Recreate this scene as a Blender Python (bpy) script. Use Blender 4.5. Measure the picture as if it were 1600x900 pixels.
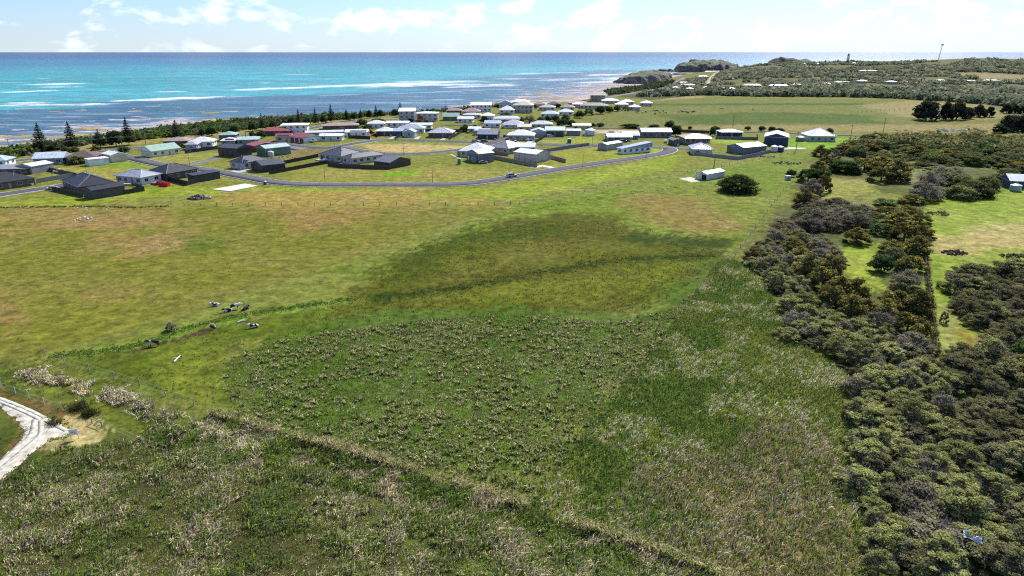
import bpy, bmesh, math, random
import numpy as np
from mathutils import Vector, Matrix

random.seed(7)
RNG = np.random.default_rng(11)
SC = bpy.context.scene
for o in list(bpy.data.objects):
    bpy.data.objects.remove(o)
COL = SC.collection

# ------------------------------------------------------------------ camera, sky, sun, exposure
CAM_Z = 50.0
PITCH = math.radians(19.1)
FPX = 1067.0                      # focal length in pixels of the 1600 px wide survey photograph
cam_d = bpy.data.cameras.new("camera")
cam = bpy.data.objects.new("camera", cam_d)
COL.objects.link(cam)
cam_d.sensor_width = 36.0
cam_d.lens = FPX / 1600.0 * 36.0
cam_d.clip_start = 0.5
cam_d.clip_end = 90000.0
cam.location = (0, 0, CAM_Z)
cam.rotation_euler = (math.pi / 2 - PITCH, 0, 0)
SC.camera = cam

SUN_EL = math.radians(43)
SUN_AZ = math.radians(27)         # right of the viewing direction (+Y)
SUN_V = Vector((math.sin(SUN_AZ) * math.cos(SUN_EL), math.cos(SUN_AZ) * math.cos(SUN_EL), math.sin(SUN_EL)))
sd = bpy.data.lights.new("sun", 'SUN')
sd.energy = 4.7
sd.angle = math.radians(0.53)
sd.color = (1.0, 0.955, 0.88)
sun = bpy.data.objects.new("sun", sd)
COL.objects.link(sun)
sun.rotation_euler = (-SUN_V).to_track_quat('-Z', 'Y').to_euler()
sun.location = (0, 0, 200)


def build_world():
    w = bpy.data.worlds.new("World")
    SC.world = w
    w.use_nodes = True
    nt = w.node_tree
    N, L = nt.nodes, nt.links
    N.clear()
    out = N.new('ShaderNodeOutputWorld')
    bg = N.new('ShaderNodeBackground')
    bg.inputs['Strength'].default_value = 0.088
    sky = N.new('ShaderNodeTexSky')
    sky.sky_type = 'NISHITA'
    sky.sun_disc = False
    sky.sun_elevation = SUN_EL
    sky.sun_rotation = SUN_AZ
    sky.altitude = 50
    sky.air_density = 1.0
    sky.dust_density = 0.4
    sky.ozone_density = 3.0
    tc = N.new('ShaderNodeTexCoord')
    sep = N.new('ShaderNodeSeparateXYZ')
    L.new(tc.outputs['Generated'], sep.inputs[0])

    def math_(op, a, b=None, clamp=False):
        n = N.new('ShaderNodeMath')
        n.operation = op
        n.use_clamp = clamp
        for i, v in enumerate((a, b)):
            if v is None:
                continue
            if isinstance(v, (int, float)):
                n.inputs[i].default_value = v
            else:
                L.new(v, n.inputs[i])
        return n.outputs[0]
    comb = N.new('ShaderNodeCombineXYZ')              # puffs a little wider than tall
    L.new(math_('ADD', sep.outputs['X'], 3.37), comb.inputs[0])
    L.new(sep.outputs['Y'], comb.inputs[1])
    L.new(math_('MULTIPLY', sep.outputs['Z'], 2.1), comb.inputs[2])
    n1 = N.new('ShaderNodeTexNoise')
    n1.inputs['Scale'].default_value = 15.0
    n1.inputs['Detail'].default_value = 9
    n1.inputs['Roughness'].default_value = 0.56
    n1.inputs['Distortion'].default_value = 0.25
    L.new(comb.outputs[0], n1.inputs['Vector'])
    ramp = N.new('ShaderNodeMapRange')
    ramp.interpolation_type = 'SMOOTHSTEP'
    ramp.inputs['From Min'].default_value = 0.49
    ramp.inputs['From Max'].default_value = 0.63
    L.new(n1.outputs['Fac'], ramp.inputs['Value'])
    # angle to the sun: clouds near the sun scatter much more light forward
    vd = N.new('ShaderNodeVectorMath')
    vd.operation = 'DOT_PRODUCT'
    L.new(tc.outputs['Generated'], vd.inputs[0])
    vd.inputs[1].default_value = SUN_V
    phase = math_('POWER', math_('MAXIMUM', vd.outputs['Value'], 0.0), 5.0)
    bright = math_('ADD', 9.4, math_('MULTIPLY', phase, 8.0))
    # shaded cloud undersides from a second, shifted sample
    n2 = N.new('ShaderNodeTexNoise')
    n2.inputs['Scale'].default_value = 19.0
    n2.inputs['Detail'].default_value = 6
    L.new(comb.outputs[0], n2.inputs['Vector'])
    shade = math_('ADD', 0.80, math_('MULTIPLY', n2.outputs['Fac'], 0.44))
    cl = N.new('ShaderNodeMixRGB')
    cl.blend_type = 'MULTIPLY'
    cl.inputs[0].default_value = 1
    cl.inputs[1].default_value = (0.93, 0.99, 1.04, 1)
    L.new(math_('MULTIPLY', bright, shade), cl.inputs[2])
    # seen edge-on near the horizon the scattered puffs close up; overhead there is open sky between them
    hi = N.new('ShaderNodeMapRange')
    hi.interpolation_type = 'SMOOTHSTEP'
    hi.inputs['From Min'].default_value = 0.08
    hi.inputs['From Max'].default_value = 0.45
    hi.inputs['To Min'].default_value = 0.95
    hi.inputs['To Max'].default_value = 0.25
    L.new(sep.outputs['Z'], hi.inputs['Value'])
    cover = hi.outputs[0]
    # thin bright veil towards the sun
    veil = math_('MULTIPLY', phase, 0.35, True)
    fac = math_('MAXIMUM', math_('MULTIPLY', ramp.outputs[0], cover), veil)
    mix = N.new('ShaderNodeMixRGB')
    L.new(fac, mix.inputs[0])
    wb = N.new('ShaderNodeMixRGB')                    # daylight white balance of the camera
    wb.blend_type = 'MULTIPLY'
    wb.inputs[0].default_value = 1
    wb.inputs[2].default_value = (0.72, 0.92, 1.34, 1)
    L.new(sky.outputs[0], wb.inputs[1])
    L.new(wb.outputs[0], mix.inputs[1])
    L.new(cl.outputs[0], mix.inputs[2])
    # pale sea air all round the horizon
    hzn = math_('MULTIPLY', math_('POWER', 2.718, math_('MULTIPLY', math_('ABSOLUTE', sep.outputs['Z']), -26.0)), 0.62)
    mix2 = N.new('ShaderNodeMixRGB')
    L.new(hzn, mix2.inputs[0])
    L.new(mix.outputs[0], mix2.inputs[1])
    mix2.inputs[2].default_value = (6.6, 7.5, 8.1, 1)
    L.new(mix2.outputs[0], bg.inputs['Color'])
    L.new(bg.outputs[0], out.inputs[0])


build_world()
vs = SC.view_settings
vs.view_transform = 'Standard'
vs.look = 'None'
vs.exposure = 0.53
vs.gamma = 1.0
vs.use_curve_mapping = False
SC.cycles.use_denoising = False
SC.cycles.filter_width = 1.15
SC.cycles.max_bounces = 6
SC.cycles.diffuse_bounces = 2
SC.cycles.glossy_bounces = 2
SC.cycles.transparent_max_bounces = 6
SC.cycles.caustics_reflective = False
SC.cycles.caustics_refractive = False
SC.cycles.sample_clamp_indirect = 4.0
SC.cycles.use_light_tree = False

# ------------------------------------------------------------------ small maths
CP, SP = math.cos(PITCH), math.sin(PITCH)
SEA = -5.0


def ray(px, py):
    u, v = (px - 800.0) / FPX, (450.0 - py) / FPX
    return np.array([u, CP + v * SP, -SP + v * CP])


def Gp(px, py, z=0.0):
    d = ray(px, py)
    t = (z - CAM_Z) / d[2]
    return np.array([d[0] * t, d[1] * t])


def sstep(a, b, x):
    t = np.clip((x - a) / (b - a), 0, 1)
    return t * t * (3 - 2 * t)


def hash2(ix, iy, seed=0):
    n = (ix.astype(np.int64) * 374761393 + iy.astype(np.int64) * 668265263 + seed * 974711) & 0x7fffffff
    n = ((n ^ (n >> 13)) * 1274126177) & 0x7fffffff
    return ((n ^ (n >> 16)) & 0xffff) / 65535.0


def vnoise(x, y, seed=0):
    ix, iy = np.floor(x), np.floor(y)
    fx, fy = x - ix, y - iy
    fx, fy = fx * fx * (3 - 2 * fx), fy * fy * (3 - 2 * fy)
    a, b = hash2(ix, iy, seed), hash2(ix + 1, iy, seed)
    c, d = hash2(ix, iy + 1, seed), hash2(ix + 1, iy + 1, seed)
    return (a * (1 - fx) + b * fx) * (1 - fy) + (c * (1 - fx) + d * fx) * fy


def fbm(x, y, seed=0, oct=4):
    s, a, t = 0.0, 1.0, 0.0
    for i in range(oct):
        s = s + a * vnoise(x * 2 ** i, y * 2 ** i, seed + i)
        t += a
        a *= 0.5
    return s / t                                     # 0..1


def seg_dist(x, y, pts, closed=False):
    pts = np.asarray(pts, float)
    best = np.full(np.shape(x), 1e18)
    n = len(pts)
    for i in range(n if closed else n - 1):
        ax, ay = pts[i]
        bx, by = pts[(i + 1) % n]
        dx, dy = bx - ax, by - ay
        t = np.clip(((x - ax) * dx + (y - ay) * dy) / (dx * dx + dy * dy + 1e-9), 0, 1)
        best = np.minimum(best, (x - ax - t * dx) ** 2 + (y - ay - t * dy) ** 2)
    return np.sqrt(best)


def inside(x, y, pts):
    r = np.zeros(np.shape(x), bool)
    n = len(pts)
    j = n - 1
    for i in range(n):
        xi, yi = pts[i]
        xj, yj = pts[j]
        if yi != yj:
            r ^= ((yi > y) != (yj > y)) & (x < (xj - xi) * (y - yi) / (yj - yi) + xi)
        j = i
    return r


def sdist(x, y, pts):                                # positive inside
    d = seg_dist(x, y, pts, True)
    return np.where(inside(x, y, pts), d, -d)


# ------------------------------------------------------------------ land shape
SHORE_PX = [(-500, 330), (-200, 262), (0, 228), (100, 216), (220, 200), (320, 189), (400, 184), (445, 181), (496, 178), (537, 177), (606, 175),
            (687, 170), (737, 165.5), (800, 161), (860, 157.5), (899, 155), (917, 152), (942, 148), (958, 142.5), (985, 138), (1015, 128), (1050, 119), (1075, 114)]
LAND = [tuple(Gp(a, b, 0.3 if a < 700 else (0.0 if a < 900 else -2.0))) for a, b in SHORE_PX]     # the sightline grazes the scrub tops there
LAND += [(640, 2120), (900, 2080), (1500, 2150), (3200, 2200), (3200, -200), (-900, -200)]


def height(x, y):
    x, y = np.asarray(x, float), np.asarray(y, float)
    s = sdist(x, y, LAND)
    coast = -4.7 + 4.7 * sstep(2, 24, s) + np.clip(s, -170, 0) * (0.0034 + 0.006 * np.exp(-((x + 150) / 90) ** 2))
    r = x / np.maximum(y, 1)
    east = sstep(0.17, 0.36, r) * sstep(20, 200, s)
    prof = sstep(850, 1850, y)
    hill = east * prof * (17 + 15 * sstep(0.5, 0.68, r) + 9 * np.exp(-((x - 940) / 130) ** 2) + 7 * (fbm(x / 190, y / 190, 5, 3) - 0.5) * 2)
    near = 0.22 * (fbm(x / 9, y / 9, 3, 3) - 0.5) + 0.5 * (fbm(x / 60, y / 60, 9, 2) - 0.5)
    near = near * sstep(8, 40, s)
    rocks = (fbm(x / 16, y / 9, 21, 4) - 0.5) * 1.2 * (1 - sstep(0, 25, s))
    return coast + hill + near + rocks


_TS = np.concatenate([np.geomspace(45, 2050, 900)])


def G(px, py):
    """photograph pixel -> point on the land"""
    d = ray(px, py)
    d = d / math.hypot(d[0], d[1])
    xs, ys, zs = d[0] * _TS, d[1] * _TS, CAM_Z + d[2] * _TS
    hh = height(xs, ys)
    k = np.argmax(zs < hh)
    if zs[k] >= hh[k]:
        t = _TS[-1]
    elif k > 0:
        a, b = zs[k - 1] - hh[k - 1], hh[k] - zs[k]
        t = _TS[k - 1] + (_TS[k] - _TS[k - 1]) * a / max(a + b, 1e-6)
    else:
        t = _TS[0]
    x, y = d[0] * t, d[1] * t
    return np.array([x, y, float(height(x, y))])


def Gs(pts):
    return [tuple(G(a, b)[:2]) for a, b in pts]


def hz(x, y):
    return float(height(np.array(x), np.array(y)))


def px_per_m(p):
    p = np.asarray(p, float)
    return FPX / (p[1] * CP + (CAM_Z - p[2]) * SP)


# ------------------------------------------------------------------ materials
MATS = {}


def new_mat(name):
    m = bpy.data.materials.new(name)
    m.use_nodes = True
    nt = m.node_tree
    nt.nodes.clear()
    return m, nt.nodes, nt.links


def simple(name, col, rough=0.7, metal=0.0, var=0.18, scale=1.5, bump=0.0, spec=0.3):
    """painted / metal / timber surface with uneven tone"""
    key = (name, tuple(col), rough)
    if key in MATS:
        return MATS[key]
    m, N, L = new_mat(name)
    out = N.new('ShaderNodeOutputMaterial')
    b = N.new('ShaderNodeBsdfPrincipled')
    b.inputs['Roughness'].default_value = rough
    b.inputs['Metallic'].default_value = metal
    b.inputs['Specular IOR Level'].default_value = spec
    tc = N.new('ShaderNodeTexCoord')
    n = N.new('ShaderNodeTexNoise')
    n.inputs['Scale'].default_value = scale
    n.inputs['Detail'].default_value = 5
    L.new(tc.outputs['Object'], n.inputs['Vector'])
    mr = N.new('ShaderNodeMapRange')
    mr.inputs['From Min'].default_value = 0.3
    mr.inputs['From Max'].default_value = 0.7
    mr.inputs['To Min'].default_value = 1 - var
    mr.inputs['To Max'].default_value = 1 + var
    L.new(n.outputs['Fac'], mr.inputs['Value'])
    mx = N.new('ShaderNodeMixRGB')
    mx.blend_type = 'MULTIPLY'
    mx.inputs[0].default_value = 1
    mx.inputs[1].default_value = (*col, 1)
    L.new(mr.outputs[0], mx.inputs[2])
    L.new(mx.outputs[0], b.inputs['Base Color'])
    if bump:
        bp = N.new('ShaderNodeBump')
        bp.inputs['Strength'].default_value = bump
        bp.inputs['Distance'].default_value = 0.05
        L.new(n.outputs['Fac'], bp.inputs['Height'])
        L.new(bp.outputs[0], b.inputs['Normal'])
    L.new(b.outputs[0], out.inputs[0])
    MATS[key] = m
    return m


def sheet_metal(name, col, rough=0.45, period=0.25):
    """ribbed steel sheet (roofs, sheds): ribs as relief, faint streaks"""
    key = ('sheet', name, tuple(col))
    if key in MATS:
        return MATS[key]
    m, N, L = new_mat(name)
    out = N.new('ShaderNodeOutputMaterial')
    b = N.new('ShaderNodeBsdfPrincipled')
    b.inputs['Roughness'].default_value = rough
    b.inputs['Specular IOR Level'].default_value = 0.35
    tc = N.new('ShaderNodeTexCoord')
    n = N.new('ShaderNodeTexNoise')
    n.inputs['Scale'].default_value = 0.6
    n.inputs['Detail'].default_value = 6
    L.new(tc.outputs['Object'], n.inputs['Vector'])
    mr = N.new('ShaderNodeMapRange')
    mr.inputs['From Min'].default_value = 0.3
    mr.inputs['From Max'].default_value = 0.7
    mr.inputs['To Min'].default_value = 0.84
    mr.inputs['To Max'].default_value = 1.1
    L.new(n.outputs['Fac'], mr.inputs['Value'])
    mx = N.new('ShaderNodeMixRGB')
    mx.blend_type = 'MULTIPLY'
    mx.inputs[0].default_value = 1
    mx.inputs[1].default_value = (*col, 1)
    L.new(mr.outputs[0], mx.inputs[2])
    L.new(mx.outputs[0], b.inputs['Base Color'])
    # run-off streaks down the sheets
    mp = N.new('ShaderNodeMapping')
    mp.inputs['Scale'].default_value = (2.2, 0.25, 0.25)
    L.new(tc.outputs['Object'], mp.inputs['Vector'])
    n3 = N.new('ShaderNodeTexNoise')
    n3.inputs['Scale'].default_value = 1.0
    n3.inputs['Detail'].default_value = 4
    L.new(mp.outputs[0], n3.inputs['Vector'])
    mr3 = N.new('ShaderNodeMapRange')
    mr3.inputs['From Min'].default_value = 0.3
    mr3.inputs['From Max'].default_value = 0.7
    mr3.inputs['To Min'].default_value = 0.74
    mr3.inputs['To Max'].default_value = 1.12
    L.new(n3.outputs['Fac'], mr3.inputs['Value'])
    mx3 = N.new('ShaderNodeMixRGB')
    mx3.blend_type = 'MULTIPLY'
    mx3.inputs[0].default_value = 1
    L.new(mx.outputs[0], mx3.inputs[1])
    L.new(mr3.outputs[0], mx3.inputs[2])
    L.new(mx3.outputs[0], b.inputs['Base Color'])
    wv = N.new('ShaderNodeTexWave')
    wv.bands_direction = 'X'
    wv.inputs['Scale'].default_value = 1.2
    L.new(tc.outputs['Object'], wv.inputs['Vector'])
    bp = N.new('ShaderNodeBump')
    bp.inputs['Strength'].default_value = 0.35
    bp.inputs['Distance'].default_value = 0.04
    L.new(wv.outputs['Fac'], bp.inputs['Height'])
    L.new(bp.outputs[0], b.inputs['Normal'])
    L.new(b.outputs[0], out.inputs[0])
    MATS[key] = m
    return m


def leaf_mat(name, trans=0.35, var=0.35, up=0.6):
    """leaves and blades: colour from the 'col' attribute, shifted per plant, light passes through"""
    if name in MATS:
        return MATS[name]
    m, N, L = new_mat(name)
    out = N.new('ShaderNodeOutputMaterial')
    at = N.new('ShaderNodeAttribute')
    at.attribute_name = 'col'
    oi = N.new('ShaderNodeObjectInfo')
    mr = N.new('ShaderNodeMapRange')
    mr.inputs['To Min'].default_value = 1 - var
    mr.inputs['To Max'].default_value = 1 + var
    L.new(oi.outputs['Random'], mr.inputs['Value'])
    mx = N.new('ShaderNodeMixRGB')
    mx.blend_type = 'MULTIPLY'
    mx.inputs[0].default_value = 1
    L.new(at.outputs['Color'], mx.inputs[1])
    L.new(mr.outputs[0], mx.inputs[2])
    d = N.new('ShaderNodeBsdfDiffuse')
    t = N.new('ShaderNodeBsdfTranslucent')
    geo = N.new('ShaderNodeNewGeometry')
    sc = N.new('ShaderNodeVectorMath')
    sc.operation = 'SCALE'
    sc.inputs['Scale'].default_value = 1.0
    L.new(geo.outputs['Normal'], sc.inputs[0])
    ad = N.new('ShaderNodeVectorMath')
    ad.operation = 'ADD'
    L.new(sc.outputs[0], ad.inputs[0])
    ad.inputs[1].default_value = (0, 0, up)
    nm = N.new('ShaderNodeVectorMath')
    nm.operation = 'NORMALIZE'
    L.new(ad.outputs[0], nm.inputs[0])
    L.new(nm.outputs[0], d.inputs['Normal'])
    L.new(mx.outputs[0], d.inputs['Color'])
    L.new(mx.outputs[0], t.inputs['Color'])
    ms = N.new('ShaderNodeMixShader')
    ms.inputs[0].default_value = trans
    L.new(d.outputs[0], ms.inputs[1])
    L.new(t.outputs[0], ms.inputs[2])
    L.new(ms.outputs[0], out.inputs[0])
    MATS[name] = m
    return m


def ground_mat():
    m, N, L = new_mat('pasture_ground')
    out = N.new('ShaderNodeOutputMaterial')
    b = N.new('ShaderNodeBsdfPrincipled')
    b.inputs['Roughness'].default_value = 0.95
    b.inputs['Specular IOR Level'].default_value = 0.05
    at = N.new('ShaderNodeAttribute')
    at.attribute_name = 'col'
    geo = N.new('ShaderNodeNewGeometry')

    def noise(scale, detail, rough=0.6, dist=0.0):
        n = N.new('ShaderNodeTexNoise')
        n.inputs['Scale'].default_value = scale
        n.inputs['Detail'].default_value = detail
        n.inputs['Roughness'].default_value = rough
        n.inputs['Distortion'].default_value = dist
        L.new(geo.outputs['Position'], n.inputs['Vector'])
        return n.outputs['Fac']

    def rng(v, a, b_, lo=0.3, hi=0.7):
        mr = N.new('ShaderNodeMapRange')
        mr.inputs['From Min'].default_value = lo
        mr.inputs['From Max'].default_value = hi
        mr.inputs['To Min'].default_value = a
        mr.inputs['To Max'].default_value = b_
        L.new(v, mr.inputs['Value'])
        return mr.outputs[0]

    def mixc(kind, fac, a, b_):
        x = N.new('ShaderNodeMixRGB')
        x.blend_type = kind
        for i, v in enumerate((fac, a, b_)):
            if isinstance(v, (int, float)):
                x.inputs[i].default_value = v
            elif isinstance(v, tuple):
                x.inputs[i].default_value = v
            else:
                L.new(v, x.inputs[i])
        return x.outputs[0]
    fine = noise(0.9, 10, 0.82, 0.6)
    mid = noise(0.33, 6, 0.65, 0.3)
    big = noise(0.045, 5, 0.6, 0.4)
    c = mixc('MULTIPLY', 1.0, at.outputs['Color'], rng(fine, 0.42, 1.58))
    c = mixc('MULTIPLY', 1.0, c, rng(mid, 0.52, 1.48))
    dung = noise(0.55, 3, 0.5)
    c = mixc('MULTIPLY', 1.0, c, rng(dung, 1.0, 0.45, 0.70, 0.76))
    # straw coming through the sward in drifts
    hs = N.new('ShaderNodeHueSaturation')
    hs.inputs['Hue'].default_value = 0.465
    hs.inputs['Saturation'].default_value = 0.88
    hs.inputs['Value'].default_value = 1.25
    L.new(c, hs.inputs['Color'])
    c = mixc('MIX', rng(big, 0.0, 0.6, 0.42, 0.68), c, hs.outputs[0])
    L.new(c, b.inputs['Base Color'])
    bp = N.new('ShaderNodeBump')
    bp.inputs['Strength'].default_value = 0.55
    bp.inputs['Distance'].default_value = 0.22
    L.new(fine, bp.inputs['Height'])
    L.new(bp.outputs[0], b.inputs['Normal'])
    L.new(b.outputs[0], out.inputs[0])
    return m


def sea_mat():
    m, N, L = new_mat('sea_water')
    out = N.new('ShaderNodeOutputMaterial')
    b = N.new('ShaderNodeBsdfPrincipled')
    b.inputs['IOR'].default_value = 1.33
    at = N.new('ShaderNodeAttribute')
    at.attribute_name = 'col'
    fo = N.new('ShaderNodeAttribute')
    fo.attribute_name = 'foam'
    geo = N.new('ShaderNodeNewGeometry')

    def noise(scale, detail, sx=1.0, sy=1.0, rough=0.6):
        mp = N.new('ShaderNodeMapping')
        mp.inputs['Scale'].default_value = (sx, sy, 1)
        mp.inputs['Rotation'].default_value = (0, 0, 0.12)
        L.new(geo.outputs['Position'], mp.inputs['Vector'])
        n = N.new('ShaderNodeTexNoise')
        n.inputs['Scale'].default_value = scale
        n.inputs['Detail'].default_value = detail
        n.inputs['Roughness'].default_value = rough
        L.new(mp.outputs[0], n.inputs['Vector'])
        return n.outputs['Fac']

    def rng(v, a, b_, lo, hi, smooth=False):
        mr = N.new('ShaderNodeMapRange')
        if smooth:
            mr.interpolation_type = 'SMOOTHSTEP'
        mr.inputs['From Min'].default_value = lo
        mr.inputs['From Max'].default_value = hi
        mr.inputs['To Min'].default_value = a
        mr.inputs['To Max'].default_value = b_
        L.new(v, mr.inputs['Value'])
        return mr.outputs[0]

    def mm(op, a, b_):
        n = N.new('ShaderNodeMath')
        n.operation = op
        n.use_clamp = True
        for i, v in enumerate((a, b_)):
            if isinstance(v, (int, float)):
                n.inputs[i].default_value = v
            else:
                L.new(v, n.inputs[i])
        return n.outputs[0]
    swell = noise(0.012, 6, 0.35, 1.0)
    chop = noise(0.11, 7, 0.45, 1.0, 0.65)
    tone = N.new('ShaderNodeMixRGB')
    tone.blend_type = 'MULTIPLY'
    tone.inputs[0].default_value = 1
    L.new(at.outputs['Color'], tone.inputs[1])
    L.new(mm('MULTIPLY', rng(swell, 0.32, 0.68, 0.3, 0.7), 2.0), tone.inputs[2])
    tone2 = N.new('ShaderNodeMixRGB')
    tone2.blend_type = 'MULTIPLY'
    tone2.inputs[0].default_value = 1
    L.new(tone.outputs[0], tone2.inputs[1])
    L.new(rng(chop, 0.45, 1.55, 0.3, 0.7), tone2.inputs[2])
    caps = rng(noise(0.035, 8, 0.4, 1.3, 0.7), 0.0, 1.0, 0.705, 0.74, True)
    frag = rng(noise(0.07, 8, 0.45, 1.2, 0.7), 0.0, 1.0, 0.32, 0.60, True)
    foam = mm('MAXIMUM', mm('MULTIPLY', fo.outputs['Fac'], frag), mm('MULTIPLY', caps, 0.75))
    mx = N.new('ShaderNodeMixRGB')
    L.new(foam, mx.inputs[0])
    L.new(tone2.outputs[0], mx.inputs[1])
    mx.inputs[2].default_value = (0.82, 0.86, 0.86, 1)
    L.new(mx.outputs[0], b.inputs['Base Color'])
    L.new(rng(foam, 0.22, 0.8, 0, 1), b.inputs['Roughness'])
    b.inputs['Specular IOR Level'].default_value = 0.03
    bp = N.new('ShaderNodeBump')
    bp.inputs['Strength'].default_value = 1.0
    bp.inputs['Distance'].default_value = 2.2
    L.new(noise(0.16, 6, 0.5, 1.0, 0.6), bp.inputs['Height'])
    L.new(bp.outputs[0], b.inputs['Normal'])
    # sun glitter off the steep little waves, far brighter towards the sun
    gl = N.new('ShaderNodeBsdfGlossy')
    gl.distribution = 'BECKMANN'
    gl.inputs['Roughness'].default_value = 0.46
    gl.inputs['Color'].default_value = (1, 1, 1, 1)
    L.new(bp.outputs[0], gl.inputs['Normal'])
    ms = N.new('ShaderNodeMixShader')
    spark = rng(noise(0.05, 8, 0.5, 1.2, 0.75), 0.0, 0.13, 0.42, 0.70)
    L.new(spark, ms.inputs[0])
    L.new(b.outputs[0], ms.inputs[1])
    L.new(gl.outputs[0], ms.inputs[2])
    L.new(ms.outputs[0], out.inputs[0])
    return m


def rock_mat():
    m, N, L = new_mat('cliff_rock')
    out = N.new('ShaderNodeOutputMaterial')
    b = N.new('ShaderNodeBsdfPrincipled')
    b.inputs['Roughness'].default_value = 0.95
    geo = N.new('ShaderNodeNewGeometry')
    sp = N.new('ShaderNodeSeparateXYZ')
    L.new(geo.outputs['True Normal'], sp.inputs[0])
    n = N.new('ShaderNodeTexNoise')
    n.inputs['Scale'].default_value = 0.16
    n.inputs['Detail'].default_value = 10
    L.new(geo.outputs['Position'], n.inputs['Vector'])
    r1 = N.new('ShaderNodeValToRGB')
    r1.color_ramp.elements[0].position = 0.35
    r1.color_ramp.elements[0].color = (0.07, 0.063, 0.06, 1)
    r1.color_ramp.elements[1].position = 0.68
    r1.color_ramp.elements[1].color = (0.24, 0.20, 0.165, 1)
    L.new(n.outputs['Fac'], r1.inputs[0])
    ad = N.new('ShaderNodeMath')
    ad.operation = 'ADD'
    L.new(sp.outputs['Z'], ad.inputs[0])
    sc = N.new('ShaderNodeMath')
    sc.operation = 'MULTIPLY'
    L.new(n.outputs['Fac'], sc.inputs[0])
    sc.inputs[1].default_value = 0.5
    L.new(sc.outputs[0], ad.inputs[1])
    mr = N.new('ShaderNodeMapRange')
    mr.inputs['From Min'].default_value = 0.86
    mr.inputs['From Max'].default_value = 1.02
    L.new(ad.outputs[0], mr.inputs['Value'])
    mx = N.new('ShaderNodeMixRGB')
    L.new(mr.outputs[0], mx.inputs[0])
    L.new(r1.outputs[0], mx.inputs[1])
    mx.inputs[2].default_value = (0.105, 0.12, 0.062, 1)
    L.new(mx.outputs[0], b.inputs['Base Color'])
    bp = N.new('ShaderNodeBump')
    bp.inputs['Distance'].default_value = 2.5
    L.new(n.outputs['Fac'], bp.inputs['Height'])
    L.new(bp.outputs[0], b.inputs['Normal'])
    L.new(b.outputs[0], out.inputs[0])
    return m


def patch_mat(name, a, b_, scale, thr=0.5, soft=0.02, rough=0.8):
    """two-tone hide or mottled surface"""
    m, N, L = new_mat(name)
    out = N.new('ShaderNodeOutputMaterial')
    p = N.new('ShaderNodeBsdfPrincipled')
    p.inputs['Roughness'].default_value = rough
    tc = N.new('ShaderNodeTexCoord')
    oi = N.new('ShaderNodeObjectInfo')
    ad = N.new('ShaderNodeVectorMath')
    ad.operation = 'ADD'
    ml = N.new('ShaderNodeMath')
    ml.operation = 'MULTIPLY'
    ml.inputs[1].default_value = 37.0
    L.new(oi.outputs['Random'], ml.inputs[0])
    L.new(tc.outputs['Object'], ad.inputs[0])
    L.new(ml.outputs[0], ad.inputs[1])
    n = N.new('ShaderNodeTexNoise')
    n.inputs['Scale'].default_value = scale
    n.inputs['Detail'].default_value = 2
    L.new(ad.outputs[0], n.inputs['Vector'])
    mr = N.new('ShaderNodeMapRange')
    mr.inputs['From Min'].default_value = thr - soft
    mr.inputs['From Max'].default_value = thr + soft
    L.new(n.outputs['Fac'], mr.inputs['Value'])
    mx = N.new('ShaderNodeMixRGB')
    L.new(mr.outputs[0], mx.inputs[0])
    mx.inputs[1].default_value = (*a, 1)
    mx.inputs[2].default_value = (*b_, 1)
    L.new(mx.outputs[0], p.inputs['Base Color'])
    L.new(p.outputs[0], out.inputs[0])
    return m


# ------------------------------------------------------------------ object helpers
def link(o, parent=None):
    COL.objects.link(o)
    if parent is not None:
        o.parent = parent
    return o


def tag(o, label=None, cat=None, group=None, kind=None):
    if label:
        o['label'] = label
    if cat:
        o['category'] = cat
    if group:
        o['group'] = group
    if kind:
        o['kind'] = kind
    return o


def empty(name, loc, rz=0.0, label=None, cat=None, group=None):
    o = bpy.data.objects.new(name, None)
    o.empty_display_size = 0.5
    link(o)
    o.location = loc
    o.rotation_euler = (0, 0, rz)
    return tag(o, label, cat, group)


def mesh_np(name, V, F, col=None, mat=None, smooth=False, extra=None):
    """V (n,3); F (m,k) all faces with k corners"""
    V = np.asarray(V, np.float32)
    F = np.asarray(F, np.int32)
    me = bpy.data.meshes.new(name)
    me.vertices.add(len(V))
    me.vertices.foreach_set('co', V.ravel())
    k = F.shape[1]
    me.loops.add(F.size)
    me.loops.foreach_set('vertex_index', F.ravel())
    me.polygons.add(len(F))
    me.polygons.foreach_set('loop_start', np.arange(0, F.size, k, dtype=np.int32))
    me.polygons.foreach_set('loop_total', np.full(len(F), k, np.int32))
    if smooth:
        me.polygons.foreach_set('use_smooth', np.ones(len(F), bool))
    if col is not None:
        a = me.color_attributes.new('col', 'FLOAT_COLOR', 'POINT')
        c4 = np.ones((len(V), 4), np.float32)
        c4[:, :3] = col
        a.data.foreach_set('color', c4.ravel())
    for nm, arr in (extra or {}).items():
        a = me.attributes.new(nm, 'FLOAT', 'POINT')
        a.data.foreach_set('value', np.asarray(arr, np.float32))
    me.update(calc_edges=True)
    me.validate()
    if mat:
        me.materials.append(mat)
    return me


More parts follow.
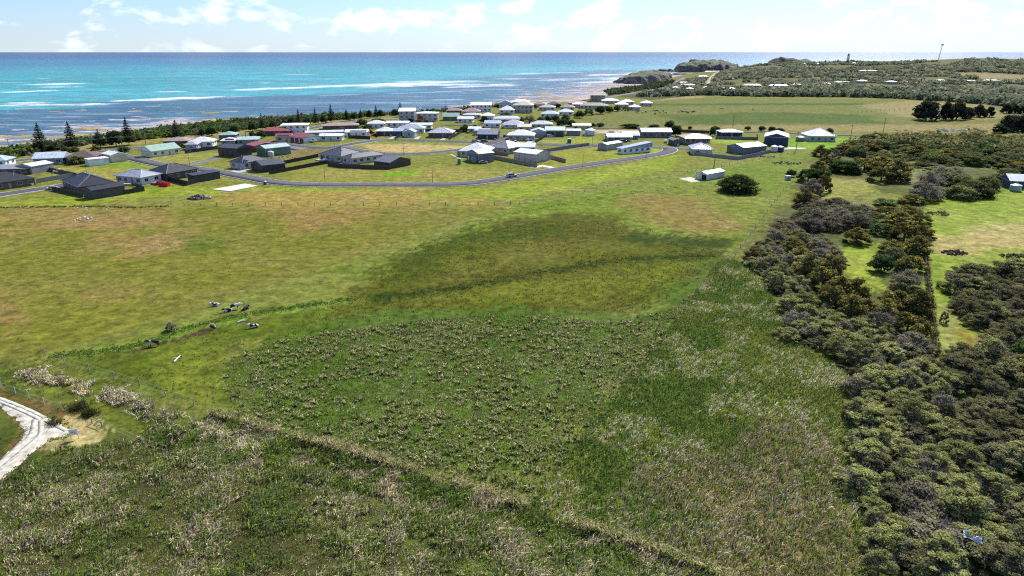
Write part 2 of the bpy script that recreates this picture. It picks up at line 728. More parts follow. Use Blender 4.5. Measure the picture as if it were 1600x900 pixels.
class MB:
    """collects boxes, prisms and tubes into one mesh"""

    def __init__(s):
        s.v, s.f = [], []

    def add(s, vs, fs):
        o = len(s.v)
        s.v += [tuple(map(float, v)) for v in vs]
        s.f += [tuple(i + o for i in f) for f in fs]
        return s

    def box(s, x0, x1, y0, y1, z0, z1):
        return s.add([(x0, y0, z0), (x1, y0, z0), (x1, y1, z0), (x0, y1, z0), (x0, y0, z1), (x1, y0, z1), (x1, y1, z1), (x0, y1, z1)],
                     [(0, 3, 2, 1), (4, 5, 6, 7), (0, 1, 5, 4), (1, 2, 6, 5), (2, 3, 7, 6), (3, 0, 4, 7)])

    def tube(s, a, b, r0, r1=None, n=6):
        a, b = Vector(a), Vector(b)
        r1 = r0 if r1 is None else r1
        d = (b - a).normalized()
        p = d.orthogonal().normalized()
        q = d.cross(p)
        vs = [a + (p * math.cos(t) + q * math.sin(t)) * r0 for t in [2 * math.pi * i / n for i in range(n)]]
        vs += [b + (p * math.cos(t) + q * math.sin(t)) * r1 for t in [2 * math.pi * i / n for i in range(n)]]
        fs = [(i, (i + 1) % n, n + (i + 1) % n, n + i) for i in range(n)] + [tuple(range(n))[::-1], tuple(range(n, 2 * n))]
        return s.add(vs, fs)

    def prism(s, poly, y0, y1):
        """poly in x,z; extruded along y"""
        n = len(poly)
        vs = [(x, y0, z) for x, z in poly] + [(x, y1, z) for x, z in poly]
        fs = [(i, (i + 1) % n, n + (i + 1) % n, n + i) for i in range(n)] + [tuple(range(n))[::-1], tuple(range(n, 2 * n))]
        return s.add(vs, fs)

    def lathe(s, prof, n=12, c=(0, 0)):
        vs, fs = [], []
        for r, z in prof:
            vs += [(c[0] + r * math.cos(2 * math.pi * i / n), c[1] + r * math.sin(2 * math.pi * i / n), z) for i in range(n)]
        for k in range(len(prof) - 1):
            fs += [(k * n + i, k * n + (i + 1) % n, (k + 1) * n + (i + 1) % n, (k + 1) * n + i) for i in range(n)]
        fs += [tuple(range(n))[::-1], tuple(range((len(prof) - 1) * n, len(prof) * n))]
        return s.add(vs, fs)

    def mesh(s, name, mat=None, smooth=False):
        me = bpy.data.meshes.new(name)
        me.from_pydata(s.v, [], s.f)
        bm = bmesh.new()
        bm.from_mesh(me)
        bmesh.ops.recalc_face_normals(bm, faces=bm.faces)
        bm.to_mesh(me)
        bm.free()
        if smooth:
            for p in me.polygons:
                p.use_smooth = True
        if mat:
            me.materials.append(mat)
        return me

    def build(s, name, mat=None, parent=None, smooth=False):
        return link(bpy.data.objects.new(name, s.mesh(name, mat, smooth)), parent)


def part(name, me, parent):
    return link(bpy.data.objects.new(name, me), parent)


def copy_tree(o, parent=None):
    c = o.copy()
    link(c)
    c.parent = parent
    for ch in o.children:
        copy_tree(ch, c)
    return c


def scatter(poly, spacing, jitter=0.9, seed=0):
    """jittered lattice inside a world polygon"""
    r = np.random.default_rng(seed)
    P = np.asarray(poly, float)
    x0, y0 = P.min(0)
    x1, y1 = P.max(0)
    gx, gy = np.meshgrid(np.arange(x0, x1, spacing), np.arange(y0, y1, spacing))
    gx = gx.ravel() + (r.random(gx.size) - 0.5) * spacing * jitter * 2
    gy = gy.ravel() + (r.random(gy.size) - 0.5) * spacing * jitter * 2
    k = inside(gx, gy, poly)
    return gx[k], gy[k]


# ================================================================== LAND, SEA, ROADS
def lin(r, g, b, k=0.55):
    f = lambda c: (c / 255 / 12.92) if c / 255 <= 0.04045 else ((c / 255 + 0.055) / 1.055) ** 2.4
    return np.array([f(r) * k, f(g) * k, f(b) * k])


# zones of grass, soil and rock: outline as surveyed, colour of the ground cover, soft edge in metres, wobble in metres
ZONES = [
    # wider setting
    ([(-300, 330), (1700, 330), (1700, 100), (900, 140), (700, 168), (400, 190), (0, 235), (-300, 290)], (138, 146, 62), 4, 3),
    # strip of dry verge behind the beach scrub
    ([(-100, 262), (60, 242), (160, 232), (300, 217), (420, 205), (520, 192), (620, 186), (620, 182), (520, 187), (400, 199), (250, 212), (120, 226), (0, 240), (-100, 258)], (168, 160, 96), 4, 3),
    # far paddock and its bands
    ([(905, 188), (960, 174), (1010, 160), (1060, 150), (1180, 153), (1400, 156), (1540, 163), (1590, 186), (1560, 210), (1380, 207), (1200, 205), (1060, 203), (930, 199)], (128, 136, 68), 6, 6),
    ([(1000, 156), (1050, 150.5), (1110, 150), (1080, 154), (1030, 157)], (176, 160, 112), 6, 5),
    ([(1010, 162), (1350, 161), (1350, 164.5), (1010, 165)], (86, 112, 48), 5, 4),
    ([(1030, 180), (1200, 175), (1370, 180), (1380, 193), (1200, 194), (1060, 196)], (92, 116, 46), 14, 10),
    ([(1060, 197), (1400, 195), (1570, 192), (1570, 210), (1400, 206), (1060, 203)], (164, 152, 98), 8, 6),
    ([(1340, 165), (1420, 157), (1540, 164), (1590, 184), (1500, 188), (1400, 182)], (166, 156, 104), 10, 8),
    ([(1488, 112), (1600, 116), (1640, 125), (1560, 127), (1500, 119)], (168, 158, 112), 6, 8),
    ([(1095, 122), (1180, 116), (1200, 122), (1110, 132)], (120, 122, 74), 15, 12),
    # hillside under scrub
    ([(1000, 149), (1100, 135), (1180, 104), (1600, 92), (1700, 92), (1700, 180), (1590, 186), (1540, 161), (1400, 153), (1200, 150), (1110, 146)], (126, 126, 82), 6, 5),
    ([(1488, 113), (1600, 117), (1640, 124), (1560, 126), (1505, 120)], (168, 158, 112), 4, 5),
    ([(940, 151), (1000, 143), (1040, 132), (1100, 125), (1100, 147), (1020, 156)], (96, 104, 60), 5, 5),
    # town blocks
    ([(0, 316), (100, 308), (260, 290), (420, 292), (640, 297), (760, 294), (900, 272), (1060, 242), (1060, 262), (900, 292), (800, 312), (640, 312), (400, 308), (250, 306), (100, 322), (0, 322)], (150, 168, 52), 3, 2),
    ([(60, 262), (130, 262), (230, 252), (236, 268), (150, 282), (80, 274)], (168, 164, 80), 4, 3),
    ([(120, 258), (200, 252), (250, 256), (240, 263), (190, 262), (150, 262)], (134, 162, 52), 3, 3),
    ([(205, 244), (300, 240), (345, 240), (330, 249), (292, 256), (250, 252)], (164, 166, 84), 4, 3),
    ([(440, 288), (440, 262), (520, 262), (620, 266), (680, 256), (800, 266), (800, 276), (720, 286), (640, 287)], (158, 158, 72), 5, 4),
    ([(560, 224), (640, 223), (735, 226), (735, 231), (690, 236), (640, 239), (600, 238), (570, 233)], (204, 186, 122), 4, 2),
    ([(545, 222), (735, 223), (770, 227), (735, 229), (640, 225), (560, 226)], (148, 160, 72), 2.5, 1.5),
    ([(595, 272), (655, 266), (650, 274), (600, 277)], (128, 176, 40), 3, 2),
    ([(455, 232), (530, 232), (500, 243), (445, 246), (438, 238)], (146, 134, 86), 4, 3),
    ([(836, 221), (920, 213), (945, 224), (860, 227)], (160, 172, 72), 4, 3),
    ([(862, 236), (930, 229), (1000, 243), (905, 260), (860, 264)], (158, 164, 62), 5, 3),
    ([(1000, 230), (1042, 231), (1040, 238), (960, 246), (950, 243)], (146, 176, 44), 3, 2),
    ([(1110, 216), (1195, 222), (1190, 230), (1150, 226), (1105, 224)], (150, 180, 58), 3, 2),
    ([(1210, 216), (1320, 215), (1370, 220), (1310, 234), (1220, 232)], (132, 178, 48), 3, 2),
    ([(930, 203), (1000, 203), (1000, 207), (935, 209)], (214, 200, 168), 2, 1),
    # pasture on the left
    ([(-400, 330), (0, 326), (260, 324), (420, 322), (800, 322), (560, 403), (52, 562), (-400, 600)], (134, 136, 52), 4, 4),
    ([(0, 328), (260, 328), (300, 352), (150, 366), (0, 350)], (158, 142, 78), 14, 12),
    ([(360, 296), (640, 296), (780, 316), (560, 332), (380, 330), (300, 316)], (172, 156, 78), 12, 10),
    ([(150, 355), (330, 362), (320, 392), (200, 402), (130, 385)], (160, 142, 78), 12, 12),
    ([(420, 330), (620, 324), (640, 345), (480, 352)], (158, 138, 74), 14, 10),
    ([(-50, 455), (40, 470), (60, 500), (0, 520), (-60, 510)], (164, 142, 86), 8, 8),
    ([(100, 450), (190, 452), (185, 474), (110, 474)], (158, 142, 78), 7, 7),
    ([(280, 366), (350, 362), (360, 392), (290, 394)], (110, 126, 44), 6, 5),
    # long paddock, upper part
    ([(800, 322), (1275, 234), (1180, 365), (1150, 395), (980, 400), (760, 370), (640, 392)], (122, 146, 46), 3, 3),
    ([(1000, 292), (1120, 292), (1230, 300), (1180, 345), (1060, 330)], (132, 146, 56), 10, 8),
    ([(985, 306), (1060, 306), (1110, 326), (1160, 352), (1100, 366), (1020, 350), (980, 325)], (152, 140, 72), 10, 6),
    # open ground left of the wet middle
    ([(800, 324), (700, 352), (560, 404), (330, 478), (130, 545), (330, 505), (470, 478), (580, 455), (610, 420), (640, 395), (760, 345)], (128, 142, 58), 3, 3),
    # wet middle: olive rushes
    ([(600, 420), (660, 385), (790, 345), (880, 333), (960, 340), (1010, 362), (1100, 372), (1150, 375), (1120, 420), (1080, 450), (1010, 490), (870, 500), (700, 492), (560, 505), (470, 498), (560, 470)], (98, 104, 24), 5, 5),
    ([(600, 425), (640, 395), (740, 360), (900, 350), (860, 375), (700, 410), (640, 440)], (84, 100, 24), 8, 6),
    ([(760, 380), (960, 372), (1050, 392), (900, 412), (760, 430), (680, 438)], (110, 116, 32), 10, 10),
    ([(640, 470), (860, 425), (1060, 410), (1080, 430), (960, 470), (820, 480), (680, 486)], (116, 126, 30), 9, 9),
    ([(1010, 362), (1120, 376), (1150, 378), (1130, 386), (1040, 386), (950, 375)], (66, 86, 20), 5, 4),
    # drain running through it
    ([(590, 463), (700, 447), (850, 421), (980, 402), (1120, 396), (1120, 402), (980, 408), (850, 429), (700, 457), (590, 472)], (66, 86, 22), 2.4, 2.2),
    # green belt round the tussocks
    ([(380, 548), (470, 500), (600, 490), (800, 478), (980, 490), (1060, 450), (1130, 405), (1040, 540), (830, 796), (370, 660), (300, 620)], (88, 118, 38), 4, 5),
    # lower left corner of the paddock
    ([(60, 562), (240, 535), (340, 510), (440, 490), (560, 478), (480, 505), (360, 545), (330, 585), (350, 650), (200, 605)], (104, 122, 34), 3, 3),
    ([(240, 560), (330, 545), (300, 590), (340, 640), (240, 612), (220, 590)], (128, 142, 46), 4, 3),
    ([(120, 570), (200, 560), (230, 580), (180, 592)], (92, 110, 24), 4, 3),
    # mud and weed along the creek
    ([(215, 541), (300, 518), (345, 504), (400, 493), (400, 499), (345, 510), (300, 525), (220, 547)], (92, 76, 56), 0.8, 1.0),
    ([(90, 554), (220, 536), (310, 509), (420, 484), (540, 468), (540, 473), (420, 492), (310, 516), (225, 541), (90, 560)], (118, 150, 48), 0.8, 0.9),
    # ground in front of the paddock
    ([(-300, 600), (50, 563), (370, 662), (830, 798), (1130, 905), (1130, 1100), (-400, 1100)], (92, 108, 44), 3, 3),
    ([(0, 572), (60, 570), (240, 640), (360, 690), (330, 720), (200, 690), (60, 620)], (112, 126, 46), 3, 3),
    ([(-50, 690), (60, 700), (300, 690), (420, 720), (620, 790), (700, 1000), (-60, 1000)], (92, 94, 50), 6, 5),
    # dark ditch soil outside the front boundary, with the ditch shadow painted in
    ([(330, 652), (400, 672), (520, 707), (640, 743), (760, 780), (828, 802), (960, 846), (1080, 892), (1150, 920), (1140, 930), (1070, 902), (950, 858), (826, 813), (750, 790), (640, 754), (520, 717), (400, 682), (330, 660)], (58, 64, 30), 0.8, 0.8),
    # right of the paddock
    ([(1135, 402), (1180, 420), (1240, 500), (1300, 560), (1340, 640), (1350, 900), (1360, 1100), (1130, 1100), (860, 810), (1000, 620)], (88, 114, 40), 4, 4),
    ([(980, 740), (1100, 700), (1300, 640), (1350, 820), (1360, 1000), (1150, 900)], (134, 122, 76), 9, 7),
    # thicket floor and lawns on the right
    ([(1215, 335), (1275, 236), (1480, 215), (1700, 230), (1700, 1100), (1350, 1100), (1340, 640), (1290, 555), (1175, 420), (1160, 390)], (104, 112, 58), 3, 3),
    ([(1265, 305), (1290, 278), (1365, 282), (1372, 296), (1340, 312), (1390, 322), (1340, 334), (1285, 316)], (160, 164, 80), 2.5, 2),
    ([(1330, 300), (1410, 305), (1440, 330), (1390, 345), (1330, 338)], (140, 146, 72), 4, 3),
    ([(1300, 388), (1372, 378), (1385, 420), (1370, 452), (1340, 456), (1310, 420)], (150, 172, 56), 2, 2),
    ([(1440, 312), (1600, 288), (1700, 290), (1700, 420), (1500, 424), (1490, 470), (1510, 500), (1560, 540), (1520, 562), (1440, 565), (1430, 480), (1436, 400)], (146, 170, 60), 2, 2),
    ([(1450, 365), (1600, 345), (1640, 360), (1640, 385), (1520, 402), (1450, 400)], (190, 180, 112), 6, 5),
    ([(1500, 350), (1590, 352), (1600, 362), (1540, 372), (1490, 360)], (196, 184, 122), 5, 4),
    ([(1462, 470), (1500, 485), (1505, 530), (1495, 558), (1465, 560)], (160, 168, 92), 1.5, 1),
    ([(1500, 510), (1555, 535), (1535, 556), (1500, 558)], (160, 146, 62), 2, 1.5),
    ([(1436, 470), (1462, 470), (1466, 562), (1440, 566)], (142, 168, 30), 1.5, 1),
    ([(1446, 400), (1449, 400), (1466, 560), (1462, 560)], (124, 96, 52), 0.5, 0.5),
    ([(1300, 222), (1420, 226), (1430, 252), (1340, 250), (1330, 262), (1440, 300), (1480, 262), (1560, 262), (1480, 225), (1430, 222)], (132, 138, 84), 5, 4),
    # track-side soil
    ([(-30, 596), (0, 612), (60, 630), (112, 648), (106, 656), (60, 644), (0, 622), (-30, 610)], (128, 108, 66), 1.4, 1.2),
    ([(88, 662), (112, 654), (146, 660), (164, 674), (156, 690), (120, 702), (84, 704), (66, 700), (78, 684)], (204, 190, 132), 1.4, 1.0),
    ([(-20, 632), (10, 642), (42, 664), (40, 684), (0, 728), (-30, 750), (-30, 735), (0, 712), (30, 680), (32, 668), (8, 650), (-20, 640)], (150, 118, 72), 0.6, 0.6),
]
TRACK = [(-30, 606), (0, 619), (37, 636), (72, 649), (92, 657), (106, 668), (114, 676), (103, 682), (78, 688), (47, 712), (25, 731), (0, 754), (-40, 790), (-40, 756), (0, 719), (24, 694), (34, 680), (36, 668), (22, 653), (0, 637), (-30, 622)]


def paint(X, Y, C):
    wx = (fbm(X / 7, Y / 7, 31, 4) - 0.5) * 2
    wx2 = (fbm(X / 34, Y / 34, 41, 3) - 0.5) * 2
    wx3 = (hash2(np.arange(len(X)), np.arange(len(X)) * 7, 3) - 0.5) * 2
    for k, (poly, rgb, soft, wob) in enumerate(ZONES):
        P = Gs(poly)
        a = np.asarray(P)
        m = (X > a[:, 0].min() - 40) & (X < a[:, 0].max() + 40) & (Y > a[:, 1].min() - 40) & (Y < a[:, 1].max() + 40)
        if not m.any():
            continue
        s = sdist(X[m], Y[m], P) + wx[m] * wob * 1.3 + wx2[m] * wob * 0.9 + wx3[m] * min(wob, 3)
        t = sstep(-soft * 0.55, soft * 0.55, s)[:, None]
        C[m] = C[m] * (1 - t) + lin(*rgb) * np.array([1.02, 1.0, 0.84]) * t
    return C


def grid_faces(nr, nc):
    i = np.arange(nr - 1)[:, None] * nc + np.arange(nc - 1)[None, :]
    i = i.ravel()
    return np.stack([i, i + 1, i + nc + 1, i + nc], 1)


def make_ground():
    nr, nc = 540, 500
    ys = np.geomspace(24, 2500, nr)
    rs = np.linspace(-1.15, 1.15, nc)
    Y, R = np.meshgrid(ys, rs, indexing='ij')
    X = Y * R
    X, Y = X.ravel(), Y.ravel()
    Z = height(X, Y)
    C = np.tile(lin(134, 138, 60), (len(X), 1))
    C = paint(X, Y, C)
    # foreshore: grey limestone flats with weed, sand against the scrub
    s = sdist(X, Y, LAND)
    n1, n2 = fbm(X / 14, Y / 7, 51, 4), fbm(X / 40, Y / 14, 61, 4)
    shore = 1 - sstep(-3, 10, s + (n1 - 0.5) * 12)
    base = lin(198, 188, 190, 0.6)[None] * (0.62 + 0.76 * n1[:, None])
    weed = sstep(0.56, 0.68, n2)[:, None]
    base = base * (1 - weed) + lin(190, 170, 90, 0.58) * weed
    dk = sstep(0.60, 0.70, fbm(X / 9, Y / 4, 71, 3))[:, None]
    base = base * (1 - 0.6 * dk) + lin(92, 88, 100, 0.6) * 0.6 * dk
    sand = (sstep(-38, -6, s + (n2 - 0.5) * 30) * (1 - sstep(-4, 10, s)))[:, None]
    base = base * (1 - 0.55 * sand) + lin(210, 200, 184, 0.6) * 0.55 * sand
    C = C * (1 - shore[:, None]) + base * shore[:, None]
    C *= (0.86 + 0.28 * fbm(X / 3.0, Y / 3.0, 81, 3))[:, None]
    me = mesh_np('ground', np.stack([X, Y, Z], 1), grid_faces(nr, nc), C, ground_mat(), True)
    o = link(bpy.data.objects.new('ground', me))
    tag(o, kind='structure')
    return o


make_ground()

FOAM = [  # surf: left end, right end (pixel), half depth in metres, strength
    ((395, 140), (690, 129), 26, 1.0), ((520, 134), (770, 132), 30, 1.0), ((640, 127.5), (760, 127), 22, 0.75), ((190, 158), (334, 152), 11, 1.0), ((10, 165), (165, 163), 11, 1.0), ((20, 161), (70, 161), 8, 0.8),
    ((54, 132), (122, 131), 16, 1.0), ((70, 136), (120, 136), 14, 0.6), ((-10, 145), (85, 142), 13, 1.0), ((0, 129), (40, 129), 12, 0.5), ((240, 144), (285, 143), 8, 0.7), ((700, 137), (800, 133), 16, 0.8),
    ((620, 146), (760, 141), 10, 0.5), ((760, 124), (860, 122), 18, 0.5), ((800, 116), (900, 113), 26, 0.6), ((930, 118), (1000, 115), 26, 0.8), ((960, 122), (985, 128), 14, 0.9), ((1000, 113), (1060, 117), 30, 0.9),
    ((440, 117), (490, 116.5), 16, 0.6), ((410, 129), (425, 128.5), 7, 0.8), ((60, 123), (80, 122.5), 8, 0.8), ((900, 130), (965, 127), 12, 0.7), ((500, 150), (560, 148), 6, 0.5), ((350, 152), (390, 151), 6, 0.4), ((850, 126), (960, 121), 20, 0.5)]


def make_sea():
    nr, nc = 430, 400
    ys = np.concatenate([np.geomspace(230, 3200, 330), np.geomspace(3300, 60000, 100)])
    rs = np.linspace(-1.3, 1.2, nc)
    Y, R = np.meshgrid(ys, rs, indexing='ij')
    X = (Y * R).ravel()
    Y = Y.ravel()
    s = -sdist(X, Y, LAND)                            # metres from the beach
    D = np.hypot(X, Y)
    n = fbm(X / 260, Y / 90, 91, 4)
    n2 = fbm(X / 60, Y / 22, 95, 4)
    reef, green, turq, teal, deep = lin(52, 116, 138, 0.56), lin(70, 184, 190, 0.6), lin(18, 168, 170, 0.6), lin(0, 124, 156, 0.58), lin(4, 66, 122, 0.55)
    C = np.tile(turq, (len(X), 1))

    def lay(col, t):
        nonlocal C
        C = C * (1 - t[:, None]) + col * t[:, None]
    lay(lin(48, 186, 192, 0.8), sstep(0.5, 0.7, n) * 0.6)
    lay(teal, sstep(1900, 4200, D + (n - 0.5) * 2600))
    lay(deep, sstep(4300, 9000, D + (n - 0.5) * 3000))
    lay(green, (1 - sstep(560, 800, s + (n - 0.5) * 500)) * 0.55)
    lay(reef, 1 - sstep(300, 420, s + (n - 0.5) * 340))
    lay(lin(40, 84, 124, 0.55), sstep(0.48, 0.66, n2) * (1 - sstep(240, 420, s)) * 0.7)
    lay(lin(150, 150, 156, 0.6), (1 - sstep(0, 100, s + (n2 - 0.5) * 140)) * 0.6)
    foam = np.zeros(len(X))
    for (a, b, w, k) in FOAM:
        A, B = Gp(*a, SEA), Gp(*b, SEA)
        d = seg_dist(X, Y, [A, B])
        t = np.clip(((X - A[0]) * (B[0] - A[0]) + (Y - A[1]) * (B[1] - A[1])) / ((B - A) ** 2).sum(), 0, 1)
        ww = 2.1 * w * (0.35 + 1.3 * vnoise(X / 45, Y * 0 + w, 7)) * (0.25 + 0.75 * np.sin(np.pi * np.clip(t, 0.04, 0.96)) ** 0.5)
        foam = np.maximum(foam, k * (1 - sstep(0.15, 1.25, d / ww)))
    wash = sstep(0.60, 0.74, fbm(X / 80, Y / 13, 97, 4)) * (1 - sstep(150, 330, s)) * 0.34
    foam = np.maximum(foam, wash * (s > 0))
    Z = np.full(len(X), SEA) + foam * 1.1 * (fbm(X / 12, Y / 12, 5, 2)) + 0.25 * (fbm(X / 30, Y / 11, 15, 2) - 0.5) * (D < 2500)
    me = mesh_np('sea', np.stack([X, Y, Z], 1), grid_faces(nr, nc), C, sea_mat(), True, {'foam': foam})
    tag(link(bpy.data.objects.new('sea', me)), kind='structure')


make_sea()


def headland(name, label, pts, top, seed, n=70, rough=5.0):
    """rocky point: steep broken sides, lumpy top; pts = outline in metres"""
    P = np.asarray(pts, float)
    x0, y0 = P.min(0) - 12
    x1, y1 = P.max(0) + 12
    nx, ny = n, max(24, int(n * (y1 - y0) / (x1 - x0)))
    X, Y = np.meshgrid(np.linspace(x0, x1, nx), np.linspace(y0, y1, ny))
    X, Y = X.ravel(), Y.ravel()
    w = (fbm(X / 18, Y / 18, seed, 4) - 0.5) * 26
    s = sdist(X, Y, pts) + w
    Z = -9 + (top + 9) * (0.72 * sstep(-7, 7, s) + 0.28 * sstep(0, 60, s)) * (0.6 + 0.75 * fbm(X / 45, Y / 45, seed + 3, 3)) + 1.7 * rough * (fbm(X / 12, Y / 12, seed + 7, 4) - 0.5) * sstep(-12, 0, s)
    Xj = X + (fbm(X / 9, Y / 9, seed + 9, 2) - 0.5) * 5
    me = mesh_np(name, np.stack([Xj, Y, Z], 1), grid_faces(ny, nx), None, ROCK, False)
    o = link(bpy.data.objects.new(name, me))
    tag(o, label, kind='structure')


ROCK = rock_mat()
g = lambda a, b, z=SEA: tuple(Gp(a, b, z))
A0 = g(966, 129)
headland('headland', 'dark rocky headland with scrub on its back', [A0, g(985, 131.5), g(1030, 130.5), (290, 1330), (330, 1480), (250, 1420), (205, 1370)], 14, 3)
headland('cliff', 'sheer dark sea cliff at the cape', [g(1063, 113.0), (500, 1990), (570, 2010), (640, 2050), (680, 2150), (560, 2180), (480, 2110)], 21, 13, 80, 7)
headland('sea_stack', 'low broken rock standing off the cape', [g(1042, 112), (440, 2060), (470, 2062), (465, 2100), (430, 2100)], 6, 23, 40, 6)
headland('rock_shelf', 'low rock shelf below the cape', [g(1048, 117.5), g(1085, 117.0), (480, 1790), (430, 1800)], 2.5, 29, 40, 3)
headland('bluff', 'bare pale bluff on the skyline', [(690, 1930), (830, 1930), (850, 2010), (700, 2010)], 30, 33, 50, 4)

# ------------------------------------------------------------------ roads
ASPH = simple('asphalt', (0.085, 0.083, 0.09), 0.9, var=0.25, scale=0.35, spec=0.2)
ASPH_PALE = simple('worn_asphalt', (0.16, 0.16, 0.16), 0.9, var=0.2, scale=0.3, spec=0.2)
CONC = simple('concrete', (0.42, 0.41, 0.38), 0.85, var=0.14, scale=0.6)
LIME = simple('crushed_limestone', (0.52, 0.475, 0.38), 0.95, var=0.4, scale=0.9, bump=0.6)
SANDY = simple('sandy_track_soil', (0.34, 0.30, 0.19), 0.95, var=0.25, scale=0.1)


def smooth_line(P, step=4.0):
    P = [np.asarray(p, float) for p in P]
    out = []
    n = len(P)
    for i in range(n - 1):
        p0, p1, p2, p3 = P[max(i - 1, 0)], P[i], P[i + 1], P[min(i + 2, n - 1)]
        k = max(2, int(np.linalg.norm(p2 - p1) / step))
        for j in range(k):
            t = j / k
            out.append(0.5 * ((2 * p1) + (-p0 + p2) * t + (2 * p0 - 5 * p1 + 4 * p2 - p3) * t * t + (-p0 + 3 * p1 - 3 * p2 + p3) * t ** 3))
    out.append(P[-1])
    return np.array(out)


def ribbon(name, line, off0, off1, z0, z1, mat, parent=None, skirt=0.5):
    d = np.gradient(line, axis=0)
    d /= np.linalg.norm(d, axis=1)[:, None] + 1e-9
    nrm = np.stack([-d[:, 1], d[:, 0]], 1)
    a, b = line + nrm * off0, line + nrm * off1
    zc = np.maximum(np.maximum(height(a[:, 0], a[:, 1]), height(b[:, 0], b[:, 1])), height(line[:, 0], line[:, 1]))
    k = np.ones(5) / 5
    zc = np.convolve(np.pad(zc, 2, 'edge'), k, 'valid')
    n = len(line)
    V = np.concatenate([np.c_[a, zc + z0], np.c_[b, zc + z1], np.c_[a, zc - skirt], np.c_[b, zc - skirt]])
    i = np.arange(n - 1)
    F = np.concatenate([np.stack([i, i + 1, n + i + 1, n + i], 1), np.stack([2 * n + i, 2 * n + i + 1, i + 1, i], 1), np.stack([n + i, n + i + 1, 3 * n + i + 1, 3 * n + i], 1)])
    o = link(bpy.data.objects.new(name, mesh_np(name, V, F, None, mat)), parent)
    return o


def road(name, px, w, mat=ASPH, kerb=True, lift=0.06, label=None):
    line = smooth_line([G(a, b)[:2] for a, b in px])
    r = tag(ribbon(name, line, -w / 2, w / 2, lift, lift, mat), label, kind='structure')
    if kerb:
        for s in (-1, 1):
            ribbon('kerb', line, s * (w / 2 + 0.003), s * (w / 2 + 0.45), lift + 0.11, lift + 0.10, CONC, r)
    return r


road('road', [(-60, 315), (0, 305), (45, 298), (85, 292), (104, 289)], 7.5, label='short road running in from the left edge')
road('road', [(163, 236.5), (178, 240), (200, 246), (262, 259.5), (302, 263), (344, 269.5), (400, 280), (425, 284.5), (459, 288), (512, 289), (600, 288.6), (690, 288.3), (735, 286.5), (800, 277), (900, 260.5), (1000, 246), (1032, 240.5), (1045, 236.5), (1046, 232.5), (1030, 230.5), (1012, 229.5)], 7.6, label='main sealed road curving past the pasture')
road('road', [(1040, 230.5), (1056, 231.2), (1078, 233)], 6, label='short stub of road by the hip-roofed house')
road('road', [(-40, 260), (30, 251), (100, 244), (160, 237), (205, 232), (275, 226), (335, 217.5), (380, 213), (430, 208), (482, 201.6), (518, 194.5), (555, 190.3), (600, 188), (624, 186), (690, 181)], 7.5, lift=0.06, label='coast road behind the pines')
road('road', [(412, 220.5), (455, 226.5), (490, 230), (512, 231), (535, 228), (572, 221.5), (606, 218.6), (675, 220), (737, 222), (770, 223.5), (840, 225.5), (926, 227.3), (1000, 228.6)], 7.5, lift=0.08, label='middle street through the houses')
road('road', [(538, 230), (570, 237), (600, 240.2), (650, 240.4), (700, 236.4), (735, 231.5), (768, 225)], 6.5, lift=0.1, label='crescent round the dry oval green')
road('road', [(769, 223), (778, 219.5), (790, 215), (800, 211)], 5.5, kerb=False, lift=0.1, label='side lane between navy house and cream house')
road('road', [(690, 195), (760, 196.5), (830, 198.5), (924, 200.2), (996, 201), (1066, 204.3), (1180, 206.6), (1260, 209), (1358, 212.4), (1482, 216), (1640, 222)], 7.5, kerb=False, label='straight back road beside the far paddock')
road('road', [(905, 157), (940, 153), (970, 148.8), (1005, 143.2), (1024.6, 139.6), (1042, 136.2), (1056, 128.5), (1069, 121.5)], 8, ASPH_PALE, False, 0.25, label='pale road climbing to the cape')
road('path', [(1104, 134.5), (1108, 126), (1115, 117.5), (1124, 112.5)], 7, SANDY, False, 0.3, label='sandy track up the scrub hill')
road('path', [(294, 257.5), (314, 252.5), (332, 249), (346, 245.5)], 5, ASPH_PALE, False, label='sealed driveway to the brown-black shed')
road('path', [(412, 224), (440, 228), (470, 233)], 9, ASPH_PALE, False, 0.04, label='gravelled yard beside the middle street')
road('path', [(848.5, 239.5), (880, 233.5), (926, 229)], 3.5, ASPH_PALE, False, 0.04, label='lane along the tan fence')
road('path', [(833, 262), (848, 259), (862, 263)], 4, LIME, False, 0.03, label='gravel apron below the cream shed')


def sheet(name, poly_px, mat, lift, parent=None, kind='structure', label=None, sub=True):
    P = Gs(poly_px)
    bm = bmesh.new()
    vs = [bm.verts.new((x, y, 0)) for x, y in P]
    f = bm.faces.new(vs)
    bmesh.ops.triangulate(bm, faces=[f])
    if sub:
        for _ in range(5):
            bmesh.ops.subdivide_edges(bm, edges=[e for e in bm.edges if e.calc_length() > 1.6], cuts=1)
            bmesh.ops.triangulate(bm, faces=bm.faces)
    for v in bm.verts:
        edge = float(seg_dist(np.array(v.co.x), np.array(v.co.y), P, True)) < 1e-3
        if edge:
            v.co.x += random.uniform(-0.35, 0.35)
            v.co.y += random.uniform(-0.35, 0.35)
        v.co.z = hz(v.co.x, v.co.y) + (lift if not edge else -0.03)
    bmesh.ops.recalc_face_normals(bm, faces=bm.faces)
    me = bpy.data.meshes.new(name)
    bm.to_mesh(me)
    bm.free()
    me.materials.append(mat)
    o = link(bpy.data.objects.new(name, me), parent)
    return tag(o, label, kind=kind)


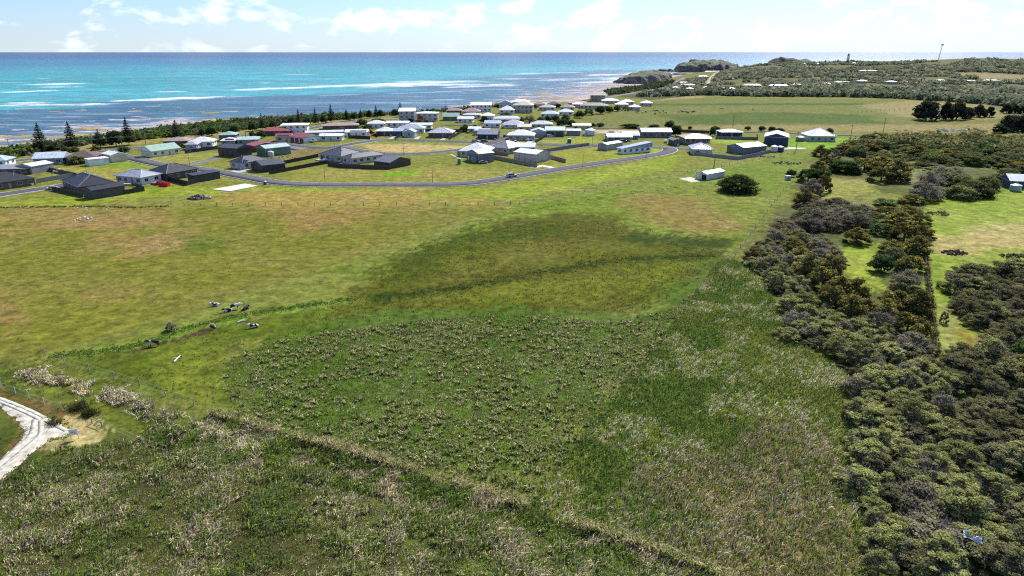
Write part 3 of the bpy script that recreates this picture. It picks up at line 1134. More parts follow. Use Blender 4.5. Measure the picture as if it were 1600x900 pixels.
sheet('track', TRACK, LIME, 0.10, label='white limestone track in the lower left corner')
trk = bpy.data.objects['track']
RUT = simple('packed_track', (0.46, 0.425, 0.345), 0.95, var=0.45, scale=1.6)
for ln in ([(-20, 621), (10, 632), (40, 645), (62, 656)], [(-20, 616), (12, 628), (44, 641), (70, 654)], [(64, 658), (62, 680), (40, 700), (12, 724), (-20, 752)], [(54, 656), (48, 680), (28, 698), (2, 722), (-24, 746)], [(66, 656), (84, 664), (104, 674)]):
    L_ = smooth_line([G(a, b)[:2] for a, b in ln], 0.8)
    ribbon('wheel_rut', L_, -0.32, 0.32, 0.112, 0.112, RUT, trk, 0.0)
sheet('gravel_pad', [(1060, 279), (1078, 276), (1090, 280), (1096, 283.5), (1080, 285)], LIME, 0.05, label='pale gravel patch beside the small white shed')
WATER = simple('creek_water', (0.03, 0.035, 0.06), 0.08, var=0.2, spec=0.6)
sheet('creek', [(224, 537), (236, 534.5), (243, 535), (236, 538.5), (226, 539.5)], WATER, 0.06, label='dark water of the muddy creek by the standing cow', sub=False)
sheet('creek', [(264, 524), (275, 521), (288, 519.5), (284, 523), (270, 526)], WATER, 0.06, label='pool in the creek beside bright weeds', sub=False)
sheet('creek', [(350, 505.5), (356, 504.5), (358, 506), (351, 507.5)], WATER, 0.06, label='small bluish pool farther up the creek', sub=False)
# ================================================================== VEGETATION
LEAF = leaf_mat('leaf_cover', 0.32, 0.30, 1.0)
BLADE = leaf_mat('grass_blades', 0.35, 0.12, 1.6)
BARK = simple('bark', (0.11, 0.085, 0.065), 0.95, var=0.3, scale=3)
BARK_GREY = simple('weathered_timber', (0.30, 0.27, 0.23), 0.95, var=0.3, scale=3)


def quads_from(P, Nn, size, r, aspect=(0.5, 1.0)):
    """one leaf spray (quad) at each P with normal Nn"""
    n = len(P)
    Nn = Nn / (np.linalg.norm(Nn, axis=1)[:, None] + 1e-9)
    t = r.normal(size=(n, 3))
    t -= (t * Nn).sum(1)[:, None] * Nn
    t /= np.linalg.norm(t, axis=1)[:, None] + 1e-9
    b = np.cross(Nn, t)
    s = np.asarray(size).reshape(-1, 1) * np.ones((n, 1))
    w = s * r.uniform(aspect[0], aspect[1], (n, 1))
    bend = Nn * s * 0.25
    V = np.stack([P - t * s - b * w * 0.4 - bend, P + b * w * -1.0 + bend * 0.3, P + t * s + b * w * 0.3 - bend, P + b * w * 1.0 + bend * 0.3], 1).reshape(-1, 3)
    F = np.arange(n * 4).reshape(n, 4)
    return V, F


def pick(pal, n, r):
    pal = np.asarray(pal, float)
    i = r.integers(0, len(pal), n)
    j = r.integers(0, len(pal), n)
    t = r.random((n, 1)) * 0.6
    c = pal[i] * (1 - t) + pal[j] * t
    return c * r.uniform(0.72, 1.28, (n, 1))


def crown_mesh(name, seed, pal, n=1300, lobes=12, size=0.045, tip=None, tip_p=0.0, base=0.0, lobe_r=(0.16, 0.27), flat=1.0, twigs=0, dome=True):
    """crown of unit width and height: leaf sprays over a cluster of uneven lobes"""
    r = np.random.default_rng(seed)
    Lc, Lr = [], []
    for k in range(lobes):
        a = 2 * math.pi * (k * 0.618 + r.random() * 0.2)
        e = math.asin(min(0.999, (k + 0.5) / lobes + r.uniform(-0.08, 0.04)))
        lr = r.uniform(*lobe_r)
        q = math.cos(e) * (0.5 - lr * 0.75) * r.uniform(0.75, 1.12)
        z = base + lr * 0.35 + (1 - base - lr * 1.3) * math.sin(e) * r.uniform(0.8, 1.1)
        Lc.append((q * math.cos(a), q * math.sin(a), z))
        Lr.append(lr)
    Lc, Lr = np.array(Lc), np.array(Lr)
    k = r.choice(lobes, n, p=Lr ** 2 / (Lr ** 2).sum())
    d = r.normal(size=(n, 3))
    d[:, 2] = np.where(d[:, 2] < -0.25, -d[:, 2] * 0.6, d[:, 2])
    d /= np.linalg.norm(d, axis=1)[:, None]
    rad = Lr[k] * (1 - 0.32 * r.random(n) ** 2 + 0.10 * r.normal(size=n))
    P = Lc[k] + d * rad[:, None] * np.array([1, 1, 0.9])
    P[:, 2] = np.maximum(P[:, 2], base + 0.01)
    Nn = d + r.normal(size=(n, 3)) * 0.55 + np.array([0, 0, 0.35])
    V, F = quads_from(P, Nn, size * r.uniform(0.6, 1.35, n), r)
    C = pick(pal, n, r)
    # each lobe leans to its own tone
    C *= r.uniform(0.75, 1.25, (lobes, 1))[k]
    if tip is not None:
        up = (d[:, 2] > 0.25) & (P[:, 2] > 0.35) & (r.random(n) < tip_p * r.uniform(0.3, 1.3, lobes)[k])
        C[up] = pick(tip, int(up.sum()), r)
    C = np.repeat(C, 4, 0)
    # close inner mass of leaves so that crowns are not hollow
    m = n // 4
    kk = r.choice(lobes, m)
    d2 = r.normal(size=(m, 3))
    d2 /= np.linalg.norm(d2, axis=1)[:, None]
    P2 = Lc[kk] + d2 * (Lr[kk] * 0.62)[:, None]
    P2[:, 2] = np.maximum(P2[:, 2], base + 0.02)
    V2, F2 = quads_from(P2, d2 + np.array([0, 0, .3]), size * 1.9 * np.ones(m), r)
    C2 = np.repeat(pick(pal, m, r), 4, 0)
    F = np.concatenate([F, F2 + len(V)])
    V = np.concatenate([V, V2])
    C = np.concatenate([C, C2])
    if twigs:
        a = r.uniform(0, 6.283, twigs)
        q0, q1 = r.uniform(0, 0.22, twigs), r.uniform(0.2, 0.5, twigs)
        z0, z1 = r.uniform(0.1, 0.5, twigs), r.uniform(0.5, 1.02, twigs)
        p0 = np.stack([np.cos(a) * q0, np.sin(a) * q0, z0], 1)
        p1 = np.stack([np.cos(a + .3) * q1, np.sin(a + .3) * q1, z1 - q1 * q1], 1)
        s = r.normal(size=(twigs, 3))
        s /= np.linalg.norm(s, axis=1)[:, None]
        s *= 0.0045
        V3 = np.stack([p0 - s, p0 + s, p1 + s * .6, p1 - s * .6], 1).reshape(-1, 3)
        F3 = np.arange(twigs * 4).reshape(-1, 4)
        C3 = np.repeat(np.array([[0.26, 0.23, 0.22]]) * r.uniform(0.6, 1.3, (twigs, 1)), 4, 0)
        F = np.concatenate([F, F3 + len(V)])
        V = np.concatenate([V, V3])
        C = np.concatenate([C, C3])
    V[:, 2] = np.maximum(V[:, 2], 0.0)
    return mesh_np(name, V, F, C, LEAF)


def trunk_mesh(seed, h=0.5, limbs=4, lean=0.0):
    r = random.Random(seed)
    m = MB()
    top = (lean, 0, h * 0.55)
    m.tube((0, 0, -0.05), top, 0.035, 0.026, 7)
    for i in range(limbs):
        a = 6.283 * i / limbs + r.random()
        e = (lean * 1.6 + 0.24 * math.cos(a), 0.24 * math.sin(a), h * r.uniform(0.95, 1.3))
        m.tube((top[0], top[1], top[2] - 0.02), e, 0.02, 0.009, 5)
        m.tube(e, (e[0] * 1.3 + r.uniform(-.05, .05), e[1] * 1.3 + r.uniform(-.05, .05), e[2] * 1.2), 0.009, 0.004, 4)
    return m.mesh('trunk', BARK)


def pine_mesh(seed, sparse=0.0):
    """Norfolk-type pine: level whorls of drooping branches, narrow cone; unit height, unit width"""
    r = np.random.default_rng(seed)
    P, Nn, S = [], [], []
    tiers = 15
    for i in range(tiers):
        f = i / (tiers - 1)
        z = 0.14 + 0.82 * f
        R = 0.5 * (1 - f) ** 0.8 + 0.025
        R *= r.uniform(0.86, 1.12)
        nb = 8 if f < 0.6 else 6
        for b in range(nb):
            if r.random() < sparse:
                continue
            a = 6.283 * (b / nb) + i * 0.9 + r.uniform(-.12, .12)
            rr = R * r.uniform(0.75, 1.08)
            ns = max(3, int(rr / 0.035))
            for s in range(ns):
                q = rr * (s + 0.6) / ns
                zz = z - 0.05 * (q / 0.5) + 0.045 * (q / max(rr, .01)) ** 2 * (0.4 + rr)
                for w in (-1, 0, 1):
                    aa = a + w * 0.16 * (1.0 - 0.5 * q / max(rr, .02))
                    P.append((q * math.cos(aa), q * math.sin(aa), zz + r.normal() * 0.006))
                    Nn.append((0.2 * math.cos(a) + r.normal() * .4, 0.2 * math.sin(a) + r.normal() * .4, 0.8))
                    S.append(0.034 * (0.7 + 0.5 * r.random()))
    for i in range(20):
        P.append((r.normal() * .008, r.normal() * .008, 0.93 + 0.08 * r.random()))
        Nn.append(r.normal(size=3))
        S.append(0.018)
    P, Nn = np.array(P), np.array(Nn)
    V, F = quads_from(P, Nn, np.array(S), r)
    C = np.repeat(pick([(0.030, 0.045, 0.026), (0.05, 0.065, 0.036), (0.075, 0.085, 0.045)], len(P), r), 4, 0)
    return mesh_np('crown', V, F, C, LEAF)


def pine_trunk():
    return MB().tube((0, 0, -0.03), (0, 0, 0.55), 0.028, 0.014, 7).tube((0, 0, 0.55), (0, 0, 1.0), 0.014, 0.003, 6).mesh('trunk', BARK)


GREYG = [(0.20, 0.225, 0.055), (0.29, 0.31, 0.085), (0.24, 0.215, 0.09), (0.34, 0.335, 0.13)]
LIMET = [(0.38, 0.42, 0.12), (0.30, 0.35, 0.10), (0.33, 0.35, 0.17)]
DARKS = [(0.14, 0.14, 0.05), (0.19, 0.18, 0.075), (0.24, 0.21, 0.11), (0.15, 0.17, 0.05)]
OCHRE = [(0.115, 0.13, 0.045), (0.15, 0.15, 0.05), (0.18, 0.155, 0.055)]
YELLOW = [(0.50, 0.39, 0.055), (0.40, 0.32, 0.065), (0.34, 0.26, 0.065)]
TWIGS = [(0.23, 0.20, 0.13), (0.29, 0.25, 0.17), (0.18, 0.185, 0.085), (0.25, 0.25, 0.11)]
GREEN = [(0.065, 0.124, 0.034), (0.098, 0.169, 0.042), (0.058, 0.098, 0.034)]
DKGREEN = [(0.036, 0.065, 0.029), (0.058, 0.094, 0.036), (0.078, 0.111, 0.046)]
LEAFY = [(0.125, 0.188, 0.050), (0.175, 0.237, 0.062), (0.237, 0.275, 0.094)]
OLIVE = [(0.130, 0.156, 0.058), (0.182, 0.195, 0.078), (0.098, 0.124, 0.049)]

SPEC = {
    'greygreen': [crown_mesh('crown', 100 + i, GREYG, 4200, 32, 0.020, LIMET, 0.5, lobe_r=(0.06, 0.15), twigs=160) for i in range(6)],
    'dark': [crown_mesh('crown', 120 + i, DARKS, 4600, 34, 0.0185, [(0.16, 0.155, 0.12), (0.13, 0.145, 0.07)], 0.30, lobe_r=(0.06, 0.145), twigs=60) for i in range(6)],
    'yellow': [crown_mesh('crown', 140 + i, OCHRE, 3000, 20, 0.025, YELLOW, 0.42, lobe_r=(0.10, 0.20)) for i in range(4)],
    'twig': [crown_mesh('crown', 160 + i, TWIGS, 2600, 24, 0.022, [(0.20, 0.18, 0.17), (0.16, 0.17, 0.11)], 0.3, lobe_r=(0.07, 0.17), twigs=300) for i in range(4)],
    'green': [crown_mesh('crown', 180 + i, GREEN, 2400, 18, 0.028, LEAFY, 0.35, lobe_r=(0.10, 0.2)) for i in range(3)],
    'leafy': [crown_mesh('crown', 190 + i, OLIVE, 2400, 20, 0.028, [(0.26, 0.30, 0.10), (0.2, 0.24, 0.08)], 0.45) for i in range(3)],
    'round': [crown_mesh('crown', 200 + i, DKGREEN, 1300, 12, 0.040, GREEN, 0.3, base=0.12, lobe_r=(0.2, 0.3)) for i in range(3)],
    'broad': [crown_mesh('crown', 210 + i, DKGREEN, 6000, 40, 0.019, [(0.09, 0.15, 0.045), (0.075, 0.125, 0.035)], 0.5, lobe_r=(0.12, 0.19)) for i in range(1)],
    'macro': [crown_mesh('crown', 220 + i, [(0.032, 0.045, 0.028), (0.05, 0.062, 0.036), (0.065, 0.075, 0.045)], 1500, 14, 0.040, None, 0, base=0.04, lobe_r=(0.14, 0.24)) for i in range(3)],
    'pine': [pine_mesh(230 + i, 0.05 * i) for i in range(3)],
}
TRUNKS = [trunk_mesh(i, 0.5, 4, random.uniform(-.05, .05)) for i in range(3)]
PTRUNK = pine_trunk()
TREE_N = {}


def tree(kind, x, y, w, h, name, label, cat, group, z=None, sink=0.05):
    """a plant of width w and height h standing at x, y"""
    lst = SPEC[kind]
    i = TREE_N.get(kind, 0)
    TREE_N[kind] = i + 1
    r = empty(name, (x, y, (hz(x, y) if z is None else z) - sink), random.uniform(0, 6.28), label, cat, group)
    part('trunk', PTRUNK if kind == 'pine' else TRUNKS[i % 3], r)
    part('crown', lst[i % len(lst)], r)
    r.scale = (w * random.uniform(0.92, 1.08), w * random.uniform(0.92, 1.08), h)
    return r


def tree_px(kind, x, yb, yt, wpx, name, label, cat='tree', group=None):
    p = G(x, yb)
    k = px_per_m(p)
    el = math.atan2(CAM_Z - p[2], math.hypot(p[0], p[1]))
    w = wpx / k
    h = max(0.8, ((yb - yt) / k - 0.5 * w * math.sin(el) * 0.6) / math.cos(el))
    return tree(kind, p[0], p[1], w * 1.06, h * 1.13, name, label, cat, group)


# ---- pines and round trees along the coast road
PINES = [(66, 236, 197, 26), (113, 232, 195, 24), (157, 230, 205, 24), (202, 226.5, 189, 21), (277, 217.5, 191, 22), (316, 212, 199, 13), (410, 203, 180, 13), (467, 194, 173, 11), (493.5, 194.5, 171, 12), (518, 191.5, 166, 13),
         (542, 189, 173, 13), (564, 184.5, 172, 9), (588, 182.5, 166.5, 9), (626, 182.5, 162, 12)]
for i, (x, yb, yt, w) in enumerate(PINES):
    nb = ['at the left end of the coast row', 'second from the left of the coast row', 'third from the left, squat and dark', 'tall and thin topped, fourth from the left', 'behind the green-roofed cream house', 'small, right of the big one behind the tan roof',
          'behind the red-roofed house', 'thin topped, behind the white two-storey house', 'open topped, between two round trees', 'tallest of the middle row by the coast road', 'broad, just right of the tallest one', 'small, first of the group by the road bend', 'slim, in the group by the road bend', 'above the grey three-storey house'][i]
    tree_px('pine', x, yb, yt, w, 'norfolk_pine', f'dark Norfolk pine {nb}', 'pine tree', 'pines along the coast road')
ROUNDS = [(182, 229, 204, 25), (194, 237.5, 228, 20), (331, 212, 197, 16), (367, 208, 195.5, 14), (395, 205, 192, 13), (427, 200, 188, 15), (456, 194, 183.5, 12), (481, 196, 183, 12), (506, 193, 180, 11), (553, 187.5, 177, 10), (577, 184.5, 172.5, 10), (594, 182.5, 171.5, 9), (617, 180, 170.5, 12), (636, 179, 169.5, 10), (408, 215.5, 203.5, 20), (394, 213.5, 206, 10), (566, 198, 185.5, 18), (590, 190, 184.5, 18)]
for i, (x, yb, yt, w) in enumerate(ROUNDS):
    tree_px('round', x, yb, yt, w, 'coast_tree', ['spreading pale tree with a thick trunk right of the third pine', 'rounded shrub on the corner of coast road and main road', 'ball-shaped dark tree behind the tan flat-roofed house', 'ball-shaped dark tree left of the green hip roof', 'ball-shaped dark tree right of the green hip roof',
                                                  'ball-shaped tree just right of the pine behind the red roof', 'ball-shaped tree left of the thin topped pine', 'ball-shaped tree right of the white two-storey house', 'rounded tree left of the tallest middle pine', 'rounded tree right of the broad pine', 'tall rounded tree in the road bend group',
                                                  'rounded tree right of the slim pine', 'rounded tree left of the last pine', 'small rounded tree right of the last pine', 'wide dark tree in front of the red-roofed house', 'small dark tree beside the wide one', 'dark tree at the end of the brown flat roof', 'low dark tree above the white house at the bend'][i], 'tree', 'rounded trees along the coast road')

# ---- lone broad tree in the paddock
tree_px('broad', 1152, 299, 272, 66, 'paddock_tree', 'broad dark dome-shaped tree alone in the paddock near the small white shed')

# ---- macrocarpa clump in the far paddock, and at the right edge
for (x, yb, yt, w, lb) in [(1446, 188, 158.5, 40, 'largest dark cypress of the clump in the far paddock'), (1478, 187.5, 161, 22, 'narrow dark cypress beside the largest in the far paddock'), (1494, 187, 162, 30, 'rounded dark cypress in the middle of the far clump'), (1510, 185.5, 168, 22, 'low dark cypress at the right of the far clump'), (1530, 183, 164.5, 22, 'flat-topped cypress with bare trunk right of the gap'), (1546, 182.5, 168, 16, 'thin half-bare cypress right of the flat-topped one'),
                           (1572, 177, 163, 16, 'windswept leaning cypress, first by the scrub edge'), (1586, 177, 165, 15, 'windswept leaning cypress, second by the scrub edge'), (1598, 178, 166, 14, 'windswept leaning cypress at the picture edge'),
                           (1578, 205, 180, 42, 'big dark cypress at the right edge above the scrub'), (1606, 206, 172, 44, 'dark cypress cut off by the right edge'), (1562, 208, 196, 24, 'low dark cypress bough left of the big edge tree')]:
    tree_px('macro', x, yb, yt, w, 'cypress_tree', lb, 'tree', 'cypresses by the far paddock')

# ---- yellow-flowering hedge trees and others right of the paddock (listed one by one)
HEDGE = [(1424, 318, 303, 42, 'yellow'), (1382, 322, 309, 36, 'green'), (1416, 334, 320, 40, 'yellow'), (1384, 338, 321, 36, 'yellow'), (1436, 350, 330, 34, 'yellow'), (1404, 352, 330, 44, 'yellow'), (1440, 372, 348, 36, 'yellow'), (1412, 374, 346, 44, 'yellow'), (1377, 366, 345, 36, 'green'),
         (1338, 380, 352, 42, 'yellow'), (1430, 398, 368, 48, 'yellow'), (1394, 396, 374, 44, 'yellow'), (1376, 424, 396, 34, 'round'), (1420, 424, 396, 48, 'yellow'), (1394, 408, 384, 36, 'leafy'), (1414, 450, 420, 52, 'twig'), (1398, 484, 448, 54, 'yellow'), (1432, 492, 452, 52, 'yellow'), (1380, 500, 466, 46, 'yellow'), (1416, 520, 484, 54, 'yellow'), (1440, 540, 498, 40, 'yellow'),
         (1264, 436, 398, 44, 'yellow'), (1298, 432, 394, 40, 'yellow'), (1284, 452, 414, 46, 'yellow'), (1310, 476, 426, 56, 'yellow'), (1336, 478, 436, 46, 'yellow'), (1296, 486, 440, 48, 'yellow'), (1326, 502, 456, 48, 'yellow'), (1352, 498, 462, 46, 'yellow'), (1372, 520, 482, 50, 'twig'),
         (1255, 322, 296, 34, 'yellow'), (1268, 305, 280, 34, 'twig'), (1286, 300, 272, 26, 'yellow'), (1262, 284, 262, 34, 'green'), (1282, 286, 262, 28, 'round'), (1278, 270, 250, 28, 'yellow'), (1290, 262, 243, 26, 'yellow'), (1236, 276, 264, 16, 'round'), (1300, 248, 230, 26, 'dark'), (1282, 244, 228, 26, 'yellow'), (1318, 238, 224, 30, 'yellow'), (1338, 244, 226, 30, 'leafy'),
         (1322, 270, 248, 46, 'green'), (1350, 266, 246, 44, 'yellow'), (1376, 270, 242, 46, 'yellow'), (1398, 282, 250, 54, 'yellow'), (1376, 284, 258, 40, 'yellow'), (1310, 268, 254, 24, 'round'), (1332, 272, 256, 30, 'green'),
         (1486, 288, 268, 54, 'leafy'), (1520, 306, 280, 56, 'leafy'), (1500, 310, 288, 50, 'leafy'), (1540, 296, 274, 40, 'leafy'), (1482, 278, 258, 52, 'twig'), (1450, 300, 268, 50, 'twig'), (1444, 312, 284, 50, 'twig'), (1572, 280, 262, 36, 'leafy')]
NM = {'yellow': ('flowering_tree', 'dense tree with yellow-ochre tops', 'tree'), 'green': ('green_shrub', 'bright green leafy shrub', 'shrub'), 'round': ('dark_shrub', 'dark green rounded shrub', 'shrub'), 'leafy': ('willow_shrub', 'pale green billowing shrub', 'shrub'), 'twig': ('grey_shrub', 'grey twiggy shrub', 'shrub'), 'dark': ('coastal_shrub', 'dark olive-grey shrub', 'shrub'), 'greygreen': ('lime_tipped_shrub', 'grey-green shrub with lime tips', 'shrub')}
for (x, yb, yt, w, k) in HEDGE:
    nm, lb, ct = NM[k]
    where = 'along the fence beside the right lawn' if x > 1360 and yb > 315 else ('in the cluster below the small lawn' if yb > 380 else ('in the hedge at the paddock corner' if x < 1300 else ('by the lawn in front of the dark shed' if x > 1430 else 'between the small lawns')))
    tree_px(k, x, yb, yt, w, nm, f'{lb} {where}', ct, f'{ct}s of one kind {where}')

# ---- thickets: plants set one by one, nearest first
THICK = [
    ([(1180, 425), (1215, 470), (1245, 500), (1225, 530), (1290, 556), (1318, 570), (1340, 610), (1328, 670), (1330, 730), (1342, 790), (1356, 830), (1352, 905), (1606, 905), (1566, 830), (1514, 740), (1494, 640), (1462, 575), (1444, 540), (1400, 530), (1350, 505), (1290, 490), (1250, 445), (1200, 415)], 2.5, [('greygreen', .80), ('twig', .08), ('dark', .12)], (3.0, 5.0), (2.0, 3.4), 'in the pale thicket at lower right'),
    ([(1466, 566), (1505, 560), (1545, 556), (1560, 540), (1530, 520), (1508, 500), (1490, 480), (1490, 445), (1502, 428), (1600, 420), (1720, 440), (1720, 905), (1610, 905), (1570, 830), (1518, 740), (1498, 640)], 3.0, [('dark', .86), ('greygreen', .10), ('green', .04)], (3.8, 6.0), (2.2, 3.8), 'in the dark thicket at the right edge'),
    ([(1170, 392), (1200, 372), (1262, 372), (1300, 392), (1310, 412), (1270, 420), (1250, 440), (1200, 415), (1180, 425), (1160, 405)], 3.3, [('twig', .42), ('greygreen', .43), ('yellow', .15)], (3.5, 5.5), (2.2, 3.6), 'beside the paddock boundary'),
    ([(1236, 345), (1250, 322), (1330, 322), (1362, 338), (1370, 352), (1320, 362), (1262, 372), (1205, 372), (1222, 352)], 4.2, [('twig', .5), ('dark', .3), ('leafy', .2)], (5, 7.5), (2.6, 4.2), 'above the small lawn'),
    ([(1308, 236), (1350, 226), (1430, 226), (1480, 240), (1560, 250), (1560, 262), (1480, 262), (1450, 275), (1430, 262), (1400, 250), (1340, 252)], 5.0, [('leafy', .4), ('greygreen', .4), ('twig', .2)], (2.5, 6), (0.8, 2.0), 'in the low scrub behind the small lawns'),
    ([(1306, 245), (1350, 222), (1430, 217), (1500, 217), (1600, 222), (1680, 232), (1680, 272), (1600, 270), (1560, 262), (1480, 256), (1420, 252), (1400, 240), (1350, 238)], 6.5, [('dark', .35), ('green', .2), ('yellow', .15), ('leafy', .15), ('round', .15)], (7, 12), (2.8, 5.5), 'in the mixed scrub near the back road'),
]
NEARP = []
for poly, sp, mix, wr, hr, where in THICK:
    P = Gs(poly)
    xs, ys = scatter(P, sp, 0.55, len(NEARP) + 3)
    for x, y in zip(xs, ys):
        NEARP.append((math.hypot(x, y), x, y, mix, wr, hr, where))
NEARP.sort()
rest = []
cnt = {}
for (d, x, y, mix, wr, hr, where) in NEARP:
    u = random.random()
    for k, p in mix:
        u -= p
        if u <= 0:
            break
    w, h = random.uniform(*wr) * 1.2, random.uniform(*hr)
    q_ = random.random()
    if q_ < 0.14:
        w *= 1.35
        h *= 1.3
    elif q_ > 0.62:
        w *= 0.6
        h *= random.uniform(0.55, 0.9)
    nm, lb, ct = NM[k]
    if abs(x) / max(y, 1) > 1.0 or cnt.get(nm, 0) >= 290:
        rest.append((x, y, w, h, k))
        continue
    cnt[nm] = cnt.get(nm, 0) + 1
    tree(k, x, y, w, h, nm, f'{lb} {where}', ct, f'{ct}s of one kind {where}')
print('thicket', cnt, 'rest', len(rest))


def bush_mass(name, items, npl, size, pal_of, label, seed=1):
    """scrub too dense to count, as one mass of leaf sprays: items (x, y, w, h, kind)"""
    r = np.random.default_rng(seed)
    it = np.array([(a, b, c, d) for a, b, c, d, _ in items], float)
    n = len(it)
    z = height(it[:, 0], it[:, 1])
    tone = r.uniform(0.75, 1.25, n)
    PV, PF, PC = [], [], []
    d = r.normal(size=(n, npl, 3))
    d[:, :, 2] = np.abs(d[:, :, 2]) * 1.15
    d /= np.linalg.norm(d, axis=2)[:, :, None]
    rad = 1 + 0.22 * r.normal(size=(n, npl, 1))
    off = d * rad * np.stack([it[:, 2] / 2, it[:, 2] / 2, it[:, 3]], 1)[:, None, :]
    P = off + np.stack([it[:, 0], it[:, 1], z - 0.1], 1)[:, None, :]
    S = (it[:, 2] * size)[:, None] * r.uniform(0.6, 1.4, (n, npl))
    P = P.reshape(-1, 3)
    Nn = d.reshape(-1, 3) + r.normal(size=(n * npl, 3)) * 0.45 + np.array([0, 0, 0.3])
    V, F = quads_from(P, Nn, S.ravel(), r, (0.7, 1.1))
    C = np.zeros((n, npl, 3))
    for i in range(n):
        C[i] = pick(pal_of(items[i][4]), npl, r) * tone[i]
    o = link(bpy.data.objects.new(name, mesh_np(name, V, F, np.repeat(C.reshape(-1, 3), 4, 0), LEAF)))
    return tag(o, label, 'scrub', kind='stuff')


PAL = {'greygreen': GREYG, 'dark': DARKS, 'twig': TWIGS, 'yellow': OCHRE + YELLOW[:1], 'green': GREEN, 'leafy': OLIVE, 'round': DKGREEN}
if rest:
    bush_mass('scrub', rest, 320, 0.05, lambda k: PAL[k], 'rest of the thicket beyond the nearest shrubs', 5)

# coastal scrub between road and beach
CS = [(-60, 262), (-60, 242), (0, 229.5), (100, 217.5), (220, 201.5), (320, 190.5), (400, 185.5), (445, 182.5), (496, 179.5), (537, 178.5), (606, 176.2), (687, 171.5), (740, 167), (790, 163), (790, 166), (700, 174), (640, 178), (606, 180), (560, 184), (520, 188), (470, 193), (410, 200), (330, 209), (270, 214.5), (215, 220), (150, 226), (100, 231), (40, 243), (0, 252)]
near_edge = CS[CS.index((790, 166)):]
CSW = [np.array(Gp(a, b, 0.0)) for a, b in near_edge]
CSW = CSW + [np.array(Gp(a, b, -4.0)) for a, b in [(-140, 262)] + CS[2:CS.index((790, 166))]]
xs, ys = scatter([tuple(q) for q in CSW], 4.2, 0.8, 77)
kk = sdist(xs, ys, LAND) > 5
xs, ys = xs[kk], ys[kk]
items = [(x, y, random.uniform(4, 7.5), random.uniform(1.4, 3.0), random.choice(['c1', 'c1', 'c2', 'c3'])) for x, y in zip(xs, ys)]
bush_mass('coastal_scrub', items, 36, 0.17, lambda k: {'c1': [(0.07, 0.12, 0.026), (0.11, 0.165, 0.04), (0.14, 0.18, 0.05)], 'c2': [(0.05, 0.08, 0.026), (0.075, 0.11, 0.035)], 'c3': [(0.10, 0.11, 0.06), (0.12, 0.11, 0.085)]}[k], 'dense green scrub along the beach', 8)
# hill scrub
HILLP = [(1000, 148.5), (1040, 140), (1075, 126), (1110, 122), (1150, 106), (1180, 103), (1220, 99), (1320, 97), (1400, 97), (1500, 95), (1600, 93.5), (1720, 93.5), (1720, 175), (1600, 172), (1570, 164), (1520, 159), (1460, 156), (1400, 153), (1330, 150), (1240, 149), (1180, 150), (1120, 147)]
HP = Gs(HILLP)
xs, ys = scatter(HP, 10.5, 0.8, 78)
FIELD = Gs([(1488, 112), (1600, 116), (1720, 120), (1720, 127), (1560, 127.5), (1500, 119.5)])
keep = ~inside(xs, ys, FIELD) & (fbm(xs / 60, ys / 60, 14, 3) > 0.44)
TRK = np.array([G(a, b)[:2] for a, b in [(1104, 134.5), (1108, 126), (1115, 117.5), (1124, 112.5)]])
RDC = np.array([G(a, b)[:2] for a, b in [(970, 148.8), (1005, 143.2), (1024.6, 139.6), (1042, 136.2), (1056, 128.5), (1069, 121.5)]])
keep &= (seg_dist(xs, ys, TRK) > 9) & (seg_dist(xs, ys, RDC) > 9)
items = [(x, y, random.uniform(8, 15), random.uniform(2.0, 5.0), random.choice(['h1', 'h1', 'h2', 'h3'])) for x, y in zip(xs[keep], ys[keep])]
HCOL = {'h1': [(0.19, 0.21, 0.125), (0.25, 0.26, 0.155)], 'h2': [(0.14, 0.165, 0.10), (0.185, 0.205, 0.12)], 'h3': [(0.30, 0.295, 0.185), (0.25, 0.24, 0.17)]}  # scrub greens, lightened to stand in for distance haze
bush_mass('hill_scrub', items, 26, 0.19, lambda k: HCOL[k], 'low grey-green scrub covering the far hill', 9)
print('hill', len(items))
# denser dark belt where the hill meets the far paddock
BELT = [(1000, 152), (1100, 149), (1180, 151), (1330, 152), (1400, 154.5), (1470, 158), (1540, 163), (1600, 170), (1600, 164), (1540, 157), (1400, 149), (1250, 145.5), (1180, 148), (1110, 145), (1040, 148), (1000, 150)]
xs, ys = scatter(Gs(BELT), 8, 0.7, 79)
items = [(x, y, random.uniform(8, 13), random.uniform(3.5, 7), 'h2') for x, y in zip(xs, ys)]
bush_mass('scrub_belt', items, 40, 0.17, lambda k: HCOL[k], 'dark belt of scrub at the foot of the hill', 10)
HL = [(945, 142), (985, 136.5), (1030, 130), (1050, 127), (1048, 133), (1022, 139), (985, 144), (960, 148)]
xs, ys = scatter(Gs(HL), 7, 0.7, 80)
items = [(x, y, random.uniform(6, 10), random.uniform(1.5, 3.5), 'c2') for x, y in zip(xs, ys)]
bush_mass('headland_scrub', items, 30, 0.17, lambda k: [(0.05, 0.07, 0.034), (0.075, 0.095, 0.045)], 'low green scrub below the headland', 12)

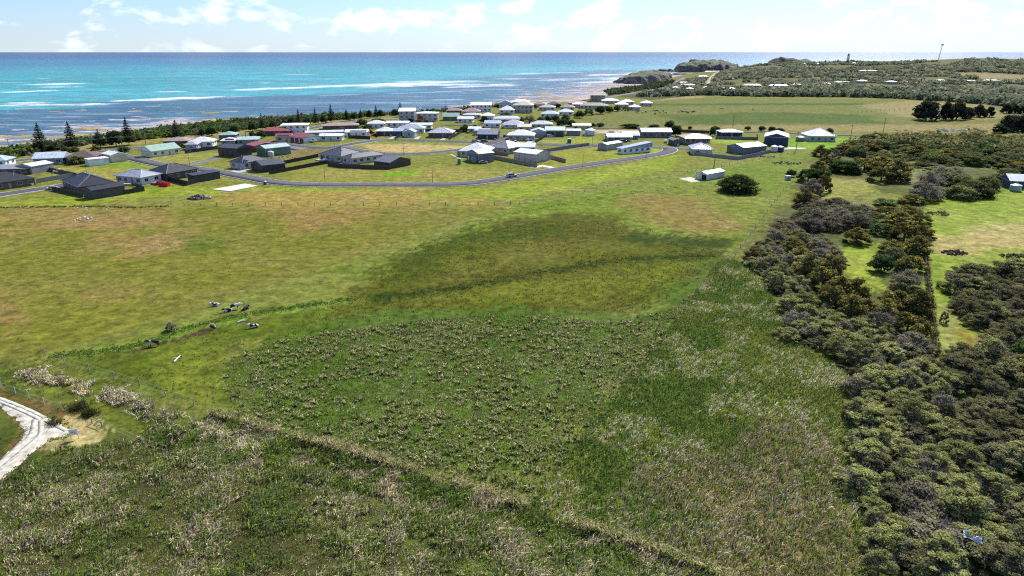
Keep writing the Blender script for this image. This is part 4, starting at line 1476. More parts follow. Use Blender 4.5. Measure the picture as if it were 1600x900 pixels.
# ---- town shrubs and hedges, one by one
TOWN = [(122, 256, 241.5, 26, 'leafy', 'olive tree against the brown-tiled house'), (286, 231, 224, 10, 'leafy', 'light shrub beside the mauve-walled house'), (315, 229, 221.5, 11, 'leafy', 'shrub in front of the white-roofed cottage'), (103, 238, 228, 14, 'leafy', 'yellowish shrub behind the brown-tiled roof'), (118, 237, 229, 14, 'leafy', 'flowering shrub left of the bare tree'), (150, 235, 228, 14, 'green', 'shrub behind the brown roof end'),
        (533, 208.5, 199, 14, 'leafy', 'light shrub at the end of the ribbed roof'), (575, 202, 193, 16, 'green', 'leafy shrub behind the red-ended house'), (553, 197, 192, 12, 'leafy', 'low hedge by the brown flat roof'), (642, 191.5, 184, 12, 'round', 'dark shrub in front of the three-storey house'), (655, 193, 186.5, 12, 'leafy', 'shrub below the red wall panel'), (667, 193, 186.5, 11, 'leafy', 'yellow-green shrub before the white flats'),
        (757, 193, 181, 13, 'round', 'dark tree right of the small white house'), (727, 199, 194, 8, 'round', 'low shrub on the empty block'), (742, 199, 194.5, 6, 'round', 'small ball shrub on the empty block'), (726, 206, 197, 16, 'round', 'dark shrub beside the long cream shed'), (828, 192, 180, 20, 'twig', 'bare purple-grey tree among the roofs'), (812, 190, 182, 16, 'leafy', 'shrub left of the bare purple-grey tree'), (845, 191, 182, 14, 'leafy', 'shrub right of the bare purple-grey tree'),
        (856, 190, 181, 12, 'round', 'dark shrub behind the pale grey roofs'), (868, 190, 180, 14, 'round', 'dark tree beside the grey roofs'), (878, 197, 186, 18, 'round', 'leftmost dark tree of the clump above the back road'), (892, 197, 187, 16, 'round', 'dark tree in the middle of the clump above the back road'), (884, 189, 178, 14, 'leafy', 'olive tree behind the dark clump'), (905, 184, 173, 18, 'round', 'dark tree at the tip of the far paddock'), (920, 180, 169, 16, 'green', 'green tree above the paddock tip'),
        (938, 178, 166, 18, 'round', 'tall dark tree beside the brown roofs'), (952, 176, 166, 14, 'round', 'dark tree left of the last cottage'), (964, 174, 165, 12, 'round', 'dark shrub before the last cottage'), (978, 173, 165, 14, 'dark', 'dark shrub below the white far roof'), (790, 182, 175, 20, 'leafy', 'low hedge before the white-roofed mansion wing'), (835, 170, 163, 8, 'round', 'garden tree right of the mansion'), (872, 170, 162, 10, 'round', 'garden tree between brown roofs'),
        (1046, 201, 188.5, 16, 'round', 'tall round tree beside the back road'), (1055, 213, 196, 20, 'round', 'dark tree right of the long grey house'), (1113, 213, 198, 10, 'round', 'slim dark tree left of the navy-walled house'), (1118, 204, 197, 14, 'round', 'dark shrub behind the navy-walled house'), (955, 208.5, 205, 12, 'leafy', 'low shrub on the sandy yard'), (985, 200, 193, 30, 'round', 'broad dark shrub beyond the back road'), (1022, 200, 194, 18, 'round', 'dark shrub at the paddock fence left of the tall tree'), (925, 198, 192, 12, 'round', 'dark shrub above the cream roof'), (938, 198, 192, 14, 'round', 'dark shrub right of the cream roof'), (1078, 202, 197, 8, 'round', 'small dark shrub on the paddock fence'),
        (1168, 203, 197, 10, 'round', 'small shrub at the back road behind the sheds'), (1190, 204.5, 197, 12, 'round', 'shrub at the back road behind the navy barn'), (1206, 205, 197.5, 12, 'round', 'shrub left of the big white-roofed house'), (1296, 208, 200, 12, 'round', 'dark shrub behind the big white-roofed house'), (1218, 206, 200, 14, 'round', 'low shrub left of the white roof ridge'),
        (1375, 222, 206, 34, 'dark', 'large dark shrub before the road gap'), (1355, 222, 209, 26, 'round', 'dark shrub nearest the green lawn'), (1400, 224, 208, 34, 'dark', 'wide dark shrub at the road gap')]
for (x, yb, yt, w, k, lb) in TOWN:
    nm = {'leafy': 'garden_shrub', 'green': 'garden_shrub', 'round': 'garden_tree', 'twig': 'bare_tree', 'dark': 'garden_shrub'}[k]
    tree_px(k, x, yb, yt, w, nm, lb, 'tree' if k in ('round', 'twig') else 'shrub', 'trees and shrubs among the houses')


# ------------------------------------------------------------------ grass
def blades(X, Y, H, C, K, spread, width, lean, seed, wind=(0.25, 0.1), droop=0.35, Zoff=0.0):
    """K blades at every X, Y; H height and C colour per clump; every blade is a bent strip of two faces"""
    r = np.random.default_rng(seed)
    n = len(X)
    Z = height(X, Y) + Zoff
    a = r.uniform(0, 6.283, (n, K))
    q = np.sqrt(r.random((n, K))) * np.asarray(spread).reshape(-1, 1)
    bx = X[:, None] + np.cos(a) * q
    by = Y[:, None] + np.sin(a) * q
    bz = np.broadcast_to(Z[:, None], bx.shape) - 0.04
    h = H[:, None] * r.uniform(0.6, 1.2, (n, K))
    la = a + r.normal(size=(n, K)) * 0.7
    ll = lean * h * r.uniform(0.2, 1.2, (n, K))
    dx, dy = np.cos(la) * ll + wind[0] * h, np.sin(la) * ll + wind[1] * h
    wa = r.uniform(0, 6.283, (n, K))
    w = width * r.uniform(0.6, 1.3, (n, K))
    wx, wy = np.cos(wa) * w, np.sin(wa) * w
    mid = np.stack([bx + dx * 0.45, by + dy * 0.45, bz + h * 0.72], -1)
    tip = np.stack([bx + dx * 1.25, by + dy * 1.25, bz + h * (1 - droop * r.random((n, K)))], -1)
    W = np.stack([wx, wy, np.zeros_like(wx)], -1)
    B = np.stack([bx, by, bz], -1)
    V = np.stack([B - W * .8, B + W * .8, mid + W, mid - W, tip], 2).reshape(-1, 3)
    m = n * K
    i = np.arange(m) * 5
    T = np.concatenate([np.stack([i, i + 1, i + 2], 1), np.stack([i, i + 2, i + 3], 1), np.stack([i + 3, i + 2, i + 4], 1)])
    cc = np.repeat(C, K, 0) * r.uniform(0.5, 1.5, (m, 1))
    return V, T, np.repeat(cc, 5, 0)


def grass_obj(name, label, parts, kind='stuff', cat='grass'):
    V, F, C, o = [], [], [], 0
    for v, f, c in parts:
        V.append(v)
        F.append(f + o)
        C.append(c)
        o += len(v)
    me = mesh_np(name, np.concatenate(V), np.concatenate(F), np.concatenate(C), BLADE)
    ob = link(bpy.data.objects.new(name, me))
    return tag(ob, label, cat, kind=kind)


def mixcol(n, cols, r, wts):
    cols = np.asarray(cols, float)
    i = r.choice(len(cols), n, p=np.asarray(wts) / sum(wts))
    return cols[i]


G_MID, G_DK, G_YEL, STRAW, PALE, BROWN = (0.25, 0.34, 0.055), (0.175, 0.245, 0.045), (0.40, 0.42, 0.07), (0.66, 0.56, 0.32), (0.78, 0.71, 0.50), (0.40, 0.32, 0.18)
R1 = np.random.default_rng(500)


def zone_cols(X, Y, s1, s2, cols_a, cols_b, cols_c, seed):
    """three plant communities drifting into each other"""
    n1, n2 = fbm(X / s1, Y / s1, seed, 4), fbm(X / s2, Y / s2, seed + 50, 4)
    r = np.random.default_rng(seed)
    out = np.array(cols_a, float)[r.integers(0, len(cols_a), len(X))]
    b = (n1 + r.normal(size=len(X)) * 0.06) > 0.53
    out[b] = np.array(cols_b, float)[r.integers(0, len(cols_b), int(b.sum()))]
    c = (n2 + r.normal(size=len(X)) * 0.06) > 0.58
    out[c] = np.array(cols_c, float)[r.integers(0, len(cols_c), int(c.sum()))]
    return out


def clear_of(X, Y, *polys):
    k = np.ones(len(X), bool)
    for p in polys:
        k &= ~inside(X, Y, p)
    return k


def tussock_mesh(seed, dry):
    r = np.random.default_rng(seed)
    K = 26
    X, Y = np.zeros(K), np.zeros(K)
    a, q = r.uniform(0, 6.283, K), np.sqrt(r.random(K)) * 0.30
    h = r.uniform(0.5, 1.0, K) * 0.9
    out = r.uniform(0.25, 1.0, K) * 0.75
    b = np.stack([np.cos(a) * q, np.sin(a) * q, np.full(K, -0.03)], 1)
    mid = b + np.stack([np.cos(a) * out * .45 * h, np.sin(a) * out * .45 * h, h * 0.75], 1)
    tip = b + np.stack([np.cos(a) * out * 1.2 * h, np.sin(a) * out * 1.2 * h, h * r.uniform(0.45, 1.0, K)], 1)
    wa = a + 1.57 + r.normal(size=K) * 0.4
    W = np.stack([np.cos(wa), np.sin(wa), np.zeros(K)], 1) * 0.055
    V = np.stack([b - W, b + W, mid + W, mid - W, tip], 1).reshape(-1, 3)
    i = np.arange(K) * 5
    T = np.concatenate([np.stack([i, i + 1, i + 2], 1), np.stack([i, i + 2, i + 3], 1), np.stack([i + 3, i + 2, i + 4], 1)])
    base = np.where(r.random((K, 1)) < dry, np.array([[0.60, 0.50, 0.28]]), np.array([[0.19, 0.26, 0.065]])) * r.uniform(0.6, 1.35, (K, 1))
    C = np.repeat(base, 5, 0)
    return V, T, C


TRK_W = Gs(TRACK)
PAD_W = Gs([(92, 672), (120, 656), (150, 664), (154, 686), (120, 698), (80, 692)])
# long grass in front of the paddock
FG = Gs([(-160, 700), (0, 752), (60, 716), (100, 700), (210, 690), (300, 700), (420, 735), (560, 770), (700, 805), (820, 830), (960, 870), (1060, 905), (1080, 960), (-260, 960), (-300, 820)])
X, Y = scatter(FG, 0.40, 0.8, 21)
k = clear_of(X, Y, TRK_W, PAD_W)
X, Y = X[k], Y[k]
Cg = zone_cols(X, Y, 16, 5.5, [G_MID, G_DK, (0.150, 0.195, 0.068), (0.195, 0.203, 0.098)], [(0.26, 0.24, 0.12), STRAW, G_DK, G_MID, (0.24, 0.25, 0.10)], [STRAW, (0.390, 0.330, 0.225), G_MID], 60)
Hh = 0.22 + 0.95 * sstep(0.3, 0.75, fbm(X / 3.2, Y / 3.2, 7, 3))
grass_obj('long_grass', 'rough mixed long grass filling the lower left', [blades(X, Y, Hh, Cg, 6, 0.30, 0.045, 0.55, 22)])
print('fg grass', len(X))
# strip between track and paddock, tussocky
FG2 = Gs([(210, 690), (330, 720), (420, 735), (560, 770), (700, 805), (820, 830), (960, 870), (1060, 905), (1150, 905), (1000, 850), (830, 800), (600, 730), (400, 668), (330, 660), (300, 668), (240, 660)])
X, Y = scatter(FG2, 0.42, 0.8, 23)
Cg = zone_cols(X, Y, 7, 3.0, [G_MID, G_DK, (0.112, 0.210, 0.045)], [G_DK, G_MID, (0.240, 0.240, 0.120)], [STRAW, (0.420, 0.360, 0.240), BROWN], 70)
grass_obj('ditch_grass', 'tussocky green grass along the front boundary ditch', [blades(X, Y, 0.35 + 0.75 * fbm(X / 2.2, Y / 2.2, 8, 3) ** 2 * 2, Cg, 6, 0.28, 0.045, 0.5, 24)])
# bigger clumps standing out of the rank grass
TB = [tussock_mesh(760 + i, d) for i, d in enumerate((0.2, 0.36, 0.1, 0.28))]
pv = []
for poly, sp, sd_, lo in ((FG2, 1.9, 31, 0.30), (FG, 3.4, 32, 0.46), (Gs([(300, 700), (420, 735), (560, 770), (700, 805), (820, 830), (960, 870), (1060, 905), (900, 960), (500, 900), (330, 800)]), 2.0, 33, 0.40)):
    X, Y = scatter(poly, sp, 0.9, sd_)
    k = (fbm(X / 6, Y / 6, sd_, 3) > lo) & clear_of(X, Y, TRK_W, PAD_W)
    X, Y = X[k], Y[k]
    Zt = height(X, Y)
    for i in range(len(X)):
        v, t, c = TB[i % 4]
        a, q = R1.uniform(0, 6.28), R1.uniform(0.4, 0.9)
        ca, sa = math.cos(a), math.sin(a)
        pv.append((np.stack([(v[:, 0] * ca - v[:, 1] * sa) * q * 1.2 + X[i], (v[:, 0] * sa + v[:, 1] * ca) * q * 1.2 + Y[i], v[:, 2] * q * 1.2 + Zt[i]], 1), t, c * R1.uniform(0.6, 1.15)))
grass_obj('rank_tussocks', 'coarse clumps standing out of the rank grass in front', pv, cat='tussock')
print('rank', len(pv))
# lush grass right of the paddock
RG = Gs([(1120, 412), (1138, 402), (1180, 428), (1210, 472), (1240, 500), (1220, 530), (1290, 560), (1330, 600), (1338, 640), (1326, 700), (1340, 790), (1356, 840), (1360, 960), (1120, 960), (960, 860), (822, 792), (836, 778), (956, 626), (1056, 501)])
X, Y = scatter(RG, 0.46, 0.8, 25)
ratio = sstep(60, 140, np.hypot(X, Y))
Cg = zone_cols(X, Y, 22, 6, [G_MID, (0.112, 0.203, 0.042), G_DK, (0.165, 0.240, 0.060)], [(0.195, 0.255, 0.068), G_MID, (0.255, 0.270, 0.090), G_YEL], [PALE, STRAW, G_YEL, G_MID, G_MID], 80)
low = sdist(X, Y, Gs([(880, 800), (960, 740), (1100, 695), (1330, 640), (1345, 820), (1360, 970), (1120, 960), (960, 862)])) + (fbm(X / 9, Y / 9, 3, 3) - .5) * 26
r_ = np.random.default_rng(81)
dry = (low > 0) & (r_.random(len(X)) < 0.52)
Cg[dry] = mixcol(int(dry.sum()), [STRAW, (0.375, 0.307, 0.195), (0.285, 0.240, 0.150), (0.300, 0.285, 0.090)], r_, [3, 3, 3, 2])
grass_obj('reed_grass', 'lush leaning grass and pale reeds right of the paddock', [blades(X, Y, 0.5 + 0.45 * fbm(X / 4, Y / 4, 9, 3), Cg, 6, 0.3, 0.045, 0.5, 26, (0.35, 0.12))])
print('right grass', len(X))
# green sward of the tussock paddock
TP = Gs([(345, 592), (352, 565), (400, 545), (470, 528), (560, 512), (700, 498), (790, 488), (880, 498), (960, 505), (1040, 488), (1090, 455), (1120, 425), (1060, 505), (960, 630), (840, 782), (820, 790), (600, 722), (420, 668), (370, 650)])
X, Y = scatter(TP, 0.58, 0.8, 27)
Cg = zone_cols(X, Y, 14, 5, [G_MID, (0.17, 0.26, 0.06), G_MID, G_DK, (0.30, 0.28, 0.12)], [(0.25, 0.32, 0.08), G_MID, STRAW], [G_MID, (0.34, 0.31, 0.16), STRAW], 90)
grass_obj('paddock_grass', 'green sward between the rush tussocks', [blades(X, Y, 0.22 + 0.25 * fbm(X / 3, Y / 3, 10, 3), Cg, 6, 0.36, 0.05, 0.5, 28)])
print('sward', len(X))


TUS = [tussock_mesh(700 + i, d) for i, d in enumerate((0.62, 0.45, 0.3, 0.55, 0.4))]
TUSM = [mesh_np('rush_tussock', v, t, c, BLADE) for v, t, c in TUS]
X, Y = scatter(TP, 0.98, 0.9, 29)
dens = fbm(X / 8, Y / 8, 33, 3) + 0.25 * (fbm(X / 3, Y / 3, 35, 2) - .5)
k = dens + 0.05 * R1.normal(size=len(X)) > 0.34
X, Y = X[k], Y[k]
# some grow in close drifts
cc = R1.choice(len(X), 60)
gxx = np.concatenate([X[c] + R1.normal(size=12) * np.array([1.6]) for c in cc])
gyy = np.concatenate([Y[c] + R1.normal(size=12) * np.array([0.9]) for c in cc])
kk = inside(gxx, gyy, TP)
X, Y = np.concatenate([X, gxx[kk]]), np.concatenate([Y, gyy[kk]])
# and others in pairs
gx = np.concatenate([X, X + R1.normal(size=len(X)) * 0.7])
gy = np.concatenate([Y, Y + R1.normal(size=len(Y)) * 0.7])
gk = np.concatenate([np.ones(len(X), bool), R1.random(len(X)) < 0.45])
X, Y = gx[gk], gy[gk]
o = np.argsort(X ** 2 + Y ** 2)
X, Y = X[o], Y[o]
print('tussocks', len(X))
Zs = height(X, Y)
SZ = 0.24 + 0.72 * R1.random(len(X)) ** 2.4
far_far = np.hypot(X, Y)
SZ *= np.where(far_far > 130, 0.8, 1.0)
for i in range(min(300, len(X))):
    t = link(bpy.data.objects.new('rush_tussock', TUSM[i % 5]))
    t.location = (X[i], Y[i], Zs[i])
    t.rotation_euler = (0, 0, R1.uniform(0, 6.28))
    t.scale = (SZ[i] * 1.1, SZ[i] * 1.1, SZ[i] * 1.15)
    tag(t, 'straw-topped rush tussock in the near half of the wet paddock', 'tussock', 'rush tussocks in the wet paddock')
pv = []
for i in range(300, len(X)):
    v, t, c = TUS[i % 5]
    a = R1.uniform(0, 6.28)
    ca, sa = math.cos(a), math.sin(a)
    sel = slice(None)
    w = np.stack([(v[:, 0] * ca - v[:, 1] * sa) * SZ[i] * 1.15 + X[i], (v[:, 0] * sa + v[:, 1] * ca) * SZ[i] * 1.15 + Y[i], v[:, 2] * SZ[i] * 1.15 + Zs[i]], 1)
    pv.append((w, t, c * R1.uniform(0.75, 1.2)))
grass_obj('rush_tussocks', 'rush tussocks in the far half of the wet paddock', pv, cat='tussock')

# small dark tufts in the grazed pastures
tp = []
for poly, sp, seed, hh, cols in [
    ([(-20, 345), (400, 325), (780, 325), (560, 402), (60, 556), (-40, 540)], 3.2, 91, 0.16, [G_DK, (0.12, 0.13, 0.04), (0.16, 0.15, 0.06)]),
    ([(780, 330), (1230, 262), (1160, 370), (960, 345), (860, 335), (680, 385), (420, 475), (300, 510), (340, 480), (600, 395)], 2.8, 92, 0.16, [G_DK, G_MID, (0.13, 0.16, 0.04)]),
    ([(600, 425), (660, 388), (800, 348), (960, 345), (1110, 378), (1100, 430), (1010, 485), (870, 496), (700, 492), (560, 505), (400, 545), (360, 560)], 1.15, 93, 0.26, [(0.10, 0.13, 0.024), (0.14, 0.155, 0.03), (0.18, 0.175, 0.04), (0.08, 0.11, 0.024)]),
    ([(60, 566), (240, 540), (360, 512), (400, 540), (345, 570), (340, 640), (200, 604)], 1.0, 94, 0.16, [(0.10, 0.13, 0.03), (0.075, 0.10, 0.025), (0.14, 0.16, 0.045)]),
    ([(0, 580), (50, 572), (230, 640), (300, 680), (200, 688), (120, 655), (60, 632), (0, 610)], 0.8, 95, 0.18, [(0.10, 0.13, 0.035), (0.08, 0.11, 0.03), (0.15, 0.16, 0.06)])]:
    P = Gs(poly)
    X, Y = scatter(P, sp, 0.9, seed)
    k = fbm(X / 12, Y / 12, seed, 3) > 0.42
    X, Y = X[k], Y[k]
    C = mixcol(len(X), cols, R1, [1] * len(cols))
    tp.append(blades(X, Y, hh * R1.uniform(0.5, 1.6, len(X)), C, 5, hh * 1.5, 0.06, 0.7, seed))
grass_obj('pasture_tufts', 'short tufts scattered over the grazed paddocks', tp)

# bright weeds along the creek and weeds along the old fence line
tp = []
for line, wd, n, hh, cols, seed in [
    ([(90, 556), (160, 548), (222, 538), (262, 523), (300, 511), (345, 499), (420, 486), (500, 474), (545, 468)], 1.5, 1500, 0.2, [(0.24, 0.34, 0.07), (0.15, 0.27, 0.045), (0.10, 0.17, 0.04)], 101),
    ([(-30, 324.5), (80, 323.5), (160, 323), (200, 324.5), (260, 322.5)], 0.9, 380, 0.4, [(0.10, 0.13, 0.04), (0.15, 0.19, 0.05)], 102),
    ([(590, 467), (700, 452), (850, 425), (980, 405), (1120, 399)], 2.6, 900, 0.2, [(0.07, 0.11, 0.03), (0.085, 0.125, 0.035)], 103),
    ([(1437, 330), (1441, 370), (1447, 420), (1456, 490), (1464, 556)], 0.35, 900, 0.5, [(0.18, 0.14, 0.08), (0.10, 0.085, 0.04), (0.14, 0.13, 0.06)], 104),
    (TRACK[:13], 0.35, 240, 0.16, [(0.24, 0.30, 0.08), (0.34, 0.30, 0.15)], 106),
    (TRACK[14:], 0.35, 150, 0.16, [(0.24, 0.30, 0.08), (0.34, 0.30, 0.15)], 107),
    ([(640, 392), (760, 345), (830, 328), (900, 316), (1000, 300), (1060, 292)], 1.2, 350, 0.2, [(0.10, 0.15, 0.04), (0.18, 0.23, 0.06)], 105)]:
    L = smooth_line([G(a, b)[:2] for a, b in line], 2.0)
    idx = R1.integers(0, len(L), n)
    P = L[idx] + R1.normal(size=(n, 2)) * wd * 0.55 + R1.normal(size=(n, 2)) * 0.2
    C = mixcol(n, cols, R1, [1] * len(cols))
    tp.append(blades(P[:, 0], P[:, 1], hh * R1.uniform(0.5, 1.4, n), C, 6, 0.3, 0.07, 0.7, seed))
grass_obj('creek_weeds', 'bright weeds along the creek and rank grass on the fence lines', tp)


def reed_bank(name, label, line_px, width, hh, n, seed, cols, wts, hump=0.5):
    """lodged dry reeds heaped in a bank"""
    r = np.random.default_rng(seed)
    L = smooth_line([G(a, b)[:2] for a, b in line_px], 0.6)
    idx = r.integers(0, len(L), n)
    P = L[idx] + r.normal(size=(n, 2)) * width * 0.36
    P = P[fbm(P[:, 0] / 2.6, P[:, 1] / 2.6, seed + 5, 2) > 0.40]
    n = len(P)
    d = seg_dist(P[:, 0], P[:, 1], L)
    zo = hump * np.exp(-(d / (width * 0.45)) ** 2) * (0.4 + 1.2 * fbm(P[:, 0] / 1.3, P[:, 1] / 1.3, seed, 2))
    C = mixcol(n, cols, r, wts)
    V, T, CC = blades(P[:, 0], P[:, 1], hh * r.uniform(0.5, 1.3, n), C, 10, 0.26, 0.03, 1.0, seed + 1, (0.1, -0.1), 0.7)
    V[:, 2] += np.repeat(zo * 0.9, 50)
    # blades reach down to the ground under the heap
    V.reshape(-1, 5, 3)[:, :2, 2] -= np.repeat(zo * 0.9, 10)[:, None]
    me = mesh_np(name, V, T, CC, BLADE)
    return tag(link(bpy.data.objects.new(name, me)), label, 'reeds')


DRYC = [STRAW, PALE, (0.24, 0.20, 0.13), (0.14, 0.115, 0.075)]
reed_bank('dry_reed_bank', 'long bank of bleached lodged reeds below the paddock corner', [(42, 584), (70, 592), (105, 603), (140, 610)], 3.0, 0.55, 520, 301, DRYC + [G_MID], [4, 3, 3, 2, 2], 0.4)
reed_bank('dry_reed_bank', 'short bleached reed bank beside the broken timber', [(158, 614), (178, 620), (198, 627)], 2.4, 0.55, 260, 302, DRYC, [4, 3, 2, 2], 0.5)
reed_bank('dry_reed_bank', 'darker reed bank along the fence toward the ditch', [(205, 631), (232, 641), (262, 654), (288, 664)], 2.2, 0.8, 420, 303, DRYC + [G_MID, G_DK], [3, 2, 3, 3, 2, 2], 0.5)
reed_bank('dry_reed_bank', 'pale reed bank above the long grass', [(294, 668), (320, 678), (350, 690), (395, 704)], 3.6, 0.8, 500, 304, DRYC + [G_MID], [4, 3, 3, 2, 4], 0.35)
reed_bank('reed_hedge', 'straight ridge of rank grass on the front paddock boundary', [(332, 648), (400, 668), (520, 702), (640, 738), (760, 775), (828, 797)], 1.0, 0.75, 1700, 305, [BROWN, STRAW, G_DK, G_MID], [3, 4, 2, 2], 0.6)
reed_bank('reed_hedge', 'dry grass ridge running out of the bottom of the picture', [(880, 815), (950, 838), (1020, 862), (1090, 888), (1150, 912)], 1.2, 0.6, 800, 306, [STRAW, BROWN, G_DK, G_MID], [4, 3, 2, 2], 0.6)
reed_bank('ditch_rushes', 'dark green rushes in the ditch along the front boundary, with its shadow in their colour', [(340, 660), (400, 679), (520, 714), (640, 750), (760, 786), (826, 808), (900, 832)], 1.8, 0.7, 1500, 307, [(0.085, 0.12, 0.03), (0.12, 0.16, 0.04), (0.08, 0.09, 0.035)], [1, 1, 1], 0.1)  # dark rush colours also stand in for the ditch shadow
for (x, y, lb) in [(124, 637, 'dark rush clump behind the wooden post'), (139, 648, 'dark rush clump left of the timber rail'), (253, 682, 'dark green rush clump in the hollow, left one'), (275, 688, 'dark green rush clump in the hollow, right one'), (262, 697, 'dark rush clump in front of the hollow'), (90, 660, 'small dark weed clump at the track edge')]:
    p = G(x, y)
    reed_bank('rush_clump', lb, [(x - 4, y), (x + 4, y + 1)], 1.5, 0.8, 40, int(x), [(0.06, 0.06, 0.025), (0.085, 0.075, 0.03), (0.05, 0.065, 0.022)], [1, 1, 1], 0.3)
p = G(268, 516)
tree('twig', p[0], p[1], 2.2, 1.8, 'spiky_bush', 'dark spiky bush on the creek bank', 'shrub', None)
p = G(1474, 504)
tree('dark', p[0], p[1], 2.0, 2.6, 'sapling', 'small wind-bent sapling beside the lawn fence', 'tree', None)
# ================================================================== BUILDINGS
CH, ZINC, WH, BLUE, GRN, RED, TILE, TAN = (0.028, 0.029, 0.036), (0.36, 0.38, 0.42), (0.80, 0.80, 0.80), (0.40, 0.49, 0.58), (0.30, 0.46, 0.37), (0.34, 0.07, 0.07), (0.13, 0.085, 0.08), (0.30, 0.235, 0.21)
BRICK, CREAM, WHITE, GREY, PALEB, NAVY, BLK, MAUVE, DKRED, GRNW = (0.17, 0.105, 0.085), (0.56, 0.50, 0.40), (0.76, 0.76, 0.74), (0.27, 0.28, 0.29), (0.36, 0.46, 0.56), (0.035, 0.055, 0.10), (0.045, 0.045, 0.048), (0.36, 0.33, 0.40), (0.20, 0.035, 0.045), (0.13, 0.21, 0.16)
GLASS = simple('window_glass', (0.03, 0.04, 0.055), 0.12, var=0.3, spec=0.6)
FRAME = simple('window_frame', (0.62, 0.62, 0.60), 0.5, var=0.08)
PV = simple('solar_cells', (0.015, 0.02, 0.05), 0.15, var=0.2, spec=0.5)
TRIM = simple('fascia_white', (0.72, 0.72, 0.70), 0.5, var=0.08)
W_GLASS = MB().box(-0.8, 0.8, -0.03, 0.02, 0.06, 1.24).mesh('pane', GLASS)
W_FRAME = MB().box(-0.88, 0.88, -0.06, 0.0, 1.24, 1.32).box(-0.88, 0.88, -0.09, 0.0, -0.02, 0.06).box(-0.88, -0.8, -0.06, 0.0, 0.06, 1.24).box(0.8, 0.88, -0.06, 0.0, 0.06, 1.24).box(-0.03, 0.03, -0.05, 0.0, 0.06, 1.24).mesh('frame', FRAME)
D_LEAF = MB().box(-0.45, 0.45, -0.05, 0.02, 0.02, 2.05).box(0.3, 0.36, -0.09, -0.04, 1.0, 1.06).mesh('door', simple('door_paint', (0.30, 0.28, 0.26), 0.5))
HOUSES = []


